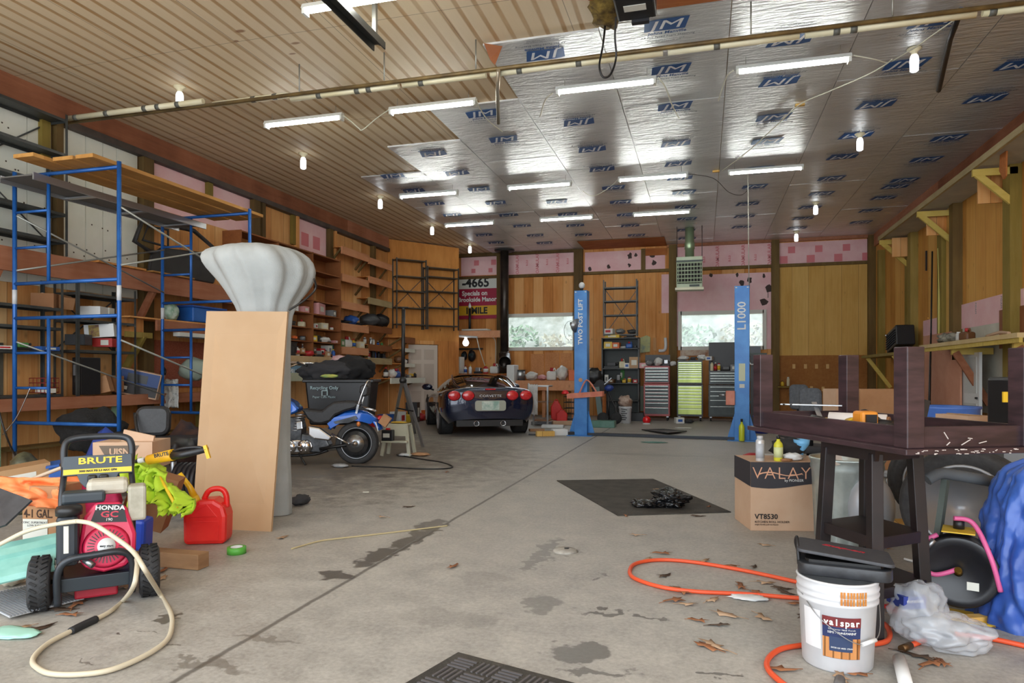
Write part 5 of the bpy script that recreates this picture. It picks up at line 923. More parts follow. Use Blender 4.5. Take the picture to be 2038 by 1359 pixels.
ghouse(0,8,MGL,'window_glass'); ghouse(3,6,MPT,'roof_panel',.012,False,True)
m=M()
for s in (-1,1): m.tube(bez([cq(s*.55,.3,.955),cq(s*.6,.75,1.02),cq(s*.585,1.2,1.125),cq(s*.54,1.65,1.19)],5),.022,8)
for o_,nm in ((-1,'roof_pillar'),(1,'roof_pillar')):
    M().tube(bez([cq(o_*.56,.3,.95),cq(o_*.6,.75,1.02),cq(o_*.585,1.2,1.125),cq(o_*.54,1.65,1.19)],5),.022,8).build(nm,MPT,t)
def rearz(x): return -.012+.09*max(0,abs(x)-.45)**1.5
for x in (-.70,-.43,.43,.70):
    y=rearz(x)+.02; M().lathe([(.118,-.03),(.118,.012),(.1,.028),(.05,.034),(0,.036)],cq(x,y-.012,.805),Matrix((rt,V((0,0,1)),-hd)).transposed(),28,sq=.8).build('tail_lamp',MTL_,t)
    M().lathe([(.125,-.03),(.127,.008),(.117,.014)],cq(x,y-.01,.805),Matrix((rt,V((0,0,1)),-hd)).transposed(),28,sq=.8).build('lamp_bezel',MBK,t)
fr=frame(cq(0,-.022,.61),rt,(0,0,1)); M().prism(rrect(.6,.2,.05),-.02,.005,fr).build('plate_recess',mat('grey lamp lens','#a9ab9c',.3),t); M().prism(rrect(.34,.17,.01),.005,.012,fr).build('licence_plate',mat('blurred green plate','#8fb0a4',.5,c2='#d2dcd2',sc=7,lo=.4,hi=.6),t)
M().prism(rrect(.2,.022,.008),-.01,.006,frame(cq(0,-.008,.925),rt,(0,0,1))).build('brake_lamp',MTL_,t)
text('lettering','CORVETTE',.065,mat('silver letter','#c6c9cf',.35,.2),t,frame(cq(0,-.016,.795),rt,(0,0,1)),.004,0,'CENTER',0,1.35)
for x in (-.27,.25):
    M().tube([cq(x,.25,.27),cq(x,-.02,.27)],.05,20,caps=False).build('exhaust_tip',MCH,t,solid=.006); M().tube([cq(x,.1,.27),cq(x,.08,.27)],.045,16).build('exhaust_inner',MBK,t)
M().box(cq(0,.25,.27),(1.3,.4,.12),Matrix((rt,hd,V((0,0,1)))).transposed()).build('valance',MBP,t)
rw_=rt.to_track_quat('Z','Y').to_matrix()
for x,y in ((-.77,.95),(.77,.95),(-.78,3.6),(.78,3.6)):
    c=cq(x,y,.33); s=1 if x>0 else -1
    w_=M().lathe([(.22,-.14),(.31,-.14),(.33,-.12),(.33,.12),(.31,.14),(.22,.14)],c,rw_,36).build('tyre',MTY,t); m=M(); m.lathe([(.225,.142),(.21,.15),(.2,.08),(.07,.1),(0,.1)] if s>0 else [(.225,-.142),(.21,-.15),(.2,-.08),(.07,-.1),(0,-.1)],c,rw_,30)
    for k in range(5): d=rw_@V((math.cos(k*2*PI/5),math.sin(k*2*PI/5),0)); m.bar(c+d*.05+rt*s*.12,c+d*.2+rt*s*.14,.05,.025,up=rt)
    m.build('alloy_rim',MAL,w_)
    M().lathe([(.385,-.16 if s<0 else .13),(.37,-.165 if s<0 else .165),(0,-.165 if s<0 else .165)] if 0 else [(.37,-.005),(.37,.005),(0,.006)],cq(x+s*.115,y,.36),rw_,36).build('wheel_arch',MBK,t)
for s in (-1,1):
    m=M(); m.blob(cq(s*1.0,2.45,.93),(.26,.14,.15),0,1,0,2); m.build('side_mirror',MPT,t); M().tube([cq(s*.85,2.45,.86),cq(s*.96,2.45,.9)],.02,8).build('mirror_arm',MBP,t)
m=M(); m.bar(cq(-.925,1.25,.6),cq(-.925,2.2,.58),.01,.01); m.build('door_seam',MBK,t)
# ================= MOTORCYCLE =================
D=9.35
def mq(u,v,o=0): return Q(u,v,D)+FX*o
S=D/F
t=thing('motorcycle','blue and chrome cruiser motorcycle on its stand behind the tan board','motorcycle',P(640,921,d=D))
MBB=mat('metallic cobalt paint','#0f55b4',.2,.4,c2='#1867c9',sc=3,coat=1); MLE=mat('black leather seat','#1c1b1c',.45,c2='#29282a',sc=30,bump=.2); MDK2=mat('dark engine metal','#3a3b3d',.35,.7,c2='#66686b',sc=8)
rf_=FX.to_track_quat('Z','Y').to_matrix()
def mwheel(u,v,r,w,spokes=False):
    c=mq(u,v); ty=M().lathe([(r*.72,-w*.4),(r*.9,-w*.5),(r*.97,-w*.35),(r,0),(r*.97,w*.35),(r*.9,w*.5),(r*.72,w*.4)],c,rf_,48).build('tyre',MTY,t)
    m=M(); m.lathe([(r*.74,-w*.42),(r*.7,-w*.46),(r*.66,-w*.38),(r*.64,0),(r*.66,w*.38),(r*.7,w*.46),(r*.74,w*.42)],c,rf_,40)
    for k in range(12): d=rf_@V((math.cos(k*PI/6),math.sin(k*PI/6),0)); m.bar(c+d*.03,c+d*r*.66,.014,.01,up=FX)
    m.build('wheel_rim',mat('satin rim','#8a8d90',.3,.8),ty); return c
c=mwheel(711,881,.295,.15); mwheel(470,881,.31,.1)
m=M(); m.lathe([(.17,-.1),(.17,-.09),(.1,-.085),(0,-.085)],c,rf_,36); m.build('drive_pulley',MDK2,t); M().lathe([(.12,-.125),(.125,-.11),(.05,-.105)],c,rf_,30).build('brake_disc',mat('brushed steel','#8d9093',.25,.9),t); M().lathe([(0,-.16),(.035,-.15),(.04,-.1)],c,rf_,18).build('hub_cap',MCH,t)
def arcshell(name,c,r0,a0,a1,w,mt,th=.012,n=20,prof=None):
    m=M(); vs=[]
    for i in range(n+1):
        a=a0+(a1-a0)*i/n
        for k in range(7):
            q=(k/6-.5)*2; rr=r0-(.05*abs(q)**3)*1.2; vs.append(c+RX*math.cos(a)*rr+V((0,0,math.sin(a)*rr))+FX*q*w/2)
    m.add(vs,[(i*7+j,i*7+j+1,(i+1)*7+j+1,(i+1)*7+j) for i in range(n) for j in range(6)],0,True); return m.build(name,mt,t,solid=th)
arcshell('rear_fender',mq(708,873),.40,R(20),R(158),.2,MBB); m=M(); 
pl=[(655,842),(668,830),(690,821),(712,820),(735,822),(752,832),(741,843),(722,838),(700,835),(680,842),(662,852)]
def pp(name,pl,o0,o1,mt,bev=0): 
    fr=frame(Q(0,0,D)*0+mq(640,880),RX,(0,0,1)); b=mq(640,880); loc=[((u-640)*S,(880-v)*S) for u,v in pl]; return M().prism(loc,-o1,-o0,fr).build(name,mt,t,bev=bev)
pp('fender_side',pl,-.11,-.1,MBB,.004)
pp('seat',[(604,812),(622,814),(645,816),(657,806),(668,799),(690,797),(712,798),(718,804),(712,812),(690,818),(672,826),(662,838),(645,843),(628,842),(616,832)],-.13,.13,MLE,.035)
pp('fuel_tank',[(548,800),(556,791),(572,791),(588,799),(600,812),(597,819),(585,824),(566,826),(548,822),(538,812)],-.13,.13,MBB,.05)
m=M(); m.tube([mq(560,786,-.02),mq(578,790,-.02)],.03,12); m.build('tank_console',MCH,t)
pp('engine_block',[(556,832),(600,828),(606,850),(604,880),(560,882)],-.12,.12,MDK2,.02)
for k,(u,v,tu) in enumerate(((572,840,-.25),(596,842,.3))):
    m=M(); c0=mq(u,v,-.05)
    for j in range(7): p=c0+V((0,0,-.1+j*.035))+RX*tu*(-.1+j*.035); m.lathe([(.075,0),(.08,.01),(.075,.02)],p,None,16)
    m.build('cylinder_fins',mat('satin aluminium','#a3a5a8',.3,.9),t)
for u,v,r,l in ((584,887,.085,'primary_cover'),(612,886,.09,'derby_cover')):
    m=M(); m.lathe([(r,-.14),(r,-.17),(r*.85,-.19),(0,-.195)],mq(u,v),rf_,28); 
    for k in range(6): d=rf_@V((math.cos(k*PI/3),math.sin(k*PI/3),0)); m.blob(mq(u,v,-.19)+d*r*.65,(.03,.02,.03),0,1,0,1)
    m.build(l,MCH,t)
pp('primary_case',[(572,876),(598,873),(624,876),(628,888),(620,899),(575,900),(566,890)],-.14,-.08,MCH,.02); pp('horn_cover',[(596,838),(608,836),(609,852),(597,854)],-.16,-.12,MCH,.01)
pp('oil_tank',[(618,846),(640,850),(665,868),(660,876),(630,872),(618,864)],-.12,-.03,MCH,.02)
pp('gearbox',[(600,862),(650,866),(660,886),(640,900),(600,898)],-.1,.1,MDK2,.02)
m=M(); m.tube([mq(664,862,-.13),mq(699,882,-.13)],.016,8); m.build('swingarm_rod',MCH,t); m=M(); m.tube([mq(640,892,-.1),mq(711,881,-.1)],.022,8); m.build('swingarm',MBK,t)
m=M(); m.tube(bez([mq(560,830,-.05),mq(552,870,-.05),mq(560,902,-.05),mq(620,904,-.05),mq(655,895,-.05)],5),.02,8); m.build('frame_tube',MBK,t)
m=M(); m.tube(bez([mq(590,870,.14),mq(620,894,.17),mq(700,890,.18),mq(750,886,.18)],5),.04,12); m.build('exhaust_pipe',MCH,t)
pp('fender_strut',[(668,838),(712,826),(716,832),(700,840),(672,842)],-.125,-.112,MDK2,.002)
m=M(); m.bar(mq(713,822,-.12),mq(717,804,-.12),.03,.012,up=FX); m.tube(bez([mq(716,806,-.1),mq(724,782,-.1),mq(733,760,-.08),mq(735,758,.0),mq(733,760,.08),mq(724,782,.1),mq(716,806,.1)],5),.011,8); m.build('sissy_bar',MCH,t); pp('backrest_pad',[(719,768),(728,764),(736,768),(734,786),(724,790),(718,780)],-.1,.1,MLE,.02)
m=M(); [m.tube([mq(722,809,-.08+k*.04),mq(748,818,-.08+k*.04)],.005,6) for k in range(5)]; m.tube([mq(722,809,-.08),mq(722,809,.08)],.005,6); m.tube([mq(748,818,-.08),mq(748,818,.08)],.005,6); m.build('luggage_rack',MCH,t)
M().blob(mq(719,842,-.17),(.06,.05,.07),0,1,0,2).build('turn_signal',mat('amber lens','#c8702a',.2,coat=1),t); M().blob(mq(757,832,0),(.06,.12,.07),0,1,0,2).build('tail_light',MTL_,t); o=M().box(mq(753,848,-.02),(.012,.17,.13),(0,R(-15),TH)).build('licence_plate',MPAP,t)
m=M(); m.tube(bez([mq(545,785,-.02),mq(552,745,-.1),mq(580,724,-.25),mq(612,722,-.32),mq(624,727,-.34)],6),.014,8); m.tube(bez([mq(545,785,.02),mq(552,745,.1),mq(580,724,.25),mq(612,722,.32)],6),.014,8); m.build('handlebar',MCH,t)
m=M(); m.tube([mq(606,722,-.31),mq(626,728,-.34)],.02,8); m.build('grip',MBR,t); M().blob(mq(520,775,0),(.2,.2,.2),0,1,0,3).build('headlight',MCH,t)
m=M(); [m.tube([mq(545,770,o),mq(470,881,o)],.022,8) for o in (-.1,.1)]; m.build('front_fork',MCH,t); arcshell('front_fender',mq(470,879),.36,R(20),R(140),.13,MBB)
m=M(); m.tube([mq(600,900,-.12),mq(618,921,-.22)],.012,8); m.build('kickstand',MBK,t)
o=M().box(mq(768,836,-.05),(.12,.1,.14),(0,.6,TH)).build('cardboard_scrap',MCARD); tag(o,'small folded cardboard piece behind the motorcycle tail lamp','cardboard')
# black tote with printed logo and dark cloths
t=thing('recycling_tote','black plastic tote with a white round printed logo standing behind the motorcycle','tote',P(655,812,d=11.2)); d=11.0
m=M(); a=[Q(606,756,d),Q(738,756,d)]; w0=(740-606)*d/F; fr=frame(Q(673,815,d)+V((0,0,0)),RX,(0,0,1)); 
vs=[]
for z,k in ((-.25,.86),(.48,1.0)):
    for x,y in ((-1,0),(1,0),(1,1),(-1,1)): vs.append(Q(673,815,d)+RX*x*w0/2*k+FX*(y*.6)+V((0,0,z)))
m.add(vs,[(3,2,1,0),(4,5,6,7),(0,1,5,4),(1,2,6,5),(2,3,7,6),(3,0,4,7)]); m.build('tub',MBP,t,bev=.03); m=M(); m.box(Q(673,758,d-.02)+FX*.3,(w0+.06,.66,.05),(0,0,TH)); m.build('rim',MBK,t,bev=.01)
MLW=mat('chalk white print','#a9c4c9',.6); text('lettering','Recycling Only',.075,MLW,t,frame(Q(645,772,d-.06),RX,(0,0,1)),.001,0,'CENTER',.001); text('lettering','Paper Cans Plastic',.05,MLW,t,frame(Q(645,790,d-.06),RX,(0,0,1)),.001); m=M(); f_=frame(Q(646,782,d-.06),RX,(0,0,1)); [m.prism(q,0,.002,f_) for q in ([(-.05,-.04),(-.035,-.04),(-.035,.04),(-.05,.04)],[(.035,-.04),(.05,-.04),(.05,.04),(.035,.04)],[(-.04,.03),(.04,.03),(.04,.045),(-.04,.045)],[(-.03,-.04),(.03,-.04),(.0,-.055)])]; m.build('logo',MLW,t)
rag('black_jacket','black jacket heaped over the left of the recycling tote','jacket',Q(648,757,11.2)-V((0,0,.04)),(.9,.5,.36),MDGR,.3,2.2,2,4); rag('black_jacket','larger black coat heaped over the right of the recycling tote','jacket',Q(702,757,11.3)-V((0,0,.04)),(.75,.55,.44),mat('matte black cloth','#1b1b1c',.9),.25,2,6,4)
rag('work_gloves','yellow and pale green gloves lying on the black jackets','gloves',Q(655,752,10.8),(.3,.1,.06),mat('green yellow glove','#9ac27a',.8,c2='#e0d05a',sc=9),.3,3,7); rag('white_cloth','pink and white cloth behind the black coats on the tote','cloth',Q(675,725,11.8),(.3,.2,.16),mat('pinkish white cloth','#d9c2bf',.8,c2='#c9858a',sc=6),.35,2,8)
# step stool with battery
sc_=P(790,908,Z=0)+FX*.15; t=thing('step_stool','beige plastic step stool holding a black battery and a yellow cloth','stool',sc_); MST=mat('beige stool plastic','#b9b8a2',.5,c2='#c6c4b0',sc=4); rs=Matrix.Rotation(TH-.15,3,'Z')
def sq_(x,y,z): return sc_+rs@V((x,y,z))
M().box(sq_(0,0,.46),(.34,.24,.03),rs).build('seat',MST,t,bev=.01)
for x in (-1,1):
    for y in (-1,1): M().bar(sq_(x*.21,y*.15,0),sq_(x*.15,y*.1,.45),.05,.04).build('leg',MST,t,bev=.005)
M().box(sq_(0,-.17,.22),(.4,.12,.03),rs).build('step',MST,t,bev=.008); m=M()
m.add([sq_(-.2,-.13,.3),sq_(.2,-.13,.3),sq_(.16,-.115,.45),sq_(-.16,-.115,.45)],[(0,1,2,3)]); m.build('apron',MST,t,solid=.01)
bp=sq_(-.1,-.19,.235); t=thing('car_battery','black and white battery with red terminal standing on the stool step','battery',bp); M().box(bp+V((0,0,.08)),(.17,.1,.16),rs).build('case',MBP,t,bev=.01); M().box(bp+V((0,0,.17)),(.06,.04,.03),rs).build('terminal_cover',MRED,t,bev=.005); M().box(bp+rs@V((-.01,-.052,.08)),(.1,.003,.06),rs).build('label',MPAP,t)
rag('yellow_cloth','yellow chamois cloth on the top of the beige stool','cloth',sq_(.0,0,.478),(.26,.16,.03),mat('chamois','#cfa83a',.9),.3,2,4)
# tripod stand
t=thing('tripod_stand','tall black pole with T top on spread aluminium legs beside the stool','stand',P(803,880,Z=0)); dd=10.9
M().tube([Q(802,757,dd),Q(803,615,dd)],.03,12).build('pole',MBK,t); M().tube([Q(803,640,dd),Q(803,614,dd)],.016,8).build('inner_tube',MALU,t); M().tube([Q(793,612,dd),Q(813,612,dd)],.014,8).build('crossbar',MBK,t); M().lathe([(.05,0),(.06,.04),(.04,.1)],Q(802,762,dd),None,16).build('collar',MBK,t)
for a in ((Q(801,757,dd),P(779,868,Z=0)),(Q(805,757,dd),P(842,889,Z=0)),(Q(803,757,dd),P(826,862,Z=0))): M().bar(a[0],a[1],.05,.02).build('leg',MALU,t)
M().bar(Q(790,812,dd),Q(822,818,dd-.3),.02,.02).build('spreader',MBK,t)
rag('kraft_paper','crumpled brown paper bag on the floor beside the stool','paper',P(836,907,Z=0),(.32,.18,.05),MCARD,.35,2,3); rag('white_rag','white rag on the floor at the stool foot','rag',P(806,908,Z=0),(.2,.12,.05),MWH,.35,3,4)
o=M().tube(bez([P(790,905,Z=.01),P(830,912,Z=.01),P(880,920,Z=.01),P(900,930,Z=.01),P(850,933,Z=.01),P(760,929,Z=.01),P(700,927,Z=.01)],6),.009,6).build('extension_cable',MBK); tag(o,'black extension cord lying on the floor beside the motorcycle','cord')
o=M().tube(bez([P(580,1092,Z=.006),P(630,1078,Z=.006),P(660,1073,Z=.006),P(740,1064,Z=.006),P(850,1051,Z=.006),P(890,1046,Z=.006)],6),.006,6).build('reed_stalk',mat('dry straw','#b9aa82',.8)); tag(o,'long dry reed stalk lying across the damp stain on the floor','stalk')
# ================= LEFT SIDE STORAGE =================
MSC=mat('scaffold blue','#1d57a0',.35,.2,c2='#2c6ab6',sc=5); MSCW=mat('worn white paint','#c9cdd0',.5)
KS=.965; sz_=lambda z: CH+(z-CH)*KS
zf=sz_(.34); FXL,FXR,FY,RY=-7.9*KS,-6.36*KS,6.24*KS,8.55*KS
dX=lambda u,X: X/((u-1019)/F*cT-sT)
t=thing('scaffold','blue steel scaffold tower on casters carrying wooden and aluminium planks','scaffold',((FXL+FXR)/2,(FY+RY)/2,0))
def sframe(y):
    for x in (FXL,FXR): 
        M().tube([(x,y,zf-.04),(x,y,sz_(3.62))],.023,12).build('post',MSC,t); M().tube([(x,y,sz_(2.05)),(x,y,sz_(2.22))],.0245,12,mi=0).build('post_sleeve',MSCW,t)
        c=V((x,y,.1)); w_=M().lathe([(.03,-.022),(.09,-.025),(.1,-.015),(.1,.015),(.09,.025),(.03,.022)],c,(0,PI/2,.4),24).build('caster_wheel',MBR,t); m=M(); m.bar(c+V((0,0,.11)),c+V((0,0,.24)),.03,.03); m.bar(c+V((.035,0,0)),c+V((.035,0,.12)),.008,.05); m.bar(c+V((-.035,0,0)),c+V((-.035,0,.12)),.008,.05); m.box(c+V((0,0,.12)),(.08,.06,.01)); m.build('caster_fork',MSTE,t)
    xi=FXL+.5
    for zb_,zt_ in ((sz_(.64),sz_(1.88)),(sz_(2.29),sz_(3.56))):
        M().tube([(FXL,y,zb_),(FXR,y,zb_)],.021,10).build('crossbar',MSC,t); M().tube([(FXL,y,zt_),(FXR,y,zt_)],.021,10).build('crossbar',MSC,t); M().tube([(xi,y,zb_),(xi,y,zt_)],.019,10).build('ladder_post',MSC,t)
        for k in (1,2): z=zb_+(zt_-zb_)*k/3; M().tube([(FXL,y,z),(xi,y,z)],.016,8).build('rung',MSC,t)
sframe(FY); sframe(RY)
MBRC=mat('galvanised brace','#a3a59d',.4,.6)
for x in (FXL,FXR):
    for z0,z1 in ((3.1,2.45),(2.45,3.1),(1.6,.9)): M().tube([(x+.03,FY,sz_(z0)),(x+.03,RY,sz_(z1))],.011,6).build('brace',MBRC,t)
MPW=ply('scaffold plank wood','#9a6a34 #c08d4c #d9a964'.split(),1,9,(10,.8,10),.4)
for x0,x1,y0,y1,z,lb in ((-7.3,-7.02,5.75,8.95,3.6,'wooden plank lying along the scaffold top, left one, slightly raised at its end'),(-6.98,-6.7,5.95,9.05,3.6,'wooden plank lying along the scaffold top, middle one'),(-6.66,-6.42,5.95,8.95,3.6,'wooden plank lying along the scaffold top, outer one nearest the room')):
    o=M().b2((x0*KS,y0*KS,sz_(z)-.01),(x1*KS,y1*KS,sz_(z)+.03)).build('scaffold_plank',MPW); tag(o,lb,'plank')
t=thing('walkboard','aluminium walkboard hooked between the scaffold frames beside the wooden planks','plank',(-7.55,7.4,3.5)); M().b2((-7.55,5.8,3.4),(-7.1,8.5,3.415)).build('deck',mat('grey plywood deck','#6d6a64',.7),t)
for x in (-7.57,-7.09): M().b2((x,5.8,3.355),(x+.02,8.5,3.435)).build('side_rail',MALU,t)
for y in (6.6,7.4,8.2): M().b2((-7.55,y,3.365),(-7.1,y+.06,3.385)).build('cross_member',MALU,t)
# high fixed shelf with red fascia
MRS=MRB
t=thing('wall_shelf','long fixed shelf with a red-brown fascia running along the left wall','shelf',(-7.9,8,2.6))
M().b2((-7.8,4.8,2.42),(-7.76,11.0,2.7)).build('fascia',MRS,t); M().b2((XL+.03,4.8,2.68),(-7.8,11.0,2.7)).build('deck',PLY1,t)
for y in (6.0,8.3,10.4): M().bar((XL+.1,y,1.95),(-7.82,y,2.48),.1,.05,up=(0,1,0)).build('brace',MRS,t)
t=thing('wall_shelf','lower wall shelf with a red fascia holding the blue tote','shelf',(-7.9,9.2,1.9)); M().b2((-7.8,8.3,1.86),(-7.76,10.9,2.02)).build('fascia',MRS,t); M().b2((XL+.03,7.8,2.02),(-7.76,10.9,2.04)).build('deck',PLY1,t); M().b2((-8.0,7.8,1.76),(-7.96,8.25,2.02)).build('box_bracket',PLY1,t); M().b2((-7.84,7.78,1.74),(-7.8,8.25,1.82)).build('bracket_board',POSTG,t); M().bar((XL+.1,8.1,1.3),(-7.82,8.1,1.78),.1,.05,up=(0,1,0)).build('brace',POSTG,t)
def boardthing(nm,lb,cat,p,q,mt): o=M().b2(p,q).build(nm,mt); return tag(o,lb,cat)
boardthing('board','loose reddish board lying on the high left shelf','board',(-8.1,7.25,2.705),(-7.72,8.05,2.73),PLY1); boardthing('board','second loose board lying beside it on the high left shelf','board',(-8.1,8.15,2.705),(-7.7,9.0,2.725),MPW)
def steel(lb,x0,x1,y0,y1,zs,z0,z1,br=True,nm='steel_shelf',both=True,side='x'):
    t=thing(nm,lb,'shelving',((x0+x1)/2,(y0+y1)/2,z0))
    for x in (x0,x1):
        for y in (y0,y1):
            m=M(); sx=1 if x==x0 else -1; sy=1 if y==y0 else -1; m.b2((x,y,z0),(x+sx*.035,y+sy*.003,z1)); m.b2((x,y,z0),(x+sx*.003,y+sy*.035,z1)); m.build('upright',MSL,t)
    for z in zs: m=M(); m.b2((x0+.003,y0+.003,z),(x1-.003,y1-.003,z+.004)); m.b2((x0+.003,y0+.003,z-.03),(x0+.006,y1-.003,z)); m.b2((x1-.006,y0+.003,z-.03),(x1-.003,y1-.003,z)); m.b2((x0+.003,y0+.003,z-.03),(x1-.003,y0+.006,z)); m.b2((x0+.003,y1-.006,z-.03),(x1-.003,y1-.003,z)); m.build('shelf',MSL,t)
    if br:
        zz=sorted(zs); 
        if (x1-x0)<(y1-y0):
            for a,b in ((y0,y1),(y1,y0)): M().bar((x0+.01,a,zz[0]),(x0+.01,b,zz[-1]),.02,.003,up=(1,0,0)).build('brace',MSL,t)
        else:
            for a,b in ((x0,x1),(x1,x0)): M().bar((a,y1-.01,zz[0]),(b,y1-.01,zz[-1]),.02,.003,up=(0,1,0)).build('brace',MSL,t)
    return t
steel('black steel shelving unit standing on the high left shelf against white boards',-8.2,-7.88,4.9,6.93,(2.92,3.27,3.62,4.04,4.48),2.73,4.55)
steel('black steel shelving under the high shelf at the left edge',-8.2,-7.86,4.9,6.85,(.96,1.5,1.8,2.05),.93,2.42,False)
steel('black steel shelving behind the scaffold ladder with cartons on it',-8.2,-7.8,7.0,7.95,(1.53,1.93,2.28),.93,2.4)
# workbench
t=thing('workbench','rough wooden workbench with a red-brown front edge under the left shelves','workbench',(-7.8,7,0)); M().b2((XL+.02,5.0,.86),(-7.78,10.4,.92)).build('bench_top',PLY1,t); M().b2((-7.78,5.6,.78),(-7.74,10.4,.93)).build('front_rail',MRS,t)
for y in (5.9,7.6,9.6): M().b2((-7.88,y,0),(-7.79,y+.09,.86)).build('leg',mat('faded green lumber','#6d8a6a',.8,c2='#8aa083',sc=4),t); M().b2((-8.2,y,0),(-8.11,y+.09,.86)).build('leg',POSTG,t)
M().b2((-8.2,5.5,.3),(-7.9,10.3,.33)).build('lower_shelf',POST,t)
def xbox(nm,lb,cat,u0,v0,u1,v1,X,mt,dep=.3,flap=None):
    a=P(u0,v1,X=X); b=P(u1,v0,X=X); z0=P((u0+u1)/2,v1,X=X).z; z1=P((u0+u1)/2,v0,X=X).z; t=thing(nm,lb,cat,((X-dep/2),(a.y+b.y)/2,z0)); M().b2((X-dep,a.y,z0),(X,b.y,z1)).build('body',mt,t,bev=.004); return t,a.y,b.y,z0,z1
def ybox(nm,lb,cat,u0,v0,u1,v1,Y,mt,dep=.3,bev=.004):
    a=P(u0,v1,Y=Y); b=P(u1,v0,Y=Y); t=thing(nm,lb,cat,((a.x+b.x)/2,Y+dep/2,a.z)); M().b2((a.x,Y,a.z),(b.x,Y+dep,b.z)).build('body',mt,t,bev=bev); return t,a,b
t=thing('computer_tower','black desktop computer tower standing on the left workbench','computer',Q(149,785,dX(149,-7.9))); m=M(); r,c=bq(m,141,711,163,786,dX(149,-7.9),.3,-.3); m.build('case',MBP,t,bev=.01); M().box(c+r@V((0,-.002,.08)),(.1,.004,.14),r).build('drive_bays',MGRY,t); M().box(c+r@V((0,-.003,-.06)),(.05,.004,.05),r).build('front_vent',MDGR,t)
carton('cardboard_box','open tan box leaning on the workbench right of the black computer','cardboard box',166,752,212,785,dX(190,-7.9),.22,.3,MCARD,tilt=-.25); carton('cardboard_box','second open tan box behind the scaffold post on the workbench','cardboard box',205,748,232,780,dX(218,-8.0),.15,-.2,MCARD2)
t,r,c,w_,h_=carton('printer_box','printed printer carton with a blue and white picture, tilted on the bench end','cardboard box',240,738,312,789,dX(276,-7.85),.22,.25,MCARD3,tilt=.22); M().box(c+r@V((0,-.003,.07)),(w_*.96,.003,h_*.55),r).build('picture_panel',mat('carton navy','#1f3f7a',.5),t); M().box(c+r@V((-.03,-.006,.07)),(w_*.5,.003,h_*.32),r).build('printer_picture',MBK,t); M().box(c+r@V((0,-.003,-.09)),(w_*.96,.003,h_*.4),r).build('black_panel',mat('carton black','#2a2523',.5),t); M().box(c+r@V((-.16,-.006,-.09)),(.05,.003,.05),r).build('white_square',MPAP,t)
sheet('plastic_bag','crumpled speckled clear plastic bag hanging off the bench end','plastic bag',318,755,355,812,dX(336,-7.7),.1,mat('speckled film','#b9b9b4',.3,c2='#55544e',sc=30,lo=.55,hi=.7),5,.08,16)
t=thing('wire_basket','red wire basket on the left workbench','basket',Q(88,782,dX(88,-8.0))); c=Q(88,765,dX(88,-8.0))
for k in range(4): M().tube([c+V((x*.12,y*.1,-.1+k*.06)) for x,y in ((-1,-1),(1,-1),(1,1),(-1,1))],.005,6,closed=True).build('wire_ring',mat('red coated wire','#8f2420',.5),t)
m=M(); [m.tube([c+V((x,y*.1,-.1)),c+V((x,y*.1,.08))],.004,5) for x in (-.12,-.06,0,.06,.12) for y in (-1,1)]; m.tube([c+V((-.12,-.1,-.1)),c+V((.12,-.1,-.1)),c+V((.12,.1,-.1)),c+V((-.12,.1,-.1))],.004,5,closed=True); m.build('wire_upright',mat('red coated wire','#8f2420',.5),t)
xbox('white_papers','small stack of white papers on the workbench behind the scaffold rung','paper',95,773,112,782,-7.85,MPAP,.2)
def cbox(*a,**k): return carton(*a,**k)
cbox('cardboard_box','dusty brown box on the black shelf at the left, upper row','cardboard box',65,583,103,612,dX(84,-7.95),.2,.3,MCARD2); cbox('cardboard_box','open tan box flap beside the dusty brown box on the black shelf','cardboard box',104,588,130,612,dX(117,-7.95),.15,-.3,MCARD,tilt=.3)
t,r,c,w_,h_=cbox('carton','white and red product box with a grey tool picture on the black shelf','box',172,645,222,671,dX(197,-7.9),.22,.3,MWH,tilt=-.08,flap=False); M().box(c+r@V((-.06,-.002,0)),(w_*.35,.003,h_*.9),r).build('picture_panel',mat('box maroon','#5a1a1a',.5,c2='#c9b43a',sc=9),t)
t,r,c,w_,h_=cbox('carton','flat red and white product box under the larger one on the black shelf','box',185,673,222,690,dX(203,-7.9),.2,.1,mat('box red','#b02b26',.5),flap=False); M().box(c+r@V((.03,-.002,0)),(w_*.4,.003,h_*.6),r).build('label',MPAP,t)
cbox('carton','white carton on the middle of the black shelf behind the scaffold','box',158,609,198,627,dX(178,-7.9),.2,.1,MWH); cbox('carton','small white and red carton right of the white carton','box',199,612,217,628,dX(208,-7.9),.15,.1,MPAP); cbox('carton','dark open box on the black shelf by the grey post','box',130,665,168,686,dX(149,-7.95),.18,.1,MBP,flap=False)
t=thing('dark_appliance','dark curled appliance hanging at the far left edge over the black shelf','appliance',Q(5,600,8.5)); M().blob(Q(2,585,8.6),(.14,.14,.22),.2,3,2,3).build('body',MBP,t); M().blob(Q(10,603,8.6),(.14,.12,.08),.2,3,2,3).build('base',MBK,t)
clutter('bx:white:30x4 tl:green:20x10 bx:blue:25x5','the lowest black steel shelf at the far left',(-7.95,5.9,1.51),(-7.95,6.8,1.51),.2,4); clutter('bk:blue:6x22 bk:white:4x22 bk:blue:4x21','the bench against the wall behind the wire shelf',(-8.0,8.05,.93),(-8.0,8.3,.93),.2,4)
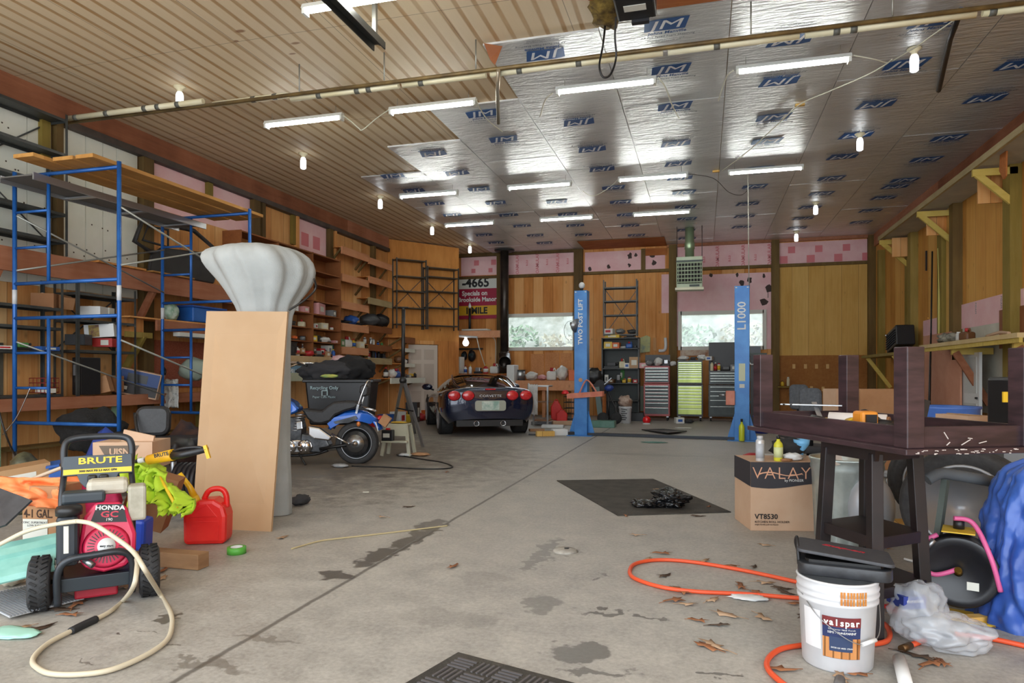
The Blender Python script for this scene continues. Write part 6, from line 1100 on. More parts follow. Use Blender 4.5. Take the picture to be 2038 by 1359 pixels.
# hardtop / window frames on the high shelf
t=thing('convertible_top','black folded car hardtop with window openings standing on the high left shelf','car top',(-7.95,9.0,2.74)); fr=frame((-7.98,0,0),(0,1,0),(0,0,1)); MBT=mat('black vinyl top','#1c1a1a',.6,c2='#2a2726',sc=6)
M().prism([(8.35,2.74),(9.75,2.74),(9.85,3.0),(9.7,3.25),(8.6,3.15),(8.4,3.0)],-.03,.03,fr).build('lower_panel',MBT,t,bev=.02)
for pl in ([(8.1,3.15),(8.25,3.5),(9.3,3.55),(9.9,3.3),(9.5,3.1),(8.4,3.05)],[(8.25,3.2),(8.35,3.42),(8.75,3.45),(8.75,3.18)]): M().tube([fr@V((y,z,0)) for y,z in pl],.035 if len(pl)>4 else .02,8,closed=True).build('window_frame',MBT,t)
# blue tote etc
t=thing('storage_tote','blue plastic storage tote on the lower left shelf behind the board','tote',(-7.95,9.4,2.05)); M().box((-7.97,9.45,2.17),(.36,.75,.24)).build('tub',mat('tote blue','#1f5cae',.4,c2='#2a6cc0',sc=6),t,bev=.02); M().box((-7.97,9.45,2.3),(.4,.8,.03)).build('rim',MBLU,t,bev=.005)
rag('plastic_bag','green and white crumpled grocery bag on the lower left shelf','bag',V((-7.93,8.75,2.045)),(.24,.24,.26),mat('green white bag','#cfdccf',.5,c2='#5f9a72',sc=12),.3,3,2)
t=thing('light_fixture','old white tube fixture lying under the lower left shelf','fixture',(-7.7,9.2,1.75)); M().b2((-7.84,8.7,1.8),(-7.72,9.75,1.86)).build('housing',MWE,t); M().b2((-7.82,8.75,1.785),(-7.74,9.7,1.8)).build('lens',MGRY,t)
rag('grey_cloth','pale green-grey cloth bundle on the bench beside the board','cloth',Q(385,735,dX(385,-7.75))-V((0,0,.18)),(.5,.35,.36),mat('sage cloth','#9aa89a',.8),.25,2,3)
boardthing('pale_board','pale green-white board leaning upright beside the tan board','board',(-7.7,9.2,0),(-7.66,9.95,1.3),mat('pale board','#c9cbb0',.7)); boardthing('metal_plate','grey perforated metal plate on the left wall','plate',(XL+.002,5.2,.94),(XL+.02,6.35,1.6),mat('grey wall plate','#6d685a',.6,.3,c2='#565144',sc=4))
# brick-like mesh behind
boardthing('mesh_sheet','red mesh-textured sheet on the wall behind the boat seat','panel',(XL+.001,8.65,1.0),(XL+.02,10.9,1.75),mat('red mesh sheet','#8f4a34',.8,c2='#a86248',sc=40))
for u,v,r_,lb in ((300,704,.09,'black coiled item hanging on the wall under the bracket'),(325,740,.07,'dark cord coil hanging below the bracket')):
    p=P(u,v,X=-8.21); o=M().tube([p+V((.01*k%3*.01,r_*.6*math.cos(k*.6),r_*math.sin(k*.6))) for k in range(32)],.014,6).build('cord_coil',MBP); tag(o,lb,'coil')
# boat seat
bs=Q(305,870,7.2); t=thing('boat_seat','black vinyl boat seat with a curved back beside the cartons','seat',bs); 
def pad(nm,u,v,d,sz,rot,mt=MLE): M().blob(Q(u,v,d),sz,.05,1.2,3,3,rot=rot).build(nm,mt,t,sub=1)
m=M(); r=Matrix.Rotation(TH+.25,4,'Z'); c=Q(305,838,7.2); mm_=Matrix.Translation(c)@r@Matrix.Rotation(R(80),4,'X'); m.prism(rrect(.34,.32,.09,4),-.05,.05,mm_,sm=True); m.build('backrest',MLE,t,bev=.035)
c=Q(345,880,7.1); mm_=Matrix.Translation(c)@r; m=M(); m.prism(rrect(.46,.42,.1,4),-.06,.06,mm_,sm=True); m.build('seat_cushion',MLE,t,bev=.035); M().cyl(Q(345,890,7.1)-V((0,0,.02)),V((*Q(345,890,7.1).xy,.0)),.03).build('pedestal',MSTE,t); M().tube(bez([Q(268,822,7.1),Q(274,860,7.0),Q(290,885,7.0),Q(330,892,6.95)],5),.015,8).build('hinge_frame',MBK,t)
# heaps under the bench
rag('duffel_bag','large black fuzzy duffel bag heaped on the floor in front of the bench','bag',P(165,955,Z=0)+FX*.2+V((0,0,.25)),(.75,.6,.55),mat('black fuzzy fabric','#161616',.95,c2='#242322',sc=40,bump=.8),.25,1.8,2,4,rot=(0,.3,.3))
rag('blue_bag','blue nylon bag behind the black duffel','bag',V((*Q(210,885,6.8).xy,0)),(.38,.35,.66),mat('royal nylon','#28418f',.6),.25,2,3)
rag('black_cushion','black bundle under the workbench, right of the duffel bag','bundle',V((*Q(262,890,7.4).xy,0)),(.6,.4,.6),mat('dull black cloth','#1a1b1c',.8),.3,2,5); rag('dark_clothes','dark blue and black clothes heap left of the covered load','clothes',V((*Q(372,880,7.9).xy,0)),(.4,.4,.65),mat('navy cloth','#1c2230',.8,c2='#5a3a2a',sc=5),.3,2,6)
clutter('bx:tan:40x18 tb:blue:45x16 bx:brown:30x20 rg:black:30x20','the floor left of the washer under the bench',P(-30,985,d=5.2)-V((0,0,.0)),P(110,960,d=5.4)-V((0,0,.0)),.4,8)
o=M().bar(Q(240,892,5.3),Q(300,905,5.3),.3,.02,up=FX).build('cardboard_flap',MCARD3); tag(o,'flat cardboard lid under the printed box','cardboard')
t=thing('tool_bucket','small grimy metal bucket shape with a round top by the scaffold foot','bucket',V((*Q(48,910,6.0).xy,0))); M().lathe([(.09,0),(.1,.02),(.11,.4),(.1,.46),(.05,.52),(0,.54)],V((*Q(48,910,6.0).xy,0)),None,16).build('body',mat('grimy metal','#3d3d32',.5,.5,c2='#6a6a50',sc=9),t)
o=M().tube(bez([Q(-10,790,7.6),Q(10,860,7.6),Q(30,905,7.4),Q(60,940,7.2)],6),.01,6).build('power_cable',MBK); tag(o,'black cable hanging on the wall at the far left','cord'); o=M().tube(bez([Q(5,865,7.7),Q(30,835,7.7),Q(48,800,7.7),Q(60,772,7.7)],6),.006,6).build('power_cable',MCH); tag(o,'thin silver cable rising to the red basket','cord')
# pigeonhole cabinet
PX=-7.83; zs=(1.63,1.89,2.17,2.47,2.75,3.11,3.38,3.74); yd=(10.3,11.4,12.6,13.72); MCB=ply('brown shelving boards','#6b3f22 #8a5530 #9c6238'.split(),1,9,(9,.8,9),.2)
t=thing('pigeonhole_cabinet','tall brown open cabinet of square compartments on the left wall','cabinet',(-8.0,12.2,1.6))
for z in zs: M().b2((XL+.02,yd[0],z-.012),(PX,yd[-1],z+.012)).build('shelf',MCB,t)
for y in yd: M().b2((XL+.02,y-.012,1.6),(PX-.002,y+.012,3.76)).build('divider',MCB,t)
M().b2((XL+.02,13.16,3.38),(XL+.03,13.7,3.74)).build('back_panel',MCB,t)
RW=['bottom','second','third','fourth','fifth','sixth','top']
def pg(row,col,spec,seed=1): clutter(spec,'the %s row of the pigeonhole cabinet, %s column'%(RW[row],['left','middle','right'][col]),(PX-.13,yd[col]+.05,zs[row]+.013),(PX-.13,yd[col+1]-.05,zs[row]+.013),.2,seed)
pg(0,1,'bx:blue:10x14 bt:red:7x18 tb:black:22x22 bx:tan:14x10 bt:silver:6x20',1); pg(0,2,'bx:brown:20x14 bx:red:16x12 bx:maroon:12x10 bx:white:14x20 bk:green:5x22 bk:blue:4x22',2); pg(1,1,'tl:black:26x20 bt:green:8x18 tl:orange:22x10 sp:grey:14x10',3); pg(1,2,'bx:yellow:14x12 tl:black:24x16 rg:white:28x12 tl:silver:18x8 bx:pink:12x6',4); pg(2,1,'bx:tan:24x24 tl:black:30x12 jg:cream:12x16',5); pg(2,2,'bx:white:14x10 bx:cream:20x14 cn:white:8x8',6); pg(3,1,'bx:tan:20x20 bx:white:26x18 bx:pink:20x12',7); pg(3,2,'bx:pink:42x24 bx:grey:16x14',8); pg(0,0,'bt:blue:8x20 bx:tan:20x14',9)
for z,lb in ((1.42,'pale board shelf under the pigeonhole cabinet'),):
    boardthing('shelf_board',lb,'shelf',(-8.0,11.5,z),(PX+.1,13.6,z+.16),mat('pale lumber','#b99a70',.7,c2='#cdb085',sc=4))
t,a,b,z0,z1=xbox('milk_crate','pale blue milk crate with raised letters on the bench behind the motorcycle','crate',566,727,602,752,-7.7,mat('dusty blue crate','#6b8fa8',.5),.3); text('lettering','MILK',.14,MWH,t,frame((-7.695,(a+b)/2,(z0+z1)/2),(0,1,0),(0,0,1)),.002)
boardthing('shelf_board','greenish painted board edge under the milk crate','shelf',(-8.2,11.0,1.08),(-7.55,12.6,1.24),mat('chalky green lumber','#aab29a',.7,c2='#c2c0a4',sc=4))
clutter('tl:black:30x20 bt:white:10x20 rg:red:30x12 tl:silver:26x14 bx:tan:20x12 bt:blue:8x18','the pale board under the pigeonholes',(-7.85,11.6,1.59-.006),(-7.85,13.5,1.59-.006),.16,11)
# slatted shelves: boards on edge with shelf tops
def slat(y0,y1,z,h,mt,lb,x=-7.88,dep=.3):
    t=thing('lumber_shelf',lb,'shelf',(x,(y0+y1)/2,z)); M().b2((x-.04,y0,z-h),(x,y1,z)).build('fascia',mt,t); M().b2((XL+.01,y0+.01,z-.02),(x-.04,y1-.01,z)).build('deck',PLY1,t)
    for y in (y0+.06,y1-.06): M().bar((XL+.02,y,z-.35),(x-.06,y,z-.03),.04,.04,up=(0,1,0)).build('brace',POST,t)
MSA=ply('salmon lumber','#b5714a #cf9067 #e0a880'.split(),1,9,(10,.8,10),.4); MGL_=ply('pale lumber board','#8a7a58 #a8966e #bfae86'.split(),1,9,(10,.8,10),.3)
for z,mt,n_ in ((4.12,MSA,'top'),(3.5,MSA,'second'),(2.88,MSA,'third'),(2.38,MSA,'fourth'),(1.84,MSA,'lowest')): slat(13.88,15.15,z,.17,mt,'lumber shelf with a thick fascia, %s of the stack right of the pigeonhole cabinet'%n_)
for z,mt,n_ in ((4.08,MSA,'top'),(3.62,MSA,'second'),(3.1,MGL_,'third'),(2.42,MCB,'fourth'),(1.95,MCB,'fifth'),(1.62,MGL_,'lowest')): slat(15.18,16.45,z,.16,mt,'lumber shelf, %s of the stack nearest the plywood closet'%n_)
for z,n_ in ((2.2,'upper brown'),(1.9,'middle white'),(1.5,'lower white')): slat(16.5,17.3,z,.1 if z<2 else .16,MCB if z>2 else MWB,'short %s shelf left of the white door'%n_,-7.6)
slat(15.2,17.3,1.12,.14,MWB,'white painted bench shelf beside the tripod stand',-7.3)
def sl(z,y0,y1,spec,place,seed,x=-8.05): clutter(spec,place,(x,y0,z+.001),(x,y1,z+.001),.2,seed)
sl(2.42,15.2,16.4,'rg:dark_grey:50x30 rg:black:50x34','the fourth lumber shelf by the closet',21); sl(2.38,13.9,15.1,'rg:black:50x8 rg:blue:34x24 rg:black:20x8','the fourth lumber shelf right of the cabinet',22)
sl(1.84,13.9,15.1,'bx:green:30x18 jg:white:26x26 bt:yellow:12x22 bx:cream:18x16','the lowest lumber shelf right of the cabinet',23); sl(1.95,15.2,16.4,'cn:silver:8x18 cn:silver:8x18 cn:white:8x16 bt:black:7x12 bt:green:8x10','the fifth lumber shelf by the closet',24)
sl(1.62,15.2,16.4,'bt:black:12x24 bt:white:9x22 bt:black:10x26 cn:blue:8x18 bt:black:9x20 tl:black:18x14','the lowest lumber shelf by the closet',25); sl(1.5,16.5,17.2,'rg:brown:24x20 jg:white:20x14 sp:black:14x12','the lower white shelf by the door',26,-7.75)
sl(1.12,15.25,17.2,'bt:black:12x26 rg:white:24x22 jg:blue:26x24 tl:brown:22x12 bx:silver:20x8 tl:yellow:18x12 bt:black:9x14','the white bench beside the tripod stand',27,-7.5)
clutter('bx:red:30x25 tb:blue:34x26 bx:white:26x30 jg:yellow:20x30 bx:black:26x50 rg:red:30x20 bx:orange:24x26','the floor under the white bench behind the stool',(-7.3,14.2,.002),(-7.0,17.0,.002),.3,28)
# steel shelves hung on the closet
cfr=frame((XL,16.93,0),(1.46,1.6,0),(0,0,1)); nrm=V((1.6,-1.46,0)).normalized()
def csh(y0,y1,x0,x1,zs,z0,z1,lb):
    t=thing('steel_shelf',lb,'shelving',cfr@V(((x0+x1)/2,z0,.2))); 
    for x in (x0,x1):
        for d in (.01,.29): M().bar(cfr@V((x,z0,d)),cfr@V((x,z1,d)),.03,.03,up=nrm).build('upright',MSL,t)
    for z in zs: m=M(); m.prism([(x0,z),(x1,z),(x1,z+.025),(x0,z+.025)],.0,.3,cfr); m.build('shelf',MSL,t)
    for a,b in ((x0,x1),(x1,x0)): M().bar(cfr@V((a,zs[1],.02)),cfr@V((b,zs[3],.02)),.02,.004,up=nrm).build('brace',MSL,t)
csh(0,0,.14,1.0,(2.55,3.0,3.45,3.85,4.3),2.45,4.35,'left black steel shelf unit hung high on the plywood closet'); csh(0,0,1.05,2.0,(2.55,3.05,3.5,3.9,4.15),2.45,4.2,'right black steel shelf unit hung high on the plywood closet')
# ================= BACK WALL AND LIFT =================
MLB=mat('lift blue paint','#2a6fb5',.35,.1,c2='#3f86c8',sc=3)
LP=P(1158,866,Z=0); RP=P(1477,876,Z=0); lx=(RP-LP).normalized(); ly=V((-lx.y,lx.x,0)); rl=Matrix((lx,ly,V((0,0,1)))).transposed()
t=thing('car_lift','blue two post car lift with white lettering, its posts joined by a floor bar','car lift',(LP+RP)/2)
for c,h,s,word,sz in ((LP,2.87,1,'TWO POST LIFT',.125),(RP,2.83,-1,'L1000',.21)):
    m=M(); pr=[(-.13,-.1),(.13,-.1),(.13,.1),(.1,.1),(.1,-.07),(-.1,-.07),(-.1,.1),(-.13,.1)]; f=Matrix.Translation(c)@rl.to_4x4(); m.prism(pr,.0,h,f); po=m.build('post',MLB,t,bev=.004)
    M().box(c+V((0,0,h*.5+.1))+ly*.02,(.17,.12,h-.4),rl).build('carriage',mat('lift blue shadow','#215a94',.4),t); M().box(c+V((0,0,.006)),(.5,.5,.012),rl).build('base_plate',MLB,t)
    for q in (-1,1): m=M(); m.prism([(0,0),(.14,0),(0,.5)],-.006,.006,frame(c+lx*q*.13+ly*.0,lx*q,(0,0,1))); m.build('gusset',MLB,t)
    text('lettering',word,sz,MWT,t,frame(c-ly*.1015+lx*(-.0)+V((0,0,h-.55 if s<0 else h-.62)),(0,0,1),-lx),.001,0,'CENTER',.003)
    [M().box(c-ly*.102+lx*q*.1+V((0,0,h-.03)),(.03,.004,.02),rl).build('bolt',MPAP,t) for q in (-1,1)]
M().bar(LP+V((0,0,.03)),RP+V((0,0,.03)),.12,.05).build('floor_bar',mat('dark floor bar','#2d3138',.4,.4),t)
MAR=mat('salmon lift arm','#c9735c',.5,c2='#d99079',sc=6)
M().bar(LP+V((0,0,.78))-ly*.15-lx*.25,LP+V((0,0,.84))-ly*.3+lx*.5,.09,.1).build('lift_arm',MAR,t); m=M(); m.tube(bez([LP+V((0,0,.84))-ly*.2+lx*.0,LP+V((0,0,1.1))-ly*.2+lx*.15,LP+V((0,0,.88))-ly*.25+lx*.35],6),.015,8); m.build('arm_restraint',MAR,t); M().lathe([(.07,0),(.08,.02),(.04,.08)],LP+V((0,0,.82))-ly*.15-lx*.3,None,16).build('lift_pad',MRED,t)
M().box(RP+V((0,0,.78))-ly*.12-lx*.2,(.16,.12,.26),rl).build('lift_arm',MAR,t,bev=.01); M().cyl(RP+V((0,0,.83))-ly*.12-lx*.26,RP+V((0,0,.83))-ly*.12-lx*.4,.02).build('arm_pin',MSTE,t)
M().box(RP-ly*.105+V((0,0,1.25)),(.11,.004,.32),rl).build('warning_decal',mat('decal cream','#c9cfae',.5),t); M().box(RP-ly*.105+V((0,0,1.0)),(.09,.004,.07),rl).build('white_decal',MPAP,t); M().cyl(LP-ly*.11+V((0,0,1.1)),LP-ly*.1+V((0,0,1.1)),.04,n=20).build('round_decal',mat('decal amber','#b9895a',.5),t)
o=M().tube([RP+lx*.12+V((0,0,2.8)),RP+lx*.1+V((0,0,4.87))],.008,6).build('hanging_cable',mat('grey cable','#b4b0a4',.5)); tag(o,'thin cable running from the right lift post up to the ceiling','cable')
t=thing('clamp_lamp','silver clamp work light fixed near the top of the left lift post','lamp',LP-lx*.25+V((0,0,2.2))); p=LP-lx*.2-ly*.05+V((0,0,2.2)); M().lathe([(.03,0),(.05,.03),(.13,.14),(.135,.15)],p,(R(100),0,.9),24).build('reflector',MSTE,t,solid=.004); M().cyl(p,p-V((0,.0,-.05)),.03).build('socket',MBP,t); M().tube([p+V((-.02+.13*math.cos(a*.5),0,-.12+.2*math.sin(a*.5))) for a in range(10)],.004,5).build('cord',MBK,t)
t=thing('light_bulb','round white bulb on top of the left lift post','light bulb',LP+V((0,0,2.9))); M().blob(LP+V((0,0,2.98)),(.12,.12,.13),0,1,0,3).build('bulb',MWH,t); M().cyl(LP+V((0,0,2.88)),LP+V((0,0,2.93)),.03).build('socket',MBP,t)
bottle('yellow and green pump sprayer bottle standing at the foot of the right lift post',RP-ly*.3+V((0,0,.012)),.4,.05,mat('acid yellow','#c6cf2e',.4),MBP,'sprayer_bottle')
# shelving rack at back
Y1=18.45
def py(u,v,Y=Y1): return P(u,v,Y=Y)
def bz(v,Y=Y1,u=1235): return P(u,v,Y=Y).z
xa,xb=py(1200,700).x,py(1268,700).x
steel('open black steel rack standing on top of the black cabinet by the back wall',xa,xb,Y1,Y1+.35,[bz(v) for v in (571,598,626,665)],bz(668),bz(556),True)
t=thing('utility_cabinet','black open-front steel cabinet with loaded shelves against the back wall','cabinet',((xa+xb)/2,Y1+.2,0)); xa-=.04; xb+=.05
for z in [.05,.5]+[bz(v) for v in (763,733.6,694,672.8)]: M().b2((xa,Y1,z-.012),(xb,Y1+.4,z+.012)).build('shelf',MSL,t)
for x in (xa,xb-.03): M().b2((x,Y1,0),(x+.03,Y1+.4,bz(672))).build('side_panel',MSL,t)
M().b2((xa,Y1+.39,0),(xb,Y1+.4,bz(672))).build('back_panel',mat('dark slate steel','#2c3432',.5),t)
cl=lambda v,spec,pl,sd,Y=Y1: clutter(spec,pl,(xa+.05,Y+.12,bz(v)+.013),(xb-.05,Y+.12,bz(v)+.013),.22,sd)
cl(665,'bx:white:26x14 rg:grey:28x14 rg:dark_grey:26x12','the rack above the black cabinet',31); cl(672.8,'bx:yellow:40x8 tl:black:30x9','the top of the black cabinet',32); cl(694,'bx:yellow:22x18 bx:orange:20x16 rg:white:14x6 jg:blue:18x18 tl:black:12x8','the upper shelf of the black cabinet',33)
cl(733.6,'tl:black:40x18 jg:cream:16x26 bx:white:14x14 bx:tan:26x30 bx:pink:26x14','the second shelf of the black cabinet',34); cl(763,'bx:white:10x22 bx:brown:14x10 tl:silver:14x24 jg:yellow:10x12 cn:white:10x16 bx:red:12x10','the third shelf of the black cabinet',35)
t=thing('paper_sack','rubber-lined yellow paper bag hung on the back wall beside the cabinet','bag',py(1283,686,19.8)); M().prism([(-.16,-.24),(.15,-.2),(.16,.22),(.05,.27),(-.14,.2)],-.03,.0,frame(py(1283,686,19.82),(1,0,0),(0,0,1))).build('paper_bag',mat('pale lime paper','#cfd39a',.7,c2='#8fa3a0',sc=9,lo=.5,hi=.75),t,bev=.01)
o=M().tube(bez([py(1311,698,19.85),py(1322,697,19.85),py(1325,688,19.85),py(1324,672,19.85)],5),.045,10).build('plastic_pipe',MWH); tag(o,'white curved plastic pipe hanging on the back plywood','pipe')
o=M().b2((py(1300,0,19.85).x,19.84,P(1300,698,Y=19.85).z),(py(1306,0,19.85).x,19.87,P(1300,672,Y=19.85).z)).build('wall_level',mat('ochre plastic','#c98f4a',.5)); tag(o,'short ochre bar hanging on the back wall beside the white pipe','bar')
# tool chests
MDR_=mat('drawer graphite','#2d3130',.3,.5,c2='#474c49',sc=1.5); MDRY=mat('drawer yellow reflection','#6b7a3a',.3,.5,c2='#c2cf72',sc=1.2,st=(1,1,.2)); MHN=mat('drawer pull','#b9bdb4',.25,.9)  # MDRY: yellow-green reflection on black drawers, put into their base colour
def chest(lb,u0,u1,vt,vm,Yf,fr_,dr,n1,n2,lid=None,gap=0):
    x0,x1=P(u0,780,Y=Yf).x,P(u1,780,Y=Yf).x; zt_=P((u0+u1)/2,vt,Y=Yf).z; zm=P((u0+u1)/2,vm,Y=Yf).z; t=thing('tool_chest',lb,'tool chest',((x0+x1)/2,Yf+.22,0))
    M().b2((x0,Yf,.12),(x1,Yf+.45,zm-.01)).build('cabinet_body',fr_,t,bev=.006); M().b2((x0+.01,Yf+.03,zm),(x1-.01,Yf+.43,zt_)).build('top_chest',fr_,t,bev=.006)
    for a,b,n in ((.17,zm-.05,n2),(zm+.03,zt_-.04,n1)):
        hs=[1.0]*n; 
        if n==n2: hs[0]=2.0; hs[1]=1.4
        tot=sum(hs); z=a
        for k,h in enumerate(hs):
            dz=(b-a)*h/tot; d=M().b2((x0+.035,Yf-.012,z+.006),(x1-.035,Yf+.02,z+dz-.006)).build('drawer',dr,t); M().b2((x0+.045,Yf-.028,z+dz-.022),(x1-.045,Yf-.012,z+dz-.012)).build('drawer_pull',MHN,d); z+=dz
    for x in (x0+.06,x1-.06):
        for y in (Yf+.06,Yf+.38): M().cyl((x-.02,y,.05),(x+.02,y,.05),.05,n=16).build('caster',MBR,t); M().b2((x-.025,y-.03,.08),(x+.025,y+.03,.125)).build('caster_fork',MSTE,t)
    if lid: M().b2((x0+.01,Yf+.42,zt_),(x1-.01,Yf+.44,zt_+lid)).build('lid',MBK,t)
    return t,x0,x1,zt_
_,x0,x1,z=chest('tall red-framed tool chest with dark drawers and an open black lid, leftmost of three',1281,1333,728,763,18.2,mat('tool chest red','#b23a3a',.35,c2='#a54a48',sc=3),MDR_,5,7,.3); clutter('rg:grey:20x16 rg:white:24x22 tl:silver:18x18 rg:white:16x12','the red tool chest top tray',(x0+.04,18.35,z),(x1-.04,18.35,z),.2,41)
_,x0,x1,z=chest('tall black tool chest with yellow-green reflections coloured on its drawers, middle of three',1347,1399,717,764,18.25,mat('tool chest black','#22261f',.3),MDRY,8,8); clutter('rg:white:30x12 tl:black:20x10 rg:white:24x14 bx:white:16x10','the top of the middle tool chest',(x0+.0,18.4,z),(x1+.0,18.4,z),.3,42)
_,x0,x1,z=chest('wide black tool chest with an open lid, partly behind the right lift post',1410,1466,738,765,18.3,mat('tool chest black','#22261f',.3),MDR_,4,5,.75); clutter('bt:cream:9x26 bt:maroon:9x22 cn:white:8x20 tl:grey:26x12 bx:grey:20x16','the top of the wide black tool chest',(x0+.04,18.42,z),(x1-.04,18.42,z),.2,43)
ybox('framed_sign','white and red framed sign standing behind the middle tool chest','sign',1354,692,1412,708,19.86,mat('old sign','#d9cdb8',.6,c2='#b07a5a',sc=5),.03); ybox('black_wall_sheet','large black panel behind the right lift post below the window','panel',1414,689,1514,718,19.5,mat('slate black panel','#20242c',.3),.04)
t=thing('shop_lamp','red round magnetic lamp on the floor before the red tool chest','lamp',P(1287,843,Z=0)); M().blob(P(1287,843,Z=0)+V((0,0,.09)),(.2,.16,.2),0,1,0,3).build('lens',mat('bright red lens','#e01b22',.2),t); M().lathe([(.09,0),(.09,.02),(.07,.03)],P(1287,844,Z=0)+V((0,-.03,0)),None,16).build('base',MWH,t)
# hand truck, pail etc.
t=thing('hand_truck','grey-green jack and hand truck standing beside the left lift post','hand truck',P(1195,842,Z=0)); Yh=16.4
def hq(u,v,dy=0): return P(u,v,Y=Yh+dy)
M().bar(hq(1188,770),hq(1196,838),.12,.06).build('channel',mat('jack teal grey','#5a6a66',.5,.3),t); m=M(); m.tube([hq(1210,775),hq(1212,842)],.025,8); m.tube([hq(1225,800),hq(1228,842)],.02,8); m.tube(bez([hq(1205,760),hq(1215,790),hq(1226,815),hq(1228,840)],5),.02,8); m.build('frame_tube',MBK,t)
for u in (1200,1226): M().lathe([(.05,-.03),(.13,-.03),(.14,0),(.13,.03),(.05,.03)],P(u,832,Y=Yh-.1),(R(90),0,0),24).build('wheel',MBR,t)
M().bar(hq(1203,765,-.1),hq(1217,752,-.1),.07,.02).build('steel_blade',MSTE,t); M().blob(hq(1212,772,-.05),(.22,.15,.16),.2,2,3,3).build('blue_hub',mat('hub blue','#27408a',.4),t); M().blob(hq(1195,772,.1),(.4,.2,.36),.3,2,3,3).build('canvas_wrap',MDGR,t)
rag('black_bag','black bundle on the floor bench right of the left lift post','bag',hq(1182,765,.8),(.45,.35,.42),MBP,.3,2.4,5); 
z_=hq(1182,765,.8); t=thing('work_table','small dark wooden table under the black bundle, right of the left lift post','table',(z_.x,z_.y,0)); M().b2((z_.x-.35,z_.y-.2,z_.z-.04),(z_.x+.3,z_.y+.2,z_.z)).build('tabletop',MJ,t)
for a_ in (-.32,.24):
    for b_ in (-.17,.12): M().b2((z_.x+a_,z_.y+b_,0),(z_.x+a_+.05,z_.y+b_+.05,z_.z-.04)).build('leg',MJ,t)
pb=P(1243,843,Z=0)+V((0,.15,0)); t=thing('plastic_pail','white printed plastic pail heaped with rags, standing before the black cabinet','bucket',pb); M().lathe([(.13,0),(.14,.02),(.155,.36),(.165,.37),(.16,.42),(.15,.42),(.12,.02)],pb,None,28).build('pail',MPL,t); m=M(); [m.box(pb+V((-.02+.015*math.sin(k*3),-.158,.1+.05*k)),(.1+.05*(k%2),.003,.02),(0,.1*k%.3,0)) for k in range(6)]; m.build('printed_face',MKT,t); rag('rags','pinkish white rags heaped in the white printed pail','cloth',pb+V((0,0,.38)),(.34,.3,.3),mat('soiled rags','#c9b4a6',.8,c2='#8f6f5a',sc=7),.35,2.3,4)
ybox('tool_case','green plastic tool case lying on the floor by the left lift post','case',1171,838,1223,851,P(1195,851,Z=0).y,mat('sea green case','#4a7a6c',.4,c2='#6a9184',sc=4),.35,.02)
o=M().add([P(1277,855,Z=.02),P(1330,862,Z=.04),P(1367,858,Z=.03),P(1320,854,Z=.05)],[(0,1,2,3)]).build('rubber_strip',MBK,solid=.02); tag(o,'thin black curved strip lying on the floor between the lift posts','strip')
rag('teal_rag','dull teal cloth flattened on the floor before the lift bar','rag',P(1302,881,Z=0),(.45,.2,.02),mat('dull teal','#5c857a',.8),.3,2,3); rag('white_rag','thin white scrap on the floor before the tool chests','rag',P(1360,852,Z=0),(.4,.3,.015),MWH,.3,2,4)
clutter('bx:white:20x14 rg:dark_grey:26x10','the floor under the middle tool chest',P(1344,842,Z=0),P(1375,842,Z=0),.2,44)
ybox('flat_sage_board','grey-green flat panel leaning between cabinet and red tool chest','panel',1273,768,1281,818,18.9,mat('sage panel','#8f9a86',.7),.05)
ybox('black_box','black box with red side on the floor left of the red tool chest','box',1256,822,1280,838,17.9,MBP,.35)
# work bench at the back left
zb2=P(1085,757,Y=18.7).z; bx0,bx1=P(1012,760,Y=18.7).x,P(1146,760,Y=18.7).x
t=thing('workbench','long red-brown wooden workbench under the left back window','workbench',((bx0+bx1)/2,19.2,0)); M().b2((bx0,18.7,zb2-.04),(bx1,19.85,zb2)).build('bench_top',MJ,t); M().b2((bx0,18.66,zb2-.28),(bx1,18.7,zb2)).build('apron',MSA,t)
for x in (bx0+.05,(bx0+bx1)/2,bx1-.14): M().b2((x,18.75,0),(x+.09,18.84,zb2-.04)).build('leg',MSA,t)
M().b2((bx0,19.7,.1),(bx1,19.72,zb2-.3)).build('back_panel',PLY1,t)
clutter('sp:silver:34x30 rg:white:34x24 rg:pink:26x16 jg:white:28x36 rg:white:34x40 tb:orange:42x30 bt:black:14x40 bt:white:14x26 tl:black:24x20 bx:orange:30x34 cn:white:14x22 bx:green:26x30','the back left workbench',(bx0+.1,19.0,zb2),(bx1-.1,19.0,zb2),.3,51)
clutter('bx:white:20x50 bt:white:10x24 bt:white:10x26 tl:silver:24x20 bt:red:16x26 jg:white:26x30 bt:green:10x22','the bench behind the car',(P(905,742,Y=19.3).x,19.3,P(905,742,Y=19.3).z-.02),(P(1005,742,Y=19.3).x,19.3,P(905,742,Y=19.3).z-.02),.25,52)
t=thing('workbench','low bench along the back wall behind the car','workbench',(-6.4,19.5,0)); zz_=P(905,742,Y=19.3).z-.02; M().b2((-7.3,19.1,zz_-.05),(bx0-.05,19.85,zz_)).build('bench_top',MJ,t)
for x in (-7.2,bx0-.2): M().b2((x,19.2,0),(x+.09,19.3,zz_-.05)).build('leg',MSA,t)
ybox('chest_freezer','white upright appliance at the left end of the back workbench','appliance',1008,726,1023,772,18.5,MWH,.5,.02)
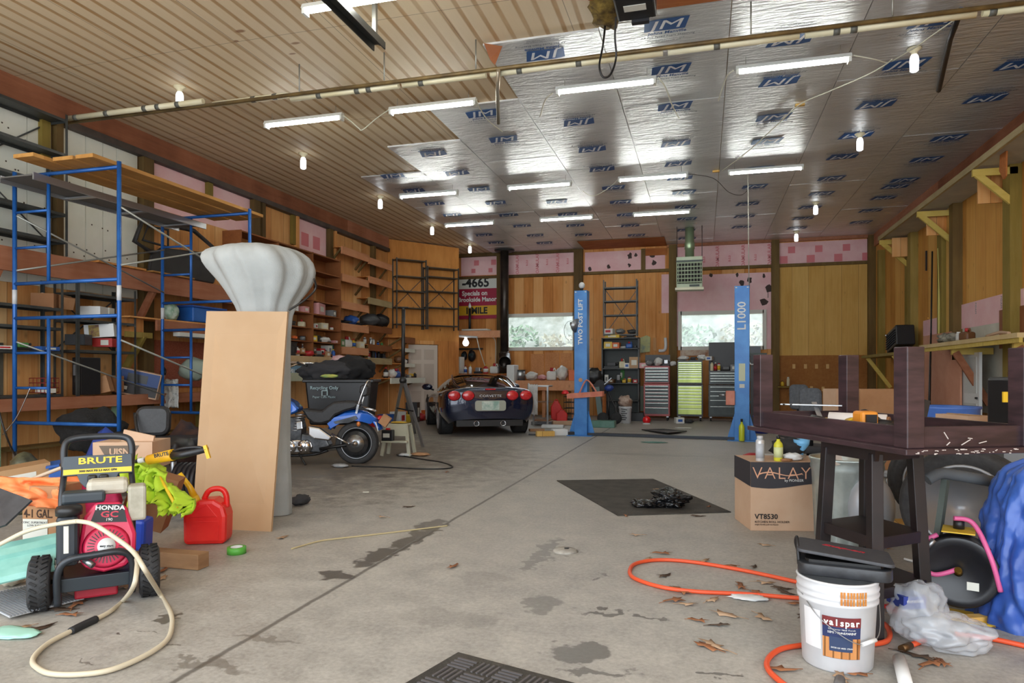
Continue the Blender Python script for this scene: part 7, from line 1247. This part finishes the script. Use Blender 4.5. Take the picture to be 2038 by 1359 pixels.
# stand with pads, cans, crate
t=thing('bench_stand','grey steel stand with a shelf beside the car','stand',P(1085,845,Z=0)); Ys=15.6
for u in (1062,1090): M().bar(P(u,770,Y=Ys),P(u,846,Y=Ys),.04,.04).build('leg',MALU,t); M().bar(P(u,770,Y=Ys+.4),P(u,846,Y=Ys+.4),.04,.04).build('leg',MALU,t)
for v in (768,800,836): p,q=P(1060,v,Y=Ys),P(1092,v,Y=Ys); M().b2((p.x,Ys,p.z-.02),(q.x,Ys+.45,p.z+.01)).build('shelf',MALU if v<800 else MCARD2,t)
sheet('shop_apron','white plastic cloth hanging over the stand beside the car','cloth',1050,765,1070,825,15.4,.1,mat('soiled white cloth','#d0cfcd',.7,c2='#a8a39c',sc=6),7,.06,14)
def jerry(lb,u,v,h,k): 
    p=P(u,v,Z=0); t=thing('fuel_can',lb,'fuel can',p); f=frame(p,RX,(0,0,1)); M().prism([(-.12*k,0),(.12*k,0),(.13*k,h*.7),(.05*k,h),(-.05*k,h),(-.13*k,h*.7)],-.08,.08,f).build('can_body',MGC,t,bev=.02); M().tube(bez([f@V((-.08*k,h*.85,0)),f@V((0,h*1.1,0)),f@V((.08*k,h*.85,0))],5),.014,8).build('handle',MGC,t); M().prism([(-.06,.06),(.06,.06),(.06,h*.5),(-.06,h*.5)],-.085,-.08,f@Matrix.Identity(4)).build('label',MPAP,t)
jerry('tall red fuel can on the floor before the back workbench',1107,836,.5,1.1); jerry('shorter red fuel can with a white label on the floor by the crate',1118,840,.3,1.1)
t=thing('wire_crate','black wire mesh crate stack on the floor left of the lift post','crate',P(1137,838,Z=0)); q=P(1137,838,Z=0)
for k in range(5): m=M(); m.tube([q+V((x*.2,y*.18+.2,.03+k*.15)) for x,y in ((-1,-1),(1,-1),(1,1),(-1,1))],.01,6,closed=True); m.build('wire_ring',MBK,t)
m=M(); [m.tube([q+V((-.2+.066*i,.02,.03)),q+V((-.2+.066*i,.02,.63))],.006,5) for i in range(7)]; m.build('mesh_panel',MBK,t)
for a in ((1068,858,.32,.16,.05,MCARD,'tan board offcut on the floor between car and lift'),(1100,851,.5,.3,.06,MWH,'white plastic fairing lying on the floor by the lift post'),(1113,866,.3,.22,.12,MWH,'white moulded guard on the floor at the foot of the left lift post'),(1128,866,.3,.14,.07,MBP,'black flat box on the floor by the left lift base'),(1085,868,.36,.12,.1,PLY2,'short wooden block on the floor beside the car tyre'),(1062,866,.2,.06,.03,MBP,'small black strip on the floor beside the car tyre'),(1078,845,.5,.1,.08,MSTE,'grey metal tray on the floor under the bench stand'),(1120,846,.5,.12,.1,MCARD3,'long pale carton on the floor under the back workbench')):
    u,v,l,w_,h,mt,lb=a; o=M().box(P(u,v,Z=0)+V((0,0,h/2+.001)),(l,w_,h),(0,0,TH+random.uniform(-.3,.3))).build('loose_offcut' if 'board' not in lb else 'wood_offcut',mt,bev=.008); tag(o,lb,'offcut' if 'board' in lb or 'block' in lb else 'part')
# light frame over the bench behind the car
t=thing('pole_light','white hanging bulb on a white bar held by a tan post behind the car','lamp',P(900,668,Y=18.6)); M().tube([P(868,666,Y=18.6),P(950,671,Y=18.6)],.03,8).build('bar',MWH,t); M().tube([P(858,670,Y=18.6),P(858,760,Y=18.6),P(858,760,Y=18.6)-V((0,0,1))],.05,10).build('post',PLY1,t); M().lathe([(.03,.0),(.04,-.05),(.085,-.13),(.09,-.18),(.06,-.24),(0,-.26)],P(927,671,Y=18.6),None,20).build('bulb',MCFL,t)
M().tube([P(949,672,Y=18.6),P(953,690,Y=18.6),P(965,728,Y=18.7)],.014,6).build('cord',MCORD,t); M().tube([P(880,668,Y=18.6),P(880,684,Y=18.6)],.008,5).build('pull_string',MCORD,t)
o=M().tube(bez([P(950,672,Y=19.87),P(975,670,Y=19.87),P(986,680,Y=19.87),P(986,725,Y=19.87)],5),.014,6).build('conduit',MCORD); tag(o,'curved tan conduit on the back plywood behind the car','conduit')
for u,lb,k in ((924,'smaller black welding mask hung on the back wall behind the car',.8),(939,'larger black welding mask hung beside it on the back wall',1.)):
    p=P(u,708,Y=19.78); t=thing('welding_mask',lb,'mask',p); M().blob(p,(.24*k,.2,.36*k),.1,1.4,int(u),3).build('shell',MBP,t); M().box(p+V((0,-.1,.03)),(.12*k,.02,.08*k)).build('visor',mat('dark visor','#2b3a3c',.1),t)
tag(M().b2((P(912,700,Y=19.8).x,19.78,P(912,696,Y=19.8).z),(P(960,700,Y=19.8).x,19.86,P(912,693,Y=19.8).z)).build('coat_rail',MBK),'short black rail on the back wall above the masks','rail')
boardthing('wall_shelf','salmon lumber shelf across the corner below the red sign','shelf',(-7.3,19.3,P(950,672,Y=19.3).z),(P(995,660,Y=19.3).x,19.36,P(950,658,Y=19.3).z),MSA); boardthing('shelf_papers','flat pale sheets lying on the lumber shelf below the sign','papers',(-7.0,19.37,P(950,657,Y=19.3).z-.0),(-6.2,19.8,P(950,656,Y=19.3).z+.03),MPAP)
t=thing('flame_lamp','thin candle-shaped lamp on a black stem in front of the red sign','lamp',P(935,640,Y=19.2)); M().tube([P(935,658,Y=19.5),P(935,614,Y=19.5)],.04,8).build('stem',MBK,t); M().lathe([(.03,0),(.05,.05),(.02,.14),(0,.17)],P(935,613,Y=19.5),None,12).build('flame_bulb',MWH,t)
# right of the lift
t=thing('press_frame','black steel press with cables standing behind the right lift post','machine',P(1510,840,Z=0)); Yp=16.5
for u in (1497,1521): M().bar(P(u,705,Y=Yp),V((*P(u,835,Y=Yp).xy,0)),.08,.12).build('column',MBK,t)
for v in (706,755,800): M().bar(P(1492,v,Y=Yp),P(1526,v,Y=Yp),.1,.08).build('crossbeam',mat('dark green steel','#2e3a34',.4,.4),t)
M().cyl(P(1509,715,Y=Yp),P(1509,800,Y=Yp),.04).build('ram',MSTE,t); m=M(); m.tube(bez([P(1488,710,Y=16.2),P(1495,725,Y=16.2),P(1512,722,Y=16.2),P(1524,735,Y=16.2),P(1518,760,Y=16.2)],6),.015,6); m.build('air_line',MWH,t); M().blob(P(1520,735,Y=16.3),(.22,.2,.4),.2,2,3,3).build('hose_bundle',MBK,t)
p=P(1505,846,Z=0)+V((0,.5,0)); t=thing('plastic_pail','red plastic pail behind the blue pail, right of the lift','bucket',p); M().lathe([(.12,0),(.14,.3),(.15,.31),(.14,.31),(.1,.02)],p,None,24).build('pail',MRED,t)
p=P(1515,862,Z=0); t=thing('plastic_pail','blue plastic pail with a white label, right of the lift','bucket',p); M().lathe([(.13,0),(.15,.32),(.165,.33),(.165,.36),(.15,.36),(.11,.02)],p,None,24).build('pail',mat('pail blue','#2f3f9c',.4),t); text('lettering',"Lowe's",.09,MWT,t,frame(p+V((0,-.152,.15)),RX,(0,0,1)),.001)
clutter('rg:red:30x10 bx:white:26x8 rg:grey:30x10 tl:red:24x10 rg:white:30x12','the floor between the lift and the dark-banded carton',P(1478,915,Z=0),P(1500,935,Z=0)+V((.9,1.2,0)),.2,61)
for u,v,dd,lb,z in ((1590,790,9.2,'grey padded seat back standing up behind the upturned table, left one',.0),(1613,802,7.7,'grey padded seat back standing up behind the upturned table, right one',.0)):
    c=Q(u,v,dd); t=thing('office_chair',lb,'chair',V((c.x,c.y,0))); m=M(); m.prism(rrect(.24,.34,.06),-.04,.04,Matrix.Translation(c)@Matrix.Rotation(TH-.3,4,'Z')@Matrix.Rotation(R(80),4,'X')); m.build('backrest',mat('grey seat fabric','#43474c',.8,c2='#55595e',sc=40),t,bev=.03); M().tube([c-V((0,0,.1)),c-V((0,0,.5))],.03,8).build('backrest_post',MBP,t); M().prism(rrect(.42,.42,.08),-.04,.04,Matrix.Translation(c-V((0,-.1,.52)))@Matrix.Rotation(TH,4,'Z')).build('seat',MDGR,t,bev=.03); M().cyl(c-V((0,-.1,.56)),V((c.x,c.y+.1,.1)),.03).build('gas_lift',MBK,t)
    for k in range(5): a=k*2*PI/5; M().bar((c.x,c.y+.1,.1),(c.x+.28*math.cos(a),c.y+.1+.28*math.sin(a),.06),.04,.03).build('base_leg',MBP,t)
clutter('bt:yellow:9x14 cn:cream:8x24','the small rear wall ledge',P(1552,768,Y=19.6),P(1574,768,Y=19.6),.1,62)
boardthing('wall_ledge','small wooden ledge on the rear wall behind the upturned table leg','ledge',(P(1548,770,Y=19.6).x,19.5,P(1560,771,Y=19.6).z),(P(1578,770,Y=19.6).x,19.85,P(1560,769,Y=19.6).z),POSTG)
m=[(1580,729),(1603,729),(1625,729),(1647,729),(1593,773),(1615,773),(1638,774)]
for k,(u,v) in enumerate(m):
    p=P(u,v,Y=19.85); o=M().box(p,(.07,.03,.12)).build('wood_cleat',mat('pale cleat','#d9b070',.6)); tag(o,'small pale wooden cleat screwed to the dark sheathing at the back right','cleat','wooden cleats on the dark rear sheathing')
# ================= RIGHT WALL =================
XS=3.73
t=thing('high_shelf','long high shelf with a lumber front edge along the right wall','shelf',(4.05,13,4.2)); M().b2((XS,8.0,4.17),(XS+.04,16.8,4.26)).build('front_rail',MGL_,t); M().b2((XS+.04,8.0,4.2),(XR-.02,16.8,4.215)).build('deck',mat('greyed plywood deck','#a8a59a',.7,c2='#bab6a6',sc=3),t)
MYB=ply('yellow pine brace','#a88a3a #cdb25a #e0ca7a'.split(),0,9,(2,9,9),.3)
for y in (11.25,13.9,16.65,8.9): M().b2((XS+.0,y,4.06),(XR-.05,y+.05,4.16)).build('bracket_arm',MYB,t); M().bar((XS+.05,y+.025,4.1),(XR-.05,y+.025,3.6),.09,.045,up=(0,1,0)).build('bracket_brace',MYB,t)
o=M().add([P(1992,300,X=3.9),P(2004,300,X=3.9),P(2003,350,X=3.9),P(1998,357,X=3.9),P(1990,340,X=3.9)],[(0,1,2,3,4)]).build('wood_shim',MJ,solid=.02); tag(o,'pointed wooden shim hanging from the high right shelf bracket','shim')
for y,lb in ((11.55,'first'),(13.98,'second'),(16.35,'third')): boardthing('gusset_board','%s brown gusset board above a bracket on the right wall, counted from the front'%lb,'board',(XS+.2,y+.1,3.75),(XR-.06,y+.13,4.16),PLY1)
t=thing('wall_shelf','wooden shelf with a pale board on a diagonal red and green brace, right wall','shelf',(4.0,11.5,1.7)); M().b2((XS-.08,9.6,1.66),(XR-.02,13.5,1.72)).build('board',mat('pale pine board','#cdb07a',.6,c2='#dcc594',sc=3),t); M().b2((XS-.06,9.6,1.6),(XS-.02,13.4,1.66)).build('front_rail',MYB,t)
for y in (9.9,12.1): M().b2((XS,y,1.52),(XR-.05,y+.06,1.62)).build('bracket_arm',MYB,t); M().bar((XS+.05,y+.02,1.56),(XR-.1,y+.02,.75),.1,.05,up=(0,1,0)).build('brace',MRB,t); 
o=M().tube(bez([(3.68,9.9,1.73),(3.72,10.3,1.76),(3.75,10.8,1.74)],5),.02,6).build('bent_strip',MCARD3); tag(o,'bent pale strip lying on the right wall shelf end','strip')
rag('wire_tangle','tangled grey wire and plastic heap on the right wall shelf','wire',V((3.95,12.9,1.72)),(.35,.6,.18),mat('tangled wire','#a9a696',.5,c2='#4c4a42',sc=14,bump=1),.5,3,4)
clutter('cn:white:8x16 jg:brown:20x20','the right wall shelf',(3.85,12.3,1.72),(3.85,11.8,1.72),.2,71)
t=thing('wall_shelf','small shelf on yellow braces carrying a black speaker, far right wall','shelf',(4.0,16.2,1.65)); M().b2((3.7,15.4,1.6),(XR-.02,18.3,1.66)).build('board',POSTG,t)
for y in (15.6,17.9): M().bar((3.75,y,1.6),(XR-.1,y,.9),.08,.05,up=(0,1,0)).build('brace',MYB,t)
t=thing('speaker','black slatted box with a silver knob tilted on the far right shelf','speaker',(4.0,16.2,1.68)); M().box((4.0,16.1,1.95),(.35,.8,.42),(R(-12),0,0)).build('case',MBP,t,bev=.02); m=M(); [m.box((3.81,16.1,1.82+.05*k),(.02,.7,.02),(R(-12),0,0)) for k in range(6)]; m.build('grille_slat',MDGR,t); M().blob((3.8,16.4,2.05),(.05,.05,.05),0,1,0,2).build('knob',MCH,t)
boardthing('hardboard_sheet','tan hardboard sheet leaning on the right wall, left of the white door panel','sheet',(4.1,13.4,0),(4.13,14.9,1.95),MHB2); boardthing('hardboard_sheet','second tan hardboard sheet leaning close to the white door panel','sheet',(3.98,12.55,0),(4.01,13.2,1.45),MHB2); boardthing('hardboard_sheet','brown hardboard sheet behind the right wall shelf','sheet',(4.24,10.3,.5),(4.27,11.25,1.58),mat('dull pink board','#a87662',.6,c2='#b98876',sc=3)); boardthing('cardboard_sheet','pale cardboard sheet leaning at the far right wall','sheet',(4.15,10.1,0),(4.19,11.1,1.05),MCARD3)
t=thing('leaning_door_slab','white painted panel door leaning against the right wall','door',(4.05,12.4,0)); M().b2((4.03,11.9,0),(4.07,12.6,1.55)).build('slab',MWH,t); M().box((4.02,11.98,.85),(.03,.05,.03)).build('door_handle',MBK,t)
for k in range(2): M().b2((4.022,12.0,.2+.72*k),(4.03,12.5,.8+.72*k-.04)).build('panel',mat('panel white','#c9cbc8',.5),t)
for y,x,z,lb in ((14.35,4.1,3.5,'long black steel bar leaning against the right wall from high up'),(13.9,3.95,1.95,'dark slim bar leaning in the tan sheet corner, right wall'),(13.9,3.78,1.5,'dark pry bar leaning in front of the tan sheet, right wall')): o=M().tube([(x,y,z),(x-.12,y-.25,.0)],.014,6).build('steel_bar',MBK); tag(o,lb,'bar')
o=M().tube(bez([(4.2,14.35,3.55),(4.2,14.3,3.0),(4.18,14.25,2.3),(4.2,14.3,1.8)],5),.02,6).build('cloth_strap',mat('yellowed strap','#c9bd6a',.7)); tag(o,'yellowed strap hanging down a post on the right wall','strap')
t=thing('pick_axe','pick axe with a dark curved head hanging by the tan sheets on the right wall','tool',(3.5,13.7,1.5)); M().tube(bez([(3.45,14.05,1.42),(3.5,13.7,1.55),(3.55,13.3,1.42)],5),[.012]*2+[.025]*7+[.012]*2,6).build('head',MBK,t); M().tube([(3.5,13.7,1.55),(3.9,13.75,0)],.018,8).build('handle',MHB,t)
for y,z,lb in ((11.5,1.12,'grey bent metal bracket hanging on the foam board, upper one'),(11.0,1.0,'olive bent sheet metal piece hanging on the foam board')): o=M().add([(4.28,y,z),(4.2,y+.2,z+.05),(4.1,y+.3,z-.12),(4.1,y+.05,z-.2),(4.25,y-.1,z-.05)],[(0,1,2,3,4)]).build('metal_bracket',mat('olive metal','#77754e',.4,.6),solid=.006); tag(o,lb,'bracket')
boardthing('black_hook','dark angle hook on the far right wall boards','hook',(XR-.03,15.5,3.3),(XR-.0,15.53,3.7),MBK)
t=thing('hose_box','black and yellow striped tool box on a grey stand at the right edge','box',Q(2020,800,3.9)); M().box(Q(2030,800,4.1),(.2,.3,.3),(0,0,TH)).build('case',MBP,t,bev=.02); q_=Q(2030,800,4.1); M().b2((q_.x-.12,q_.y-.1,0),(q_.x+.12,q_.y+.12,q_.z-.15)).build('stand',MGRY,t); M().box(Q(2030,790,3.94),(.2,.01,.06),(0,0,TH)).build('stripe',MYEL,t)
# ================= LEAVES AND SCRAPS ON THE FLOOR =================
MLV=[mat('brown oak leaf','#8a5736',.8,c2='#a8714a',sc=12),mat('pale brown leaf','#a98a6c',.8,c2='#bb9d80',sc=12),mat('dark leaf','#4c3a2c',.8)]
def leafmesh(seed):
    rnd=random.Random(seed); pts=[]; n=11
    for i in range(n): 
        a=2*PI*i/n; r=(.5 if i%2 else 1)*(.75+.4*rnd.random())*(1.3 if i in (0,) else 1); pts.append((math.cos(a)*r*.055,math.sin(a)*r*.032))
    m=M(); m.add([(0,0,.012)]+[(x,y,.004+.012*rnd.random()) for x,y in pts],[(0,i+1,(i+1)%n+1) for i in range(n)],0,True); m.tube([(.05,0,.01),(.09,.006,.006)],.0012,4); return m
lm_=[]
for k in range(5): o=leafmesh(k).build('oak_leaf',MLV[k%3],solid=.0008); o.location=(0,0,-1); lm_.append(o)
LV=[(40,1190),(45,1197),(118,1215),(95,1205),(150,1196),(145,1226),(40,1252),(58,1258),(155,1203),(325,1152),(318,1140),(252,1168),(30,1205),(1345,1196),(1370,1205),(1393,1238),(1440,1224),(1435,1246),(1400,1287),(1420,1286),(1322,1103),(1400,1118),(1320,1148),(1245,1027),(1265,1066),(1475,1170),(1525,1162),(1550,1172),(1505,1180),(1420,1196),(1360,1180),(1520,1232),(1560,1180),(1580,1204),(1470,1010),(1410,1010),(1305,975),(1385,1028),(1760,1210),(1785,1225),(1800,1240),(1775,1250),(1835,1310),(1860,1322),(1950,1215),(2000,1235),(2025,1250),(1975,1250),(1700,1345),(1675,1350),(1880,1325),(1520,1086),(1500,1130),(1450,1128),(1290,1115),(1550,1335),(560,1072),(810,1010),(890,940),(760,1030),(900,1130),(1890,1085),(1600,1230),(1760,1090),(1790,1140)]
rnd=random.Random(4); used=set()
for i,(u,v) in enumerate(LV):
    k=i%5; src=lm_[k]; o=src if k not in used else src.copy()
    if k in used: COL.objects.link(o)
    used.add(k); p=P(u,v,Z=0); o.location=p; o.rotation_euler=(0,0,rnd.random()*6.28); s=rnd.uniform(.75,1.5) if v>1100 else rnd.uniform(.7,1.1); o.scale=(s,s,1)
    zone='beside the pressure washer' if u<400 else 'in the open middle of the floor' if u<1240 else 'around the orange hose loop' if u<1620 else 'under and around the bar stand'
    tag(o,'dry brown oak leaf lying on the concrete floor '+zone,'leaf','dry leaves '+zone)
rag('white_paper_scrap','torn white paper on the orange hose by the pail','paper',P(1490,1192,Z=0),(.2,.1,.02),MWH,.35,3,4); rag('white_paper_scrap','small crumpled white foil by the motorcycle wheel','paper',P(677,930,Z=0),(.22,.12,.05),mat('silver paper','#b5b8ba',.35,.4),.35,3,5); o=M().box(P(728,979,Z=.004),(.06,.04,.006),(0,0,.4)).build('paper_scrap',MPAP); tag(o,'tiny white paper chip in the middle left of the floor','paper')
t=thing('drain_cover','round worn concrete plug standing slightly proud of the floor','drain',P(1125,1097,Z=0)); M().lathe([(.09,0),(.075,.014),(.03,.018),(0,.016)],P(1125,1097,Z=0),None,24).build('plug',mat('pale concrete plug','#b1aca2',.8,c2='#8f8a80',sc=20),t); M().lathe([(.018,.016),(.018,.02),(0,.02)],P(1128,1096,Z=0),None,12).build('hole',MBK,t)
rag('black_scrap','black plastic scrap beside the dark-banded carton','scrap',P(1484,1020,Z=0),(.12,.08,.04),MBP,.3,3,6)
o=M().tube([P(1800,1112,Z=.01),P(1822,1118,Z=.01)],.008,8).build('marker_pen',MWH); tag(o,'small black and white pen on the floor behind the bar stand','pen')
o=M().bar(P(1765,1205,Z=.02),P(1800,1222,Z=.02),.035,.02).build('red_tool',MRED); tag(o,'red plastic tool handle on the floor under the bar stand','tool')
